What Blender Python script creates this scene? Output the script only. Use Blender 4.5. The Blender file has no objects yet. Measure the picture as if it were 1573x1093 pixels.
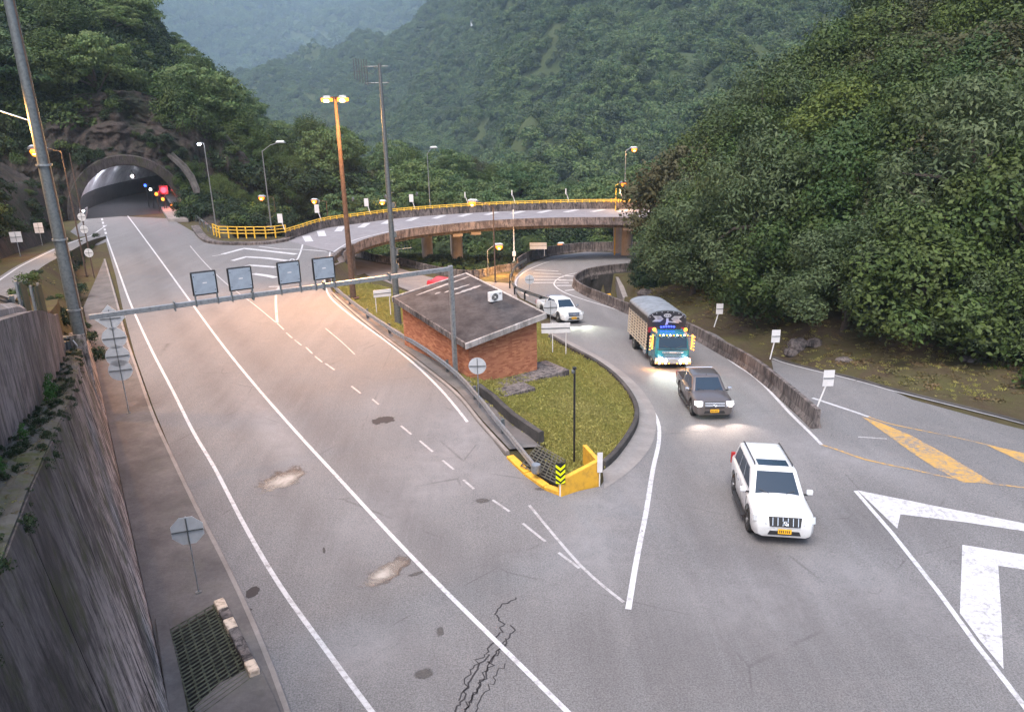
import bpy, bmesh, math, random
import numpy as np
from mathutils import Vector, Matrix, geometry
PI = math.pi
rnd = random.Random(7)
nr = np.random.default_rng(7)
scene = bpy.context.scene
col = scene.collection

# ------------------------------------------------------------------ camera
F, CX, CY, H = 1150.0, 786.5, 546.5, 12.9
PITCH, ROLL = math.radians(18.3), math.radians(-1.35)
cp, sp, cr, sr = math.cos(PITCH), math.sin(PITCH), math.cos(ROLL), math.sin(ROLL)
cam_d = bpy.data.cameras.new('camera'); cam = bpy.data.objects.new('camera', cam_d); col.objects.link(cam)
ax = Vector((cr, sp*sr, cp*sr)); ay = Vector((-sr, sp*cr, cp*cr)); az = Vector((0, -cp, sp))
M = Matrix((ax, ay, az)).transposed().to_4x4(); M.translation = (0, 0, H); cam.matrix_world = M
cam_d.sensor_width = 36; cam_d.sensor_fit = 'HORIZONTAL'; cam_d.lens = F/1573*36
cam_d.clip_end = 9000; cam_d.clip_start = .1
scene.camera = cam

# ------------------------------------------------------------------ light
SUN_EL, SUN_AZ = math.radians(62), math.radians(200)
world = bpy.data.worlds.new('World'); scene.world = world; world.use_nodes = True
wn = world.node_tree.nodes; bg = wn['Background']
sky = wn.new('ShaderNodeTexSky'); sky.sky_type = 'NISHITA'; sky.sun_disc = False
sky.sun_elevation = SUN_EL; sky.sun_rotation = SUN_AZ; sky.air_density = 1.0; sky.dust_density = 4.0; sky.ozone_density = 1.0
world.node_tree.links.new(sky.outputs[0], bg.inputs[0]); bg.inputs[1].default_value = .115
sun_d = bpy.data.lights.new('sun', 'SUN'); sun_d.energy = 1.5; sun_d.angle = math.radians(38); sun_d.color = (1, .93, .89)
sun = bpy.data.objects.new('sun', sun_d); col.objects.link(sun)
sun.rotation_euler = (PI/2-SUN_EL, 0, PI-SUN_AZ)
vs = scene.view_settings; vs.view_transform = 'Standard'; vs.look = 'None'; vs.gamma = 1; vs.use_curve_mapping = False
vs.exposure = 1.62
scene.cycles.use_denoising = True
scene.cycles.max_bounces = 5; scene.cycles.diffuse_bounces = 2; scene.cycles.glossy_bounces = 2
scene.cycles.volume_bounces = 1; scene.cycles.transmission_bounces = 3; scene.cycles.transparent_max_bounces = 8
scene.cycles.sample_clamp_indirect = 3.0; scene.cycles.sample_clamp_direct = 12.0

# ------------------------------------------------------------------ pixel <-> world
def ray(px, py):
    u = (px-CX)/F; v = -(py-CY)/F
    u2 = u*cr - v*sr; v2 = u*sr + v*cr
    return np.array([u2, cp+sp*v2, -sp+cp*v2])
def P(px, py, z=0.):
    d = ray(px, py); t = (z-H)/d[2]; return np.array([0, 0, H]) + t*d
def PD(px, py, D):                      # point on the pixel's ray at ground distance D ahead
    d = ray(px, py); return np.array([0, 0, H]) + d*(D/d[1])

# ------------------------------------------------------------------ object helpers
def link(o, parent=None):
    col.objects.link(o)
    if parent: o.parent = parent
    return o
def tag(o, label=None, cat=None, group=None, kind=None):
    if label: o['label'] = label
    if cat: o['category'] = cat
    if group: o['group'] = group
    if kind: o['kind'] = kind
    return o
def T(name, label, cat, loc=(0, 0, 0), rz=0, group=None):
    o = bpy.data.objects.new(name, None); o.empty_display_size = .3
    o.location = [float(v) for v in loc]; o.rotation_euler = (0, 0, rz); link(o)
    return tag(o, label, cat, group)
def copy_tree(o, parent=None):
    c = o.copy(); link(c, None)
    if parent: c.parent = parent
    for ch in o.children: copy_tree(ch, c)
    return c
class MB:
    def __init__(s): s.v = []; s.f = []
    def add(s, vs_, fs):
        n = len(s.v); s.v += [tuple(map(float, v)) for v in vs_]; s.f += [tuple(i+n for i in f) for f in fs]; return s
    def box(s, c, d, rz=0, rot=None):
        R = rot or Matrix.Rotation(rz, 3, 'Z'); c = Vector(c)
        vs_ = [c + R @ Vector((x*d[0]/2, y*d[1]/2, z*d[2]/2)) for z in (-1, 1) for x, y in ((-1, -1), (1, -1), (1, 1), (-1, 1))]
        return s.add(vs_, [(3, 2, 1, 0), (4, 5, 6, 7), (0, 1, 5, 4), (1, 2, 6, 5), (2, 3, 7, 6), (3, 0, 4, 7)])
    def tube(s, pts, rad, n=8, cap=True):
        pts = [Vector([float(c) for c in p]) for p in pts]; rs = rad if hasattr(rad, '__len__') else [rad]*len(pts)
        rings = []; up = None
        for i, p in enumerate(pts):
            d = (pts[min(i+1, len(pts)-1)]-pts[max(i-1, 0)]).normalized()
            if up is None: up = Vector((0, 0, 1)) if abs(d.z) < .9 else Vector((1, 0, 0))
            a = d.cross(up).normalized(); b = a.cross(d).normalized(); up = b
            rings.append([p + (a*math.cos(2*PI*k/n)+b*math.sin(2*PI*k/n))*rs[i] for k in range(n)])
        vs_ = [q for r in rings for q in r]; fs = []
        for i in range(len(pts)-1):
            for k in range(n): fs.append((i*n+k, i*n+(k+1) % n, (i+1)*n+(k+1) % n, (i+1)*n+k))
        if cap: fs += [tuple(range(n))[::-1], tuple((len(pts)-1)*n+k for k in range(n))]
        return s.add(vs_, fs)
    def loft(s, rings, cap=True, closed=True):
        n = len(rings[0]); vs_ = [q for r in rings for q in r]; fs = []
        for i in range(len(rings)-1):
            for k in range(n if closed else n-1): fs.append((i*n+k, i*n+(k+1) % n, (i+1)*n+(k+1) % n, (i+1)*n+k))
        if cap: fs += [tuple(range(n))[::-1], tuple((len(rings)-1)*n+k for k in range(n))]
        return s.add(vs_, fs)
    def prism(s, poly, z0, z1):        # vertical prism of an xy polygon
        n = len(poly)
        return s.add([(x, y, z0) for x, y in poly]+[(x, y, z1) for x, y in poly],
                     [tuple(range(n))[::-1], tuple(range(n, 2*n))]+[(k, (k+1) % n, n+(k+1) % n, n+k) for k in range(n)])
    def lathe(s, prof, n=20, axis='z', c=(0, 0, 0)):
        rings = []
        for r, h in prof:
            ring = []
            for k in range(n):
                a = 2*PI*k/n; x, y = r*math.cos(a), r*math.sin(a)
                ring.append({'z': (c[0]+x, c[1]+y, c[2]+h), 'y': (c[0]+x, c[1]+h, c[2]+y), 'x': (c[0]+h, c[1]+x, c[2]+y)}[axis])
            rings.append(ring)
        return s.loft(rings)
    def mesh(s, name, m, smooth=False):
        me = bpy.data.meshes.new(name); me.from_pydata(s.v, [], s.f)
        bm = bmesh.new(); bm.from_mesh(me); bmesh.ops.recalc_face_normals(bm, faces=bm.faces); bm.to_mesh(me); bm.free()
        if m: me.materials.append(m)
        if smooth:
            me.shade_smooth()
            try: me.set_sharp_from_angle(angle=math.radians(38))
            except Exception: pass
        return me
    def obj(s, name, m, parent=None, smooth=False, bevel=0):
        o = bpy.data.objects.new(name, s.mesh(name, m, smooth)); link(o, parent)
        if bevel:
            b = o.modifiers.new('bevel', 'BEVEL'); b.width = bevel; b.segments = 2; b.limit_method = 'ANGLE'; b.angle_limit = math.radians(40)
        return o
def np_mesh(name, verts, faces, mat_, smooth=False):
    k = faces.shape[1]; me = bpy.data.meshes.new(name)
    me.vertices.add(len(verts)); me.vertices.foreach_set('co', verts.astype(np.float32).ravel())
    me.loops.add(faces.size); me.loops.foreach_set('vertex_index', faces.astype(np.int32).ravel())
    me.polygons.add(len(faces)); me.polygons.foreach_set('loop_start', np.arange(0, faces.size, k, dtype=np.int32))
    me.polygons.foreach_set('loop_total', np.full(len(faces), k, dtype=np.int32))
    me.update(calc_edges=True); me.validate()
    if mat_: me.materials.append(mat_)
    if smooth: me.shade_smooth()
    return me

# ------------------------------------------------------------------ materials
class G:
    def __init__(s, name):
        s.m = bpy.data.materials.new(name); s.m.use_nodes = True; s.t = s.m.node_tree; s.n = s.t.nodes
        s.b = s.n['Principled BSDF']
        s.pos = s.n.new('ShaderNodeNewGeometry').outputs['Position']
    def obj_coords(s): return s.n.new('ShaderNodeTexCoord').outputs['Object']
    def set(s, k, v): s._in(s.b.inputs[k], v); return s
    def _in(s, sock, v):
        if isinstance(v, bpy.types.NodeSocket): s.t.links.new(v, sock)
        elif isinstance(v, (tuple, list)) and len(v) == 3 and sock.type == 'RGBA': sock.default_value = (*v, 1)
        else: sock.default_value = v
    def mapping(s, vec, scale=(1, 1, 1), rot=(0, 0, 0), loc=(0, 0, 0)):
        n = s.n.new('ShaderNodeMapping'); s._in(n.inputs[0], vec); n.inputs['Scale'].default_value = scale
        n.inputs['Rotation'].default_value = rot; n.inputs['Location'].default_value = loc; return n.outputs[0]
    def noise(s, vec, scale=1, detail=4, rough=.6, dist=0):
        n = s.n.new('ShaderNodeTexNoise'); s._in(n.inputs['Vector'], vec); n.inputs['Scale'].default_value = scale
        n.inputs['Detail'].default_value = detail; n.inputs['Roughness'].default_value = rough; n.inputs['Distortion'].default_value = dist
        return n.outputs[0]
    def voro(s, vec, scale=1, feature='F1', out='Distance'):
        n = s.n.new('ShaderNodeTexVoronoi'); n.feature = feature; s._in(n.inputs['Vector'], vec); n.inputs['Scale'].default_value = scale
        return n.outputs[out]
    def ramp(s, fac, a, b, ca=0., cb=1.):
        n = s.n.new('ShaderNodeMapRange'); s._in(n.inputs[0], fac); n.inputs[1].default_value = a; n.inputs[2].default_value = b
        n.inputs[3].default_value = ca; n.inputs[4].default_value = cb; return n.outputs[0]
    def mix(s, f, a, b, mode='MIX'):
        n = s.n.new('ShaderNodeMix'); n.data_type = 'RGBA'; n.blend_type = mode
        s._in(n.inputs[0], f); s._in(n.inputs[6], a); s._in(n.inputs[7], b); return n.outputs[2]
    def math(s, op, a, b=0.):
        n = s.n.new('ShaderNodeMath'); n.operation = op; s._in(n.inputs[0], a); s._in(n.inputs[1], b); return n.outputs[0]
    def bump(s, h, strength=.3, dist=.02):
        n = s.n.new('ShaderNodeBump'); s._in(n.inputs['Height'], h); n.inputs['Strength'].default_value = strength
        n.inputs['Distance'].default_value = dist; s.t.links.new(n.outputs[0], s.b.inputs['Normal']); return s
def simple(name, c, rough=.6, metal=0., var=.15, scale=6, bump=.1, coat=0., dirt=None, spec=None):
    g = G(name); oc = g.obj_coords(); n = g.noise(oc, scale, 5)
    c2 = tuple(x*(1-var*2) for x in c) if dirt is None else dirt
    g.set('Base Color', g.mix(g.ramp(n, .45, .75), c, c2)); g.set('Roughness', g.ramp(n, .3, .7, rough*.85, min(1, rough*1.1)))
    g.set('Metallic', metal)
    if coat: g.set('Coat Weight', coat); g.set('Coat Roughness', .06)
    if spec is not None: g.set('Specular IOR Level', spec)
    if bump: g.bump(g.noise(oc, scale*6, 3), bump, .01)
    return g.m
def emit(name, c, strength):
    g = G(name); g.set('Base Color', tuple(min(1, x) for x in c)); g.set('Emission Color', c); g.set('Emission Strength', strength); return g.m

ROADROT = math.radians(30.5)
def make_asphalt():
    g = G('asphalt'); p = g.pos
    rp = g.mapping(p, scale=(1.0, .07, 1), rot=(0, 0, -ROADROT))
    big = g.noise(p, .12, 5, .6); med = g.noise(p, .9, 5, .65); streak = g.noise(rp, .8, 5, .6, .4)
    fine = g.noise(p, 24, 3, .8); spec = g.voro(p, 32)
    c = g.mix(g.ramp(big, .35, .66), (.134, .132, .137), (.184, .181, .189))
    c = g.mix(g.ramp(streak, .40, .68, 0, .55), c, (.100, .094, .098))
    c = g.mix(g.ramp(streak, .28, .40, .35, 0), c, (.26, .245, .25))
    c = g.mix(g.ramp(med, .52, .75, 0, .45), c, (.22, .20, .20))
    c = g.mix(g.ramp(g.noise(p, .35, 6, .7, 1.2), .58, .70, 0, .35), c, (.095, .088, .088))
    c = g.mix(g.ramp(fine, .36, .64, 0, .85), g.mix(.6, c, (.05, .05, .05)), g.mix(.28, c, (.42, .41, .41)))
    at = lambda nm: [setattr(q_, 'attribute_name', nm) or q_.outputs['Fac'] for q_ in [g.n.new('ShaderNodeAttribute')]][0]
    brk = g.ramp(g.noise(p, 1.8, 6, .7, .5), .3, .65, .25, 1.)
    c = g.mix(g.math('MULTIPLY', at('dust'), brk), c, (.25, .243, .252)); c = g.mix(g.math('MULTIPLY', at('wear'), g.ramp(g.noise(rp, 1.3, 6, .7, .5), .3, .65, .3, 1.)), c, (.085, .078, .080))
    crack = g.ramp(g.voro(g.mapping(p, scale=(1, 1, 1)), .16, 'DISTANCE_TO_EDGE'), 0, .006, .45, 0)
    cm = g.math('MULTIPLY', crack, g.ramp(g.noise(p, .5, 4), .5, .6))
    c = g.mix(cm, c, (.05, .045, .045))
    g.set('Base Color', c); g.set('Roughness', g.ramp(big, .3, .7, .72, .92)); g.set('Specular IOR Level', .3)
    return g.bump(g.math('ADD', fine, spec), .5, .012).m
M_ASPH = make_asphalt()
def worn_paint(name, c, wear=.5):
    g = G(name); p = g.pos
    w = g.noise(p, 6, 8, .8); w2 = g.noise(p, .7, 4)
    f = g.math('MULTIPLY', g.ramp(w, .50-wear*.08, .62, 0, 1), g.ramp(w2, .35, .65, .3, 1))
    f2 = g.ramp(g.noise(p, 22, 3, .8), .35, .75, 0, .35)
    cc = g.mix(f2, c, tuple(x*.55 for x in c))
    g.set('Base Color', g.mix(g.math('MULTIPLY', f, wear*1.9), cc, (.17, .16, .16))); g.set('Roughness', .65)
    return g.bump(g.noise(p, 30, 3), .25, .01).m
M_WHITE = worn_paint('white_road_paint', (.50, .50, .52), .5)
M_FAINT = worn_paint('faded_white_road_paint', (.40, .39, .40), .6)
M_YEL = worn_paint('yellow_road_paint', (.50, .29, .06), .95)
def make_concrete(name, c1, c2, streak=0., moss=.0, sc=1.):
    g = G(name); p = g.pos
    n1 = g.noise(p, .8*sc, 6, .7); n2 = g.noise(p, 9, 5, .7)
    c = g.mix(g.ramp(n1, .35, .65), c1, c2)
    if streak:
        sv = g.mapping(p, scale=(1., 1., .20)); s1 = g.noise(sv, 2.2, 8, .75, .8); s2 = g.noise(sv, 4.2, 8, .8, .6)
        c = g.mix(g.ramp(s1, .42, .60, 0, streak), c, (.022, .020, .022))
        lo_z = g.n.new('ShaderNodeSeparateXYZ'); g.t.links.new(p, lo_z.inputs[0]); lz = g.ramp(lo_z.outputs[2], 7.5, .5, .12, 1.) if streak > .9 else .4
        c = g.mix(g.math('MULTIPLY', g.math('MULTIPLY', g.ramp(s2, .43, .54, 0, streak), g.ramp(g.noise(p, .6, 4, .7), .30, .46)), lz), c, (.62, .53, .50))
    if streak:
        c = g.mix(g.ramp(g.noise(p, .33, 5, .7, .8), .46, .60, 0, .75*streak), c, tuple(x*.28 for x in c1))
    if moss:
        c = g.mix(g.ramp(g.noise(p, .9, 6, .75), .50, .62, 0, moss), c, (.045, .055, .016))
    c = g.mix(g.ramp(n2, .4, .8, 0, .35), c, tuple(x*.55 for x in c1))
    g.set('Base Color', c); g.set('Roughness', .92); g.set('Specular IOR Level', .2)
    return g.bump(g.math('ADD', n2, n1), .5, .03).m
M_CONC = make_concrete('weathered_concrete', (.19, .17, .16), (.27, .245, .235))
M_CONCD = make_concrete('dark_stained_concrete', (.038, .034, .035), (.082, .071, .070), .6)
M_WALL = make_concrete('streaked_wall_concrete', (.090, .078, .080), (.042, .037, .039), .95, .6)
M_WALLUP = make_concrete('upper_wall_concrete', (.12, .105, .11), (.07, .06, .065), .7, .3)
M_LEDGE = make_concrete('mossy_ledge', (.10, .10, .095), (.045, .045, .04), 0, 1.)
M_SIDE = make_concrete('sidewalk_concrete', (.095, .088, .088), (.155, .142, .14), 0, .12)
M_GUT = make_concrete('gutter_concrete', (.185, .175, .172), (.25, .235, .23))
M_COLUMN = make_concrete('pier_concrete', (.46, .39, .34), (.36, .30, .26), .1)
M_TUNDARK = make_concrete('dark_tunnel_surface', (.022, .021, .022), (.035, .033, .034))  # near-black, for the tunnel road and lower lining
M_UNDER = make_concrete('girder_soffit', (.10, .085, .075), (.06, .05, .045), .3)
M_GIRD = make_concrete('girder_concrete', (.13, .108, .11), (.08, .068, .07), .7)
M_ROOF = make_concrete('roof_felt', (.034, .031, .033), (.078, .071, .073), 0, 0, 1.6)
M_FASC = make_concrete('white_fascia', (.50, .47, .45), (.34, .31, .30), .75, 0, 3)
M_CURBD = make_concrete('black_kerb', (.035, .033, .032), (.085, .078, .075))
M_BED = make_concrete('lower_road_surface', (.17, .15, .145), (.23, .205, .20))
M_YWALL = simple('yellow_painted_concrete', (.68, .37, .03), .7, var=.12, scale=4, dirt=(.45, .25, .04), bump=.3)
M_YRAIL = simple('yellow_rail_paint', (.72, .44, .04), .5, var=.15)
M_YSTAIN = simple('chipped_cream_paint', (.60, .48, .38), .8, dirt=(.12, .09, .07), scale=7, bump=.3)
def make_galv(name, c=(.36, .38, .40), rough=.42, metal=.75):
    return simple(name, c, rough, metal, var=.22, scale=9, bump=.08)
M_GALV = make_galv('galvanised_steel')
M_GALVD = make_galv('weathered_galvanised_steel', (.16, .175, .18), .5, .55)
M_POLE = make_galv('dull_steel_pole', (.20, .21, .22), .55, .35)
M_RUST = simple('rusty_brown_pole', (.10, .062, .045), .75, .1, var=.3, scale=5)
M_BLACK = simple('black_steel', (.018, .018, .02), .5, .2)
M_DKGREEN = simple('dark_green_sheet', (.035, .06, .05), .55, .3, var=.25)
M_SIGNBK = simple('bare_sign_back', (.50, .52, .55), .45, .25, var=.1, scale=3)
M_SIGNW = simple('pale_panel', (.62, .61, .62), .55, .05, var=.06, scale=3)
M_SBACK = simple('signal_grey_panel', (.30, .35, .41), .5, .2, var=.12, scale=3)
M_WPAINT = simple('white_enamel', (.72, .72, .72), .45, 0, var=.1)
M_BRICKC = simple('mortar', (.22, .13, .10), .95, var=.2)
def make_brick():
    g = G('fired_brick'); r = g.n.new('ShaderNodeNewGeometry').outputs['Random Per Island']
    c = g.mix(r, (.30, .10, .05), (.52, .23, .12)); c = g.mix(g.ramp(g.noise(g.pos, .8, 5), .42, .72, 0, .5), c, (.30, .10, .06))
    g.set('Base Color', c); g.set('Roughness', .9); return g.bump(g.noise(g.pos, 30, 4), .4, .01).m
M_BRICK = make_brick()
def foliage(name, cols, dark=(.012, .022, .010)):
    g = G(name); r = g.n.new('ShaderNodeNewGeometry').outputs['Random Per Island']
    oi = g.n.new('ShaderNodeObjectInfo').outputs['Random']
    c = g.mix(r, cols[0], cols[1]); c = g.mix(g.math('MULTIPLY', oi, .75), c, cols[2])
    c = g.mix(g.ramp(g.noise(g.pos, .35, 3), .4, .65, 0, .5), c, cols[3])
    g.set('Base Color', c); g.set('Roughness', .62); g.set('Specular IOR Level', .25)
    tr = g.n.new('ShaderNodeBsdfTranslucent'); g._in(tr.inputs[0], c)
    mx = g.n.new('ShaderNodeMixShader'); mx.inputs[0].default_value = .15
    g.t.links.new(g.b.outputs[0], mx.inputs[1]); g.t.links.new(tr.outputs[0], mx.inputs[2])
    g.t.links.new(mx.outputs[0], g.n['Material Output'].inputs[0]); return g.m
M_LEAF = foliage('deep_green_leaves', [(.028, .052, .012), (.075, .112, .024), (.026, .060, .016), (.075, .088, .024)])
M_LEAFSHADE = foliage('shade_dark_leaves', [(.010, .024, .008), (.022, .045, .014), (.010, .026, .010), (.026, .034, .014)])  # M_LEAF darkened: shade between the crowns put into the undergrowth colour
M_LEAFY = foliage('yellow_green_leaves', [(.055, .085, .014), (.13, .155, .022), (.06, .09, .018), (.04, .07, .016)])
M_LEAFB = foliage('brownish_leaves', [(.050, .046, .020), (.085, .074, .034), (.045, .056, .020), (.035, .046, .016)])
M_LEAFG = foliage('grey_green_leaves', [(.048, .072, .030), (.115, .145, .065), (.045, .072, .028), (.028, .052, .018)])
M_LEAFF = foliage('distant_leaves', [(.040, .085, .024), (.125, .18, .055), (.030, .075, .032), (.13, .15, .055)])
M_BARK = simple('bark', (.07, .055, .045), .95, var=.3)
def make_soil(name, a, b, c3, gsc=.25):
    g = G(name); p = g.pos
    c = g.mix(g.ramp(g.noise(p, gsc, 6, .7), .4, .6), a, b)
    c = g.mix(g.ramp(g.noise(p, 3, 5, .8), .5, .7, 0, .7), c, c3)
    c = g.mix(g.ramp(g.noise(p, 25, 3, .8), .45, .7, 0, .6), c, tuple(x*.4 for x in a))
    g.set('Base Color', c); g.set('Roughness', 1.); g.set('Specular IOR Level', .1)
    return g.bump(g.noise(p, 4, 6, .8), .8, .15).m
M_DIRT = make_soil('leaf_littered_soil', (.070, .052, .036), (.085, .082, .034), (.115, .088, .06))
M_GRASSG = make_soil('turf', (.19, .175, .05), (.14, .14, .035), (.23, .20, .07))
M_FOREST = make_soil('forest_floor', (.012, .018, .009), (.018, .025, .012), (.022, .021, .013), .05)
M_FARHILL = make_soil('far_slope', (.035, .055, .022), (.06, .075, .032), (.075, .07, .04), .012)
def make_rock():
    g = G('cliff_rock'); p = g.pos; sv = g.mapping(p, scale=(1.2, 1.2, .28), rot=(0, .35, 0))
    n = g.noise(sv, .9, 7, .7, .6)
    c = g.mix(g.ramp(n, .38, .62), (.015, .012, .011), (.062, .045, .038))
    c = g.mix(g.ramp(g.noise(sv, 2.4, 6, .75), .62, .72, 0, .7), c, (.22, .175, .15))
    c = g.mix(g.ramp(g.noise(p, .25, 6, .75), .47, .62, 0, .95), c, (.014, .020, .007))
    g.set('Base Color', c); g.set('Roughness', .95); return g.bump(g.noise(sv, 1.5, 8, .75), 1., .5).m
M_ROCK = make_rock()
M_PORTAL = make_concrete('portal_concrete', (.020, .016, .018), (.036, .030, .032), .15, .5)
M_TUNUP = make_concrete('whitewashed_lining', (.42, .42, .44), (.25, .25, .26), 0, 0)
M_TUNNEL = make_concrete('sooty_tunnel_lining', (.10, .10, .10), (.05, .05, .05))
# ------------------------------------------------------------------ ground height field
def inpoly(x, y, poly):
    poly = np.asarray(poly); x = np.asarray(x, float); y = np.asarray(y, float); r = np.zeros(x.shape, bool)
    j = len(poly)-1
    for i in range(len(poly)):
        xi, yi = poly[i]; xj, yj = poly[j]
        c = ((yi > y) != (yj > y)) & (x < (xj-xi)*(y-yi)/(yj-yi+1e-12)+xi); r ^= c; j = i
    return r
def distpoly(x, y, poly, closed=True):
    poly = np.asarray(poly, float); d = np.full(np.shape(x), 1e9)
    for i in range(len(poly)-(0 if closed else 1)):
        a = poly[i]; b = poly[(i+1) % len(poly)]; ab = b-a; L = (ab**2).sum()+1e-12
        t = np.clip(((x-a[0])*ab[0]+(y-a[1])*ab[1])/L, 0, 1)
        d = np.minimum(d, np.hypot(x-a[0]-t*ab[0], y-a[1]-t*ab[1]))
    return d
A_POLY = [(1.9, 23.4), (-.6, 29.2), (-2.6, 36.7), (-7.2, 44.9), (-12.8, 54), (-15.4, 62), (-15.9, 67), (-16.2, 71), (-18.5, 75), (-21.5, 79), (-24.3, 83),
          (-31, 83), (-36, 96), (-40, 150), (-90, 150), (-90, 90), (-60, 60), (-30, 10), (-12, -14), (60, -14), (60, 12), (12, 13), (5, 19)]
CP = [(960, 940, 0), (1100, 900, 0), (1400, 1000, 0), (870, 755, 0), (1190, 820, -.3), (1130, 740, -.6), (1000, 640, -1.25), (1080, 640, -1.5), (1030, 570, -2.4),
      (870, 495, -3.4), (900, 480, -3.6), (850, 440, -4.4), (800, 430, -4.4), (900, 405, -5), (990, 395, -5.4), (1060, 392, -5.6), (1255, 657, -.8), (1200, 610, -1.3),
      (1150, 570, -2), (1050, 520, -2.8), (960, 485, -3.6), (885, 455, -4.3), (1185, 552, -2.5), (1573, 655, -.5), (1260, 615, -1), (1400, 700, -.4),
      (1573, 760, -.1), (1750, 800, 0), (1700, 680, -.3), (722, 600, -.5), (825, 573, -.6), (628, 550, -.5), (800, 640, -.35), (960, 640, -1.1),
      (870, 560, -1.3), (840, 520, -2.2), (925, 752, -.05), (1000, 700, -.5), (530, 400, -3.6), (600, 430, -3.8), (690, 440, -4.1), (760, 450, -4.3),
      (700, 415, -5), (600, 395, -5), (560, 460, -.9), (600, 480, -1.2), (540, 425, -1.5), (700, 395, -9.5), (600, 375, -9), (800, 385, -9), (930, 370, -9), (1300, 590, -.8),
      (1100, 500, -3.), (1000, 455, -4.6)]
cpts = np.array([P(*c) for c in CP])
def tps_fit(X, z, lam=.3):
    r = np.hypot(X[:, None, 0]-X[None, :, 0], X[:, None, 1]-X[None, :, 1]); K = r**2*np.log(r+1e-9)
    n = len(X); A = np.zeros((n+3, n+3)); A[:n, :n] = K+lam*np.eye(n); A[:n, n] = 1; A[:n, n+1:] = X; A[n, :n] = 1; A[n+1:, :n] = X.T
    return np.linalg.solve(A, np.r_[z, 0, 0, 0])
TW = tps_fit(cpts[:, :2], cpts[:, 2])
GX0, GX1, GY0, GY1, GS = -90., 80., -14., 140., 1.0
gx = np.arange(GX0, GX1+.1, GS); gy = np.arange(GY0, GY1+.1, GS); XX, YY = np.meshgrid(gx, gy)
def tps_eval(x, y):
    z = TW[-3]+TW[-2]*x+TW[-1]*y
    for (a, b, _), w in zip(cpts, TW):
        r = np.hypot(x-a, y-b); z = z+w*r**2*np.log(r+1e-9)
    return z
ZZ = np.clip(tps_eval(XX, YY), -12, .0)
dA = np.where(inpoly(XX, YY, A_POLY), 0, distpoly(XX, YY, A_POLY)); s_ = np.clip(dA/1.3, 0, 1); ZZ = ZZ*(s_*s_*(3-2*s_))
def h(x, y):
    x = np.asarray(x, float); y = np.asarray(y, float)
    fx = np.clip((x-GX0)/GS, 0, len(gx)-1.001); fy = np.clip((y-GY0)/GS, 0, len(gy)-1.001)
    i = fx.astype(int); j = fy.astype(int); u = fx-i; v = fy-j
    z00, z10, z01, z11 = ZZ[j, i], ZZ[j, i+1], ZZ[j+1, i], ZZ[j+1, i+1]
    return np.where(u+v <= 1, z00+(z10-z00)*u+(z01-z00)*v, z11+(z01-z11)*(1-u)+(z10-z11)*(1-v))
def PH(px, py, dz=0.):                 # pixel -> point on the ground surface
    z = 0.
    for _ in range(40):
        q = P(px, py, z); z = .5*z+.5*float(h(q[0], q[1]))
    q = P(px, py, z+dz); return q
def PHs(pts): return [PH(*p)[:2] for p in pts]

RO = .035      # road sheet above the base ground sheet
def densify(poly, step, closed=True):
    out = []; n = len(poly)
    for i in range(n if closed else n-1):
        a = np.array(poly[i], float); b = np.array(poly[(i+1) % n], float); k = max(1, int(np.ceil(np.linalg.norm(b-a)/step)))
        out += [a+(b-a)*t/k for t in range(k)]
    if not closed: out.append(np.array(poly[-1], float))
    return out
def smooth_path(pts, step=.6):         # Catmull-Rom through points
    p = [np.array(q, float) for q in pts]; p = [2*p[0]-p[1]]+p+[2*p[-1]-p[-2]]; out = []
    for i in range(1, len(p)-2):
        k = max(2, int(np.linalg.norm(p[i+1]-p[i])/step))
        for t in range(k):
            t = t/k
            out.append(.5*(2*p[i]+(p[i+1]-p[i-1])*t+(2*p[i-1]-5*p[i]+4*p[i+1]-p[i+2])*t*t+(3*p[i]-p[i-1]-3*p[i+1]+p[i+2])*t**3))
    out.append(p[-2]); return out
def sheet(name, poly, m, dz, step=1.0, hf=None, kind='structure'):
    hf = hf or h; poly = densify(poly, step); vs_ = [Vector((float(a[0]), float(a[1]))) for a in poly]; n = len(vs_)
    pa = np.array(poly); x0, y0 = pa.min(0); x1, y1 = pa.max(0)
    gx_, gy_ = np.meshgrid(np.arange(np.floor(x0), x1, step), np.arange(np.floor(y0), y1, step)); gx_, gy_ = gx_.ravel(), gy_.ravel()
    ok = inpoly(gx_, gy_, pa) & (distpoly(gx_, gy_, pa) > step*.3)
    vs_ += [Vector((float(a), float(b))) for a, b in zip(gx_[ok], gy_[ok])]
    v, _, f, *_ = geometry.delaunay_2d_cdt(vs_, [], [list(range(n))], 1, 1e-5)
    va = np.array([tuple(q) for q in v]); z = hf(va[:, 0], va[:, 1])+dz
    me = bpy.data.meshes.new(name); me.from_pydata(np.c_[va, z].tolist(), [], [list(q) for q in f])
    bm = bmesh.new(); bm.from_mesh(me)
    for fc in bm.faces:
        fc.normal_update()
        if fc.normal.z < 0: fc.normal_flip()
    bm.to_mesh(me); bm.free(); me.materials.append(m); me.shade_smooth()
    o = bpy.data.objects.new(name, me); link(o); o['kind'] = kind; return o
def offset_path(pts, d):
    out = []; n = len(pts)
    for i, p in enumerate(pts):
        t = np.array(pts[min(i+1, n-1)][:2])-np.array(pts[max(i-1, 0)][:2]); t = t/(np.linalg.norm(t)+1e-9)
        out.append(np.array(p[:2])+d*np.array([-t[1], t[0]]))
    return out
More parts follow.
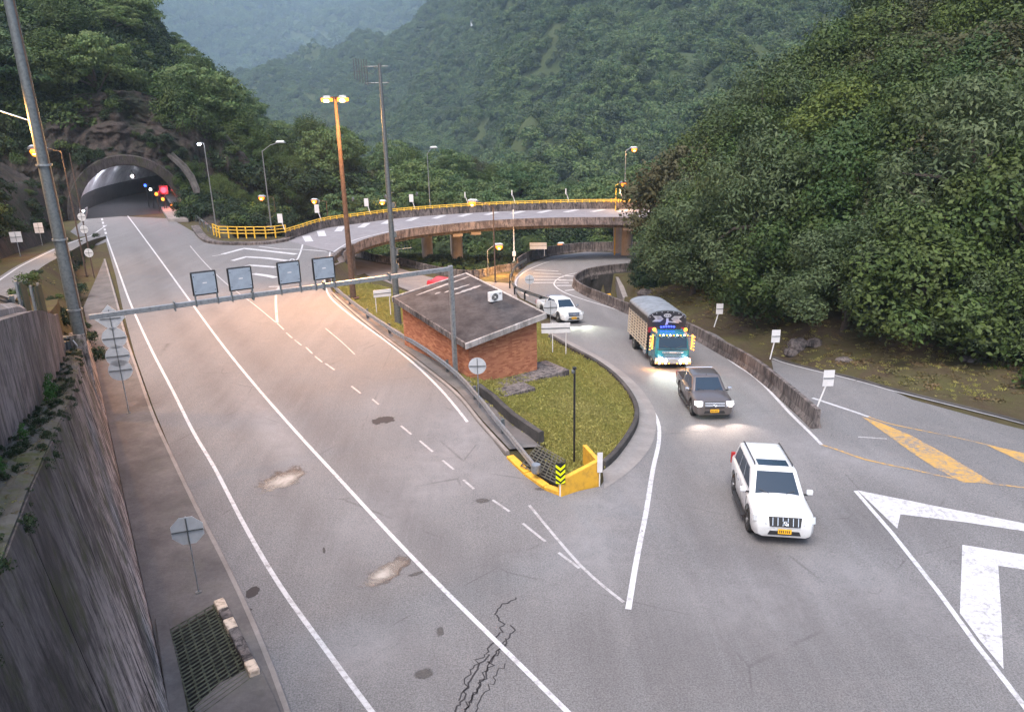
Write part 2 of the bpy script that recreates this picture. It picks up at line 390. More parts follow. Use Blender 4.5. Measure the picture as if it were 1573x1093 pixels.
def stripe(name, pts, w, m=None, dz=RO+.008, hf=None, smooth=True, step=.7):
    hf = hf or h; c = smooth_path(pts, step) if smooth else densify(pts, step, False)
    L = offset_path(c, w/2); R = offset_path(c, -w/2); mb = MB(); vs_ = []
    for a, b in zip(L, R): vs_ += [(a[0], a[1], float(hf(a[0], a[1]))+dz), (b[0], b[1], float(hf(b[0], b[1]))+dz)]
    mb.add(vs_, [(2*i, 2*i+1, 2*i+3, 2*i+2) for i in range(len(L)-1)])
    o = mb.obj(name, m or M_WHITE); o['kind'] = 'structure'; return o
def kerb(name, pts, w, hh, m, z0=-.2, hf=None, smooth=True, hts=None, kind='structure', step=.7):   # wall/kerb following the ground
    hf = hf or h; c = smooth_path(pts, step) if smooth else densify(pts, step, False)
    L = offset_path(c, w/2); R = offset_path(c, -w/2); rings = []
    for i, (a, b) in enumerate(zip(L, R)):
        z = float(hf(*c[i][:2])); ht = hh if hts is None else np.interp(i/(len(c)-1), [t for t, _ in hts], [q for _, q in hts])
        rings.append([(a[0], a[1], z+z0), (a[0], a[1], z+ht-.03), (a[0]*.85+b[0]*.15, a[1]*.85+b[1]*.15, z+ht), (a[0]*.15+b[0]*.85, a[1]*.15+b[1]*.85, z+ht), (b[0], b[1], z+ht-.03), (b[0], b[1], z+z0)])
    o = MB().loft(rings).obj(name, m)
    if kind: o['kind'] = kind
    return o

# road direction and the wall's lean
RD = np.array([-.507, .862]); NRM = np.array([.862, .507])
# trench inside the loop: base ground is lowered there
TRENCH = PHs([(884, 441), (892, 431), (908, 424), (945, 418), (951, 425), (964, 466), (950, 470), (910, 457)])
zb = h(XX, YY)-.02
tin = inpoly(XX, YY, TRENCH); zb = np.where(tin, zb-4.4, zb)
# left of the retaining wall the base sheet stays low; the upper bench has its own sheet
idx = np.arange(XX.size).reshape(XX.shape)
fc = np.stack([idx[:-1, :-1], idx[:-1, 1:], idx[1:, :-1]], -1).reshape(-1, 3); fd = np.stack([idx[:-1, 1:], idx[1:, 1:], idx[1:, :-1]], -1).reshape(-1, 3)
o = link(bpy.data.objects.new('ground', np_mesh('ground', np.c_[XX.ravel(), YY.ravel(), zb.ravel()], np.r_[fc, fd], M_DIRT))); o['kind'] = 'structure'
v = np.array([[-4400, -400, -45], [4400, -400, -45], [4400, 3550, -45], [-4400, 3550, -45]], float)
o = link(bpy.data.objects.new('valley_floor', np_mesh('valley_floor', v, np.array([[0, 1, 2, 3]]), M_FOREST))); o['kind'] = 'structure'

# ------------------------------------------------------------------ asphalt sheets
ROADP = [(150, 331), (163, 372), (178, 425), (190, 480), (207, 545), (235, 625), (262, 690), (300, 780), (345, 868), (400, 985), (440, 1110), (500, 1400), (1900, 1400), (1900, 760),
         (1573, 661), (1400, 614), (1185, 553), (1190, 585), (1150, 548), (1100, 514), (1050, 497), (960, 470), (915, 456), (890, 445), (884, 434), (900, 424), (940, 416), (1000, 412), (1060, 410), (1060, 391), (990, 390),
         (900, 387), (850, 393), (810, 408), (792, 424), (788, 440), (800, 458), (850, 484), (835, 512), (870, 530), (900, 545), (940, 572), (970, 602), (985, 640), (975, 680), (940, 720), (922, 748), (862, 762), (775, 700), (740, 655),
         (700, 606), (640, 556), (560, 496), (518, 458), (503, 436), (508, 412), (527, 388), (440, 371), (400, 374), (330, 372), (300, 358), (262, 336)]
road_ = sheet('road', PHs(ROADP), M_ASPH, RO, .7)
sheet('road', PHs([(108, 356), (128, 337), (152, 331), (163, 372), (150, 377), (139, 377)]), M_ASPH, RO-.006, 1.)
sheet('lower_road', PHs([(500, 397), (540, 397), (600, 408), (690, 432), (735, 432), (790, 436), (796, 462), (760, 470), (700, 470), (640, 452), (600, 436), (560, 420), (515, 408)]), M_BED, RO, 1.)
# side road that climbs away left of the wall
def hs(x, y):
    s = np.asarray(x)*RD[0]+np.asarray(y)*RD[1]; return np.clip((99-s)/54*4.2, 0, 4.6)
edge = [P(164, 343, 0), P(102, 372, .9), P(38, 405, 2.2), P(0, 428, 3.0), P(-70, 475, 4.2), P(-250, 640, 4.6)]
SE = [e[:2] for e in edge]; SEs = smooth_path(SE, 2)
SRc = [P(163, 366, .05)[:2], P(140, 376, .3)[:2], P(107, 402, 1.1)[:2], P(60, 440, 2.1)[:2], RD*32-NRM*3.2, RD*8-NRM*4.2]
SRc = smooth_path(SRc, 2)
sheet('side_road', SEs+SRc[::-1], M_ASPH, .03, 2., hs)
sgn = -1 if (offset_path(SEs, -1)[5] @ NRM) > (SEs[5] @ NRM) else 1
bank = MB().loft([[tuple([*(RD*s_+NRM*.12), -.1]), tuple([*(RD*s_-NRM*.15), .25*float(hs(*(RD*s_)))+.1]), tuple([*q_, float(hs(*q_))+.02]), tuple([*q_, -.4])] for s_, q_ in [(float(np.array(a) @ RD), np.array(a)) for a in SRc] if s_ > 45])
bank_mesh = None
bo = bank.obj('road_bank', M_DIRT); bo['kind'] = 'structure'
stripe('road_edge_line', [a for a in offset_path(SEs, sgn*.35)][1:], .16, dz=.04, hf=hs, step=2)
sheet('road_shoulder', SEs+offset_path(SEs, -sgn*6)[::-1], M_DIRT, .01, 2., hs)

# sidewalk along the retaining wall
KL = [(161, 400), (178, 460), (192, 515), (207, 560), (235, 640), (262, 700), (300, 780), (345, 868), (388, 960), (440, 1093), (520, 1350)]
KW = PHs(KL)
wallp = [RD*s+NRM*(.09) for s in np.arange(-8, 62, 2.)]
kp = smooth_path(KW, 1.)
side_poly = [a for a in wallp]+[a for a in kp]
grate_px = [(262, 968), (338, 922), (400, 1035), (318, 1100)]
GP = [np.array(P(*q)[:2]) for q in grate_px]
sw = sheet('sidewalk', [w for w in wallp]+[a for a in kp], M_SIDE, .16, 1.)
kerb('sidewalk_kerb', [a for a in kp], .16, .165, M_CONC, -.1, smooth=False)

# ------------------------------------------------------------------ painted markings
def mk(name, px, w, m=None, smooth=True): return stripe(name, [PH(*p)[:2] for p in px], w, m, smooth=smooth)
mk('lane_line', [(163, 362), (180, 410), (200, 465), (230, 532), (265, 600), (296, 662), (330, 720), (378, 812), (430, 900), (500, 998), (570, 1093), (720, 1290)], .135)
mk('lane_line', [(187, 322), (197, 333), (240, 391), (290, 460), (340, 528), (390, 590), (452, 661), (520, 735), (600, 822), (680, 905), (770, 994), (870, 1093), (1060, 1280)], .135)
for k in range(5): mk('lane_dash', [(156.5+k*1.4, 336+k*5.2), (157.3+k*1.4, 339+k*5.2)], .22, smooth=False)
mk('lane_line', [(139, 374), (163, 366)], .13, smooth=False)
mk('lane_line', [(292, 378), (309, 398), (330, 420), (352, 440)], .10, M_FAINT)
mk('lane_line', [(352, 440), (390, 468), (424, 496)], .08, M_FAINT)
mk('lane_line', [(424, 448), (424, 470), (426, 496)], .17, M_FAINT)
mk('lane_dash', [(413, 441), (430, 441), (426, 446)], .3, M_FAINT)
for a, b in (((426, 497), (436, 507)), ((440, 512), (449, 520)), ((453, 523), (463, 531)), ((470, 534), (480, 544)), ((484, 548), (495, 557)), ((500, 559), (514, 569)), ((540, 594), (554, 605)),
             ((572, 614), (582, 622)), ((616, 655), (632, 668)), ((645, 678), (665, 695)), ((680, 708), (697, 722)), ((712, 738), (728, 752)), ((757, 769), (783, 787)), ((803, 805), (838, 833)), ((858, 850), (890, 874))):
    mk('lane_dash', [a, b], .095, M_FAINT, False)
mk('lane_line', [(500, 505), (525, 526), (545, 545)], .07, M_FAINT)
mk('lane_line', [(519, 385), (506, 397), (499, 416), (500, 440), (509, 459), (535, 482), (566, 505), (600, 530), (640, 563), (675, 597), (700, 626), (718, 649)], .13)
mk('lane_line', [(813, 777), (850, 822), (890, 868), (925, 900), (958, 926)], .10, M_FAINT)
mk('ramp_edge_line', [(827, 510), (860, 525), (900, 546), (940, 572), (975, 600), (998, 625), (1011, 650), (1012, 680), (1003, 722), (992, 790), (978, 860), (965, 937)], .165)
mk('ramp_edge_line', [(905, 452), (935, 466), (965, 483), (1030, 505), (1060, 514), (1100, 536), (1145, 570), (1190, 610), (1225, 647), (1262, 684)], .14)
mk('ramp_edge_line', [(1000, 391), (960, 390.5), (900, 392), (852, 400), (815, 413), (797, 425), (792, 437), (800, 448), (812, 455)], .16)
mk('ramp_edge_line', [(998, 412), (950, 413), (905, 417), (870, 423), (853, 432), (853, 440), (868, 450), (895, 460), (935, 472), (958, 480)], .15)
for a, b in (((868, 424), (886, 425)), ((858, 431), (881, 431)), ((855, 439), (879, 439)), ((868, 447), (883, 445))): mk('hatch_mark', [a, b], .32, smooth=False)
for k in range(5): mk('hatch_mark', [(822-k*3+k*k*.2, 415+k*5.), (858+k*4, 417+k*4.4)], .35, M_FAINT, False)
mk('ramp_edge_line', [(1187, 551.5), (1260, 572), (1340, 592), (1420, 613), (1500, 633), (1573, 652), (1700, 690)], .13)
mk('ramp_edge_line', [(1248, 612), (1290, 626), (1334, 641)], .15)
mk('yellow_line', [(1262, 684), (1290, 693), (1330, 707), (1400, 722), (1460, 735), (1524, 744), (1590, 752)], .11, M_YEL)
mk('yellow_line', [(1334, 641), (1360, 650), (1400, 659), (1460, 671), (1520, 685), (1600, 706)], .09, M_YEL)
mk('lane_line', [(1318, 672), (1362, 675)], .1, M_FAINT, False)
def paint(name, px, m=None): return sheet(name, PHs(px), m or M_WHITE, RO+.008, 1.)
paint('yellow_hatching', [(1322, 640), (1352, 650), (1402, 671), (1460, 703), (1526, 743), (1478, 742), (1440, 722), (1400, 696), (1362, 668)], M_YEL)
paint('yellow_hatching', [(1512, 683), (1573, 697), (1700, 725), (1700, 752), (1573, 712)], M_YEL)
mk('triangle_line', [(1314, 755), (1370, 820), (1440, 909), (1500, 992), (1573, 1086), (1700, 1260)], .14, M_WHITE, False)
paint('painted_chevron', [(1317, 754), (1336, 758), (1460, 783), (1573, 805), (1720, 832), (1720, 845), (1573, 817), (1480, 803), (1383, 791), (1378, 813)])
paint('painted_chevron', [(1478, 838), (1573, 853), (1700, 870), (1700, 897), (1573, 876), (1533, 870), (1538, 950), (1541, 1029), (1505, 985), (1474, 943)])
# merge chevrons at the viaduct mouth
for pts in ([(342, 391), (375, 382), (420, 387), (455, 391)], [(357, 401), (378, 395), (410, 397), (441, 401)], [(373, 411), (384, 408), (400, 409), (424, 411)], [(389, 421), (396, 422), (410, 424), (424, 427)]):
    mk('merge_chevron', pts, .55, smooth=False)
mk('merge_chevron', [(398, 379), (430, 383), (470, 384), (505, 387)], .3, M_FAINT, False)
mk('lane_line', [(438, 409), (448, 398), (462, 387), (490, 374), (515, 366), (553, 358)], .16)
mk('merge_chevron', [(326, 394), (342, 391.5)], .2, M_FAINT, False)

# stains, patches and sealed cracks on the asphalt
def blot(name, c, rx, ry, m, n=26, jag=.35, rot=0.):
    c = PH(*c)[:2]; pts = []; ph = [rnd.uniform(0, 6) for _ in range(4)]
    for k in range(n):
        a = 2*PI*k/n; r = 1.3
        x, y = rx*r*math.cos(a), ry*r*math.sin(a); pts.append((c[0]+x*math.cos(rot)-y*math.sin(rot), c[1]+x*math.sin(rot)+y*math.cos(rot)))
    o = sheet(name, pts, m, RO+(.012 if 'sand' in name else .006)+.002*rnd.random(), .3 if max(rx, ry) < 1.5 else 1.); zc_ = float(h(*c)); R_ = np.array([[math.cos(rot), math.sin(rot)], [-math.sin(rot), math.cos(rot)]])
    for v_ in o.data.vertices:
        q = R_ @ np.array([v_.co.x-c[0], v_.co.y-c[1]]); v_.co = (q[0]/rx, q[1]/ry, v_.co.z-zc_)
    o.location = (c[0], c[1], zc_); o.rotation_euler = (0, 0, rot); o.scale = (rx, ry, 1); return o
def stain_mat(name, c, soft=.15, amax=1.):
    g = G(name); f2 = g.ramp(g.noise(g.pos, 24, 3, .8), .3, .7)
    g.set('Base Color', g.mix(g.math('MULTIPLY', f2, .5), c, tuple(x*.5 for x in c))); g.set('Roughness', .85)
    if not soft: return g.m
    ln_ = g.n.new('ShaderNodeVectorMath'); ln_.operation = 'LENGTH'; g.t.links.new(g.obj_coords(), ln_.inputs[0]); d_ = g.math('ADD', ln_.outputs['Value'], g.math('MULTIPLY', g.math('SUBTRACT', g.noise(g.pos, 1.6, 6, .7, .6), .5), 1.9))
    al = g.ramp(d_, .92, .92-soft, 0, amax); tr = g.n.new('ShaderNodeBsdfTransparent'); mx = g.n.new('ShaderNodeMixShader'); g._in(mx.inputs[0], al)
    g.t.links.new(tr.outputs[0], mx.inputs[1]); g.t.links.new(g.b.outputs[0], mx.inputs[2]); g.t.links.new(mx.outputs[0], g.n['Material Output'].inputs[0]); return g.m
M_OIL = stain_mat('oil_stain', (.045, .04, .042), .12, .9); M_OILL = stain_mat('pale_oil_stain', (.095, .088, .085), .3, .75); M_SAND = stain_mat('spilt_sand', (.40, .36, .325), .8, 1.)
M_SANDD = stain_mat('dark_silt', (.14, .10, .08), .35, .9); M_DUST = stain_mat('pale_dust', (.30, .285, .29), .9, .5); M_WEAR = stain_mat('dark_wear', (.095, .088, .088), .9, .5)
blot('oil_stain', (590, 646), .62, .42, M_OIL, rot=.4); blot('oil_stain', (388, 910), .17, .28, M_OIL); blot('oil_stain', (381, 938), .14, .1, M_OIL)
blot('tar_patch', (652, 1036), .25, .17, M_OILL, jag=.12); blot('tar_patch', (676, 971), .12, .26, M_OILL, jag=.2)
blot('silt_spill', (437, 736), .75, 1.15, M_SANDD, rot=-.5); blot('sand_spill', (434, 740), .7, 1.05, M_SAND, rot=-.5)
blot('silt_spill', (592, 882), .48, 1.0, M_SANDD, rot=-.62); blot('sand_spill', (587, 884), .42, .95, M_SAND, rot=-.62)
DUSTS = (((690, 700), 2.4, 1.3, .6), ((735, 735), 1.5, .8, .3), ((720, 660), 1.3, 2.2, .5), ((640, 760), 1.2, 4., -.55), ((600, 500), 2, 5, .5), ((300, 440), 2., 7, .5), ((1190, 930), 3, 1.6, .2), ((900, 840), 1.4, 2.5, -.2), ((1330, 900), 1.2, 2.8, .5), ((960, 760), .7, 2.4, -.2), ((905, 775), 1.4, .5, .3), ((1290, 700), .8, 3, .5), ((420, 660), .8, 5, .53), ((560, 1000), 1.5, 1., 0))
WEARS = (((235, 760), .6, 4, .53), ((280, 700), .6, 5, .53), ((1130, 850), 2, 1.5, 0), ((1060, 980), 2.5, 1.2, .1), ((1240, 960), 1.4, 3, .4), ((480, 640), 1.0, 8, .53), ((620, 790), .8, 5, .5), ((345, 620), .6, 7, .53), ((860, 990), 2., 1.4, 0), ((1100, 1010), 5, 2.5, 0), ((1300, 980), 3, 2, .3), ((1330, 800), 2.5, 2, 0), ((240, 420), 1., 6, .53), ((840, 745), .8, .3, -.4), ((770, 860), 2.2, .5, .9), ((1150, 760), 1.5, 1, 0))
def wear_attr(o):
    n = len(o.data.vertices); co = np.zeros(n*3, np.float32); o.data.vertices.foreach_get('co', co); co = co.reshape(-1, 3)
    for nm, L_, amp in (('dust', DUSTS, .75), ('wear', WEARS, .6)):
        v = np.zeros(n)
        for c, a, b, r in L_:
            c = PH(*c)[:2]; dx, dy = co[:, 0]-c[0], co[:, 1]-c[1]; u = (dx*math.cos(r)+dy*math.sin(r))/a; w = (-dx*math.sin(r)+dy*math.cos(r))/b; v = np.maximum(v, amp*np.exp(-(u*u+w*w)*.9))
        if nm == 'wear':
            for pth, w_ in (([(205, 380), (300, 540), (420, 730), (560, 900), (720, 1093)], .55), ([(215, 350), (330, 480), (480, 640), (700, 850), (980, 1093)], .6), ([(880, 470), (960, 505), (1040, 560), (1100, 640), (1150, 740), (1190, 860), (1230, 1000)], .7), ([(900, 560), (1000, 590), (1050, 680), (1060, 800), (1060, 1000)], .6)):
                pp_ = np.array(smooth_path(PHs(pth), 1.5)); v = np.maximum(v, .42*np.exp(-(distpoly(co[:, 0], co[:, 1], pp_, False)/w_)**2))
        else:
            for pth in ([(1110, 560), (1180, 640), (1240, 740), (1300, 860)], [(1120, 620), (1180, 660), (1212, 700), (1228, 745)]):
                pp_ = np.array(smooth_path(PHs(pth), 1.5)); v = np.maximum(v, .4*np.exp(-(distpoly(co[:, 0], co[:, 1], pp_, False)/.3)**2))
        at = o.data.attributes.new(nm, 'FLOAT', 'POINT'); at.data.foreach_set('value', (v*(.7 if nm == 'dust' else 1.)).astype(np.float32))
wear_attr(road_)
0 and sheet('silt_spill', PHs([(614, 838), (604, 875), (604, 905), (592, 914), (568, 912), (556, 908), (556, 893), (575, 868), (596, 846)]), M_SANDD, RO+.004, .5)
0 and sheet('sand_spill', PHs([(611, 846), (598, 876), (580, 893), (572, 905), (559, 907), (562, 892), (583, 868), (600, 852)]), M_SAND, RO+.007, .5)
for c, a, b, r in (((742, 770), .35, .2, 0), ((835, 752), .4, .15, 0), ((640, 882), .3, .1, .5), ((498, 846), .05, .2, .3)): blot('oil_stain', c, a, b, M_OILL, rot=r)
def wiggle(px, w, amp=.045):
    c = densify([PH(*p)[:2] for p in px], .12, False); c = [q+np.array([rnd.gauss(0, amp), rnd.gauss(0, amp)])*(.3 if i in (0, len(c)-1) else 1) for i, q in enumerate(c)]
    stripe('sealed_crack', c, w, M_BLACKT, dz=RO+.006, smooth=False, step=9)
M_BLACKT = stain_mat('crack_sealant', (.028, .026, .03), 0)
wiggle([(794, 919), (772, 930), (760, 944), (772, 958), (764, 982), (752, 1000), (738, 1020), (717, 1056), (708, 1080), (696, 1100)], .045)
wiggle([(783, 962), (788, 972), (776, 985), (762, 1005), (750, 1028), (736, 1056), (718, 1080), (706, 1110)], .045)
wiggle([(776, 985), (758, 1010), (742, 1040), (730, 1070), (716, 1093)], .035); wiggle([(777, 1020), (764, 1036), (750, 1054), (738, 1076), (728, 1100)], .03)
wiggle([(744, 1006), (732, 1024), (716, 1042), (714, 1056), (704, 1078)], .035)
wiggle([(872, 476), (885, 487), (900, 489)], .05, .02)
# ------------------------------------------------------------------ retaining wall on the left
def zl(s): return float(np.interp(s, [-10, 7, 10, 23, 34, 46, 60], [11.4, 9.2, 8.6, 5.7, 3.8, 1.8, .3]))
def zu(s): return float(np.interp(s, [-10, 7, 16.7, 26, 34, 46, 60, 99], [12.4, 10.9, 9.3, 7.5, 5.5, 3.6, 2.4, .1]))
def cu(s): return .09-.12*zl(s)-.55-float(np.interp(s, [7, 16, 30], [.25, .15, 0]))
def W(s, c, z): p = RD*s+NRM*c; return (p[0], p[1], z)
wall = T('retaining_wall', 'tall dark streaked concrete retaining wall with a mossy ledge beside the left sidewalk', 'wall', W(20, -.5, 0))
def wobj(mb, name, m, **k):
    o = mb.obj(name, m, None, **k); o.parent = wall; o.matrix_parent_inverse = Matrix.Translation(-wall.location); return o
def loft_s(ss, fn, name, m):
    rings = [fn(s) for s in ss]; return wobj(MB().loft(rings), name, m)
joints = [-9, -4.5, 0, 4.5, 9, 13.5, 18, 22.5, 27, 31.5, 36, 40.5, 45, 49.5, 54]
for a, b in zip(joints[:-1], joints[1:]):          # lower wall is cast in bays with open joints
    jj = rnd.uniform(-.015, .015)
    loft_s(np.linspace(a+.025, b-.025, 4), lambda s: [W(s, .09+.036+jj, -.3), W(s, .09-.12*zl(s)+jj, zl(s)), W(s, .0-.12*zl(s)-.45+jj, zl(s)), W(s, -1.2, -.3)], 'wall_panel', M_WALL)
for a, b in ((-9, 0), (0, 9), (9, 18), (18, 27), (27, 35.2)):
    loft_s(np.linspace(a+.02, b-.02, 5), lambda s: [W(s, cu(s), zl(s)-1), W(s, cu(s), zu(s)), W(s, cu(s)-.45, zu(s)), W(s, cu(s)-.45, zl(s)-1)], 'upper_wall_panel', M_WALLUP)
def ledge_ring(s):
    a, b = -.12*zl(s)+.06, cu(s)-.02; n = 9; z = zl(s)
    top = [W(s+rnd.uniform(-.05, .05), a+(b-a)*k/n, z+.03+(.04*math.sin(s*2.3+k)+.03*rnd.random())*min(1, k/2)) for k in range(n+1)]
    return top+[W(s, b, z-.3), W(s, a, z-.3)]
loft_s(np.arange(-9, 36, .3), ledge_ring, 'mossy_ledge', M_LEDGE)
back = MB().loft([[W(s, cu(s)-.4, zu(s)-.05), W(s, cu(s)-1.5, zu(s)-.08), W(s, cu(s)-3.2, min(zu(s)-.1, float(hs(*(RD*s)))+.2)), W(s, -16, -2), W(s, -1, -2)] for s in np.arange(-9, 50, 3.)])
o = wobj(back, 'earth_backfill', M_DIRT)
loft_s(np.linspace(2, 28.3, 12), lambda s: [W(s, cu(s)-.5, zu(s)-.1), W(s, cu(s)-.5, zu(s)+.16), W(s, cu(s)-.62, zu(s)+.30), W(s, cu(s)-.95, zu(s)+.30), W(s, cu(s)-.95, zu(s)-.1)], 'white_kerb', M_FASC)

# guardrail on top of the wall
def wbeam(path, m_pts=None):            # W-beam swept along 3d points, thickness real
    prof = [(-.155, .0), (-.10, .055), (-.045, .055), (0, .01), (.045, .055), (.10, .055), (.155, .0), (.155, -.012), (.10, .035), (.045, .035), (0, -.012), (-.045, .035), (-.10, .035), (-.155, -.012)]
    rings = []; n = len(path)
    for i, p in enumerate(path):
        t = Vector(path[min(i+1, n-1)])-Vector(path[max(i-1, 0)]); t.z = 0; t.normalize(); nn = Vector((t.y, -t.x, 0))
        rings.append([Vector(p)+nn*d+Vector((0, 0, z)) for z, d in prof])
    return MB().loft(rings)
def guardrail(name, label, path, spacing, m, mp, side=1, rail_h=.62, hf=None, group=None, double=False):
    hf = hf or (lambda x, y: float(h(x, y)))
    r = T(name, label, 'guardrail', (path[0][0], path[0][1], hf(*path[0][:2])), 0, group); inv = Matrix.Translation(-r.location)
    def put(o): o.parent = r; o.matrix_parent_inverse = inv; return o
    pts = path if side == 1 else path[::-1]
    for z in ([rail_h] if not double else [rail_h, rail_h-.36]):
        put(wbeam([(p[0], p[1], hf(p[0], p[1])+z) for p in pts]).obj('beam', m, smooth=False))
    acc = 0
    for i in range(len(path)-1):
        acc += np.linalg.norm(path[i+1]-path[i])
        if acc > spacing:
            acc = 0; t = path[i+1]-path[i]; t /= np.linalg.norm(t); nn = np.array([-t[1], t[0]])*side; c = path[i]+nn*.12
            z = hf(*c); put(MB().box((c[0], c[1], z+.28), (.10, .14, .95), rz=math.atan2(t[1], t[0])).obj('post', mp))
            q = path[i]+nn*.04; put(MB().box((q[0], q[1], z+rail_h), (.1, .12, .2), rz=math.atan2(t[1], t[0])).obj('spacer_block', mp))
    return r
up = [np.array(W(s, cu(s)-1.1, 0)[:2]) for s in np.arange(3, 36.1, 1.)]
guardrail('guardrail', 'weathered brown-stained guardrail on top of the streaked wall at the left edge', up, 3.6, M_GALVD, M_GALVD, -1, .55, hf=lambda x, y: zu(x*RD[0]+y*RD[1]), double=True)
sc = T('corrugated_screen', 'dark green corrugated sheet screen between the upper guardrail and the tall mast', 'screen', W(34, cu(34)-.6, zu(34)), 0)
for k, (s0, s1) in enumerate(((31.0, 33.2), (34, 38.5))):
    ss = np.arange(s0, s1, .075); rings = []
    for i, s in enumerate(ss):
        d = .035*math.sin(i*1.57); zt = zu(s)+1.25-.05*k; c = cu(s)-.75+k*.2+d; rings.append([W(s, c, zu(s)-.3), W(s, c, zt), W(s, c-.01, zt), W(s, c-.01, zu(s)-.3)])
    o = MB().loft(rings).obj('corrugated_sheet', M_DKGREEN); o.parent = sc; o.matrix_parent_inverse = Matrix.Translation(-sc.location)
    for s in (s0, s1):
        o = MB().box(W(s, cu(s)-.85+k*.2, zu(s)+.5), (.08, .08, 1.6)).obj('post', M_POLE); o.parent = sc; o.matrix_parent_inverse = Matrix.Translation(-sc.location)

# drain gratings
def grating(name, label, quad, z, nb, nc, m, depth=1.0, zf=None):
    q = [np.array(p[:2]) for p in quad]; r = T(name, label, 'drain grating', (*q[0], z)); inv = Matrix.Translation(-r.location)
    zf = zf or (lambda p: z)
    def lerp(u, v): return (q[0]*(1-u)+q[1]*u)*(1-v)+(q[3]*(1-u)+q[2]*u)*v
    for k in range(nb+1):
        a, b = lerp(0, k/nb), lerp(1, k/nb); o = MB().tube([(*a, zf(a)+.05), (*b, zf(b)+.05)], .022, 4).obj('bar', m); o.parent = r; o.matrix_parent_inverse = inv
    for k in range(nc+1):
        a, b = lerp(k/nc, 0), lerp(k/nc, 1); o = MB().tube([(*a, zf(a)+.02), (*b, zf(b)+.02)], .026, 4).obj('cross_bar', m); o.parent = r; o.matrix_parent_inverse = inv
    return r, q
def pit(quad, z0, z1, m, name='drain_pit'):
    q = [tuple(p[:2]) for p in quad]; mb = MB().add([(*p, z1) for p in q]+[(*p, z0) for p in q], [(0, 1, 5, 4), (1, 2, 6, 5), (2, 3, 7, 6), (3, 0, 4, 7), (4, 5, 6, 7)])
    o = mb.obj(name, m); o['kind'] = 'structure'; return o
M_IRON = simple('mossy_iron', (.085, .09, .06), .8, .2, var=.4, scale=5)
M_VOID = simple('void_dark', (.012, .011, .010), 1., 0, var=.2)  # near-black colour carries the darkness of the pits and the tunnel end
gq = [P(262, 970, .2), P(340, 925, .2), P(392, 1040, .2), P(296, 1110, .2)]
M_GRMAT = M_VOID
dark = sheet('drain_pit', [tuple(p[:2]) for p in gq], M_VOID, .165, 1.)
grating('drain_grating', 'rusty mossy iron drain grating set into the left sidewalk at the wall foot', gq, .22, 25, 6, M_IRON)
hw = T('kerb_block', 'low kerb block with chipped cream paint along the road side of the left drain grating', 'kerb block', P(370, 985, 0))
a, b = np.array(P(336, 922, .35)[:2]), np.array(P(392, 1034, .35)[:2]); d = (b-a)/np.linalg.norm(b-a); nn = np.array([-d[1], d[0]])
for k in range(7):
    p0 = a+(b-a)*k/7; p1 = a+(b-a)*(k+1)/7-d*.012; w = .125+rnd.uniform(-.012, .012)
    o = MB().prism([tuple(p0-nn*w), tuple(p1-nn*w), tuple(p1+nn*w), tuple(p0+nn*w)], 0, .40+rnd.uniform(-.02, .02)).obj('kerb_stone', M_YSTAIN if k in (0, 2, 6) else M_CONCD, bevel=.03)
    o.parent = hw; o.matrix_parent_inverse = Matrix.Translation(-hw.location)
o = MB().prism([tuple(P(*q)[:2]) for q in ((240, 962), (258, 955), (275, 1015), (292, 1110), (262, 1110))], 0, .26).obj('pit_rim', M_SIDE, bevel=.03); o['kind'] = 'structure'
o = MB().prism([tuple(P(*q)[:2]) for q in ((300, 1100), (340, 1062), (400, 1032), (425, 1085), (500, 1300), (350, 1300))], 0, .28).obj('pit_rim', M_SIDE, bevel=.03); o['kind'] = 'structure'

# ------------------------------------------------------------------ island
ISL = [(515, 447), (528, 442), (560, 437), (610, 447), (660, 462), (720, 470), (800, 474), (828, 500), (842, 522), (880, 545), (915, 562), (950, 590), (973, 625), (972, 655), (948, 690), (925, 712), (905, 745), (862, 752), (838, 700),
       (838, 686), (790, 655), (740, 612), (700, 575), (640, 527), (570, 485)]
sheet('island_turf', PHs(ISL), M_GRASSG, .10, .8)
kerb('island_kerb', PHs([(845, 521), (880, 541), (915, 560), (950, 588), (974, 622), (977, 650), (962, 680), (942, 706), (926, 720)]), .22, .34, M_CURBD)
gpath = smooth_path(PHs([(838, 512), (880, 533), (925, 558), (962, 585), (990, 620), (999, 655), (985, 692), (955, 725), (928, 744)]), .7)
gi, go = smooth_path(PHs([(842, 521), (880, 542), (915, 561), (950, 589), (976, 622), (980, 650), (965, 682), (944, 709), (926, 724)]), .7), smooth_path(PHs([(838, 508), (885, 530), (935, 557), (975, 588), (1003, 625), (1008, 655), (998, 690), (965, 727), (928, 752)]), .7)
sheet('gutter', gi+go[::-1], M_GUT, RO+.012, .8)
# gutter between main carriageway and island
KR = [(519, 462), (560, 497), (600, 527), (640, 559), (700, 607), (740, 655), (778, 698)]
sheet('gutter', PHs([(513, 455), (556, 492), (600, 524), (640, 553), (702, 602), (742, 650), (783, 694), (832, 690), (800, 662), (752, 618), (706, 572), (648, 528), (600, 495), (560, 468), (522, 444)]), M_SIDE, .125, .8)
kerb('road_kerb', PHs([(511, 452), (522, 463), (560, 496), (600, 527), (640, 557), (700, 606), (740, 654), (780, 698)]), .16, .16, M_CONC)
kerb('drain_wall', PHs([(737, 608), (760, 626), (790, 655), (832, 684)]), .24, .62, M_CURBD, smooth=False)
irail = smooth_path(PHs([(510, 437), (514, 450), (545, 478), (600, 518), (650, 549), (700, 588), (735, 627), (762, 662), (797, 706), (822, 738)]), .5)
gr = guardrail('guardrail', 'long curving galvanised guardrail between the main road and the brick house', irail, 3.8, M_GALV, M_GALVD, 1, .55)
e = irail[-1]; t = irail[-1]-irail[-4]; t /= np.linalg.norm(t); z = float(h(*e))+.62
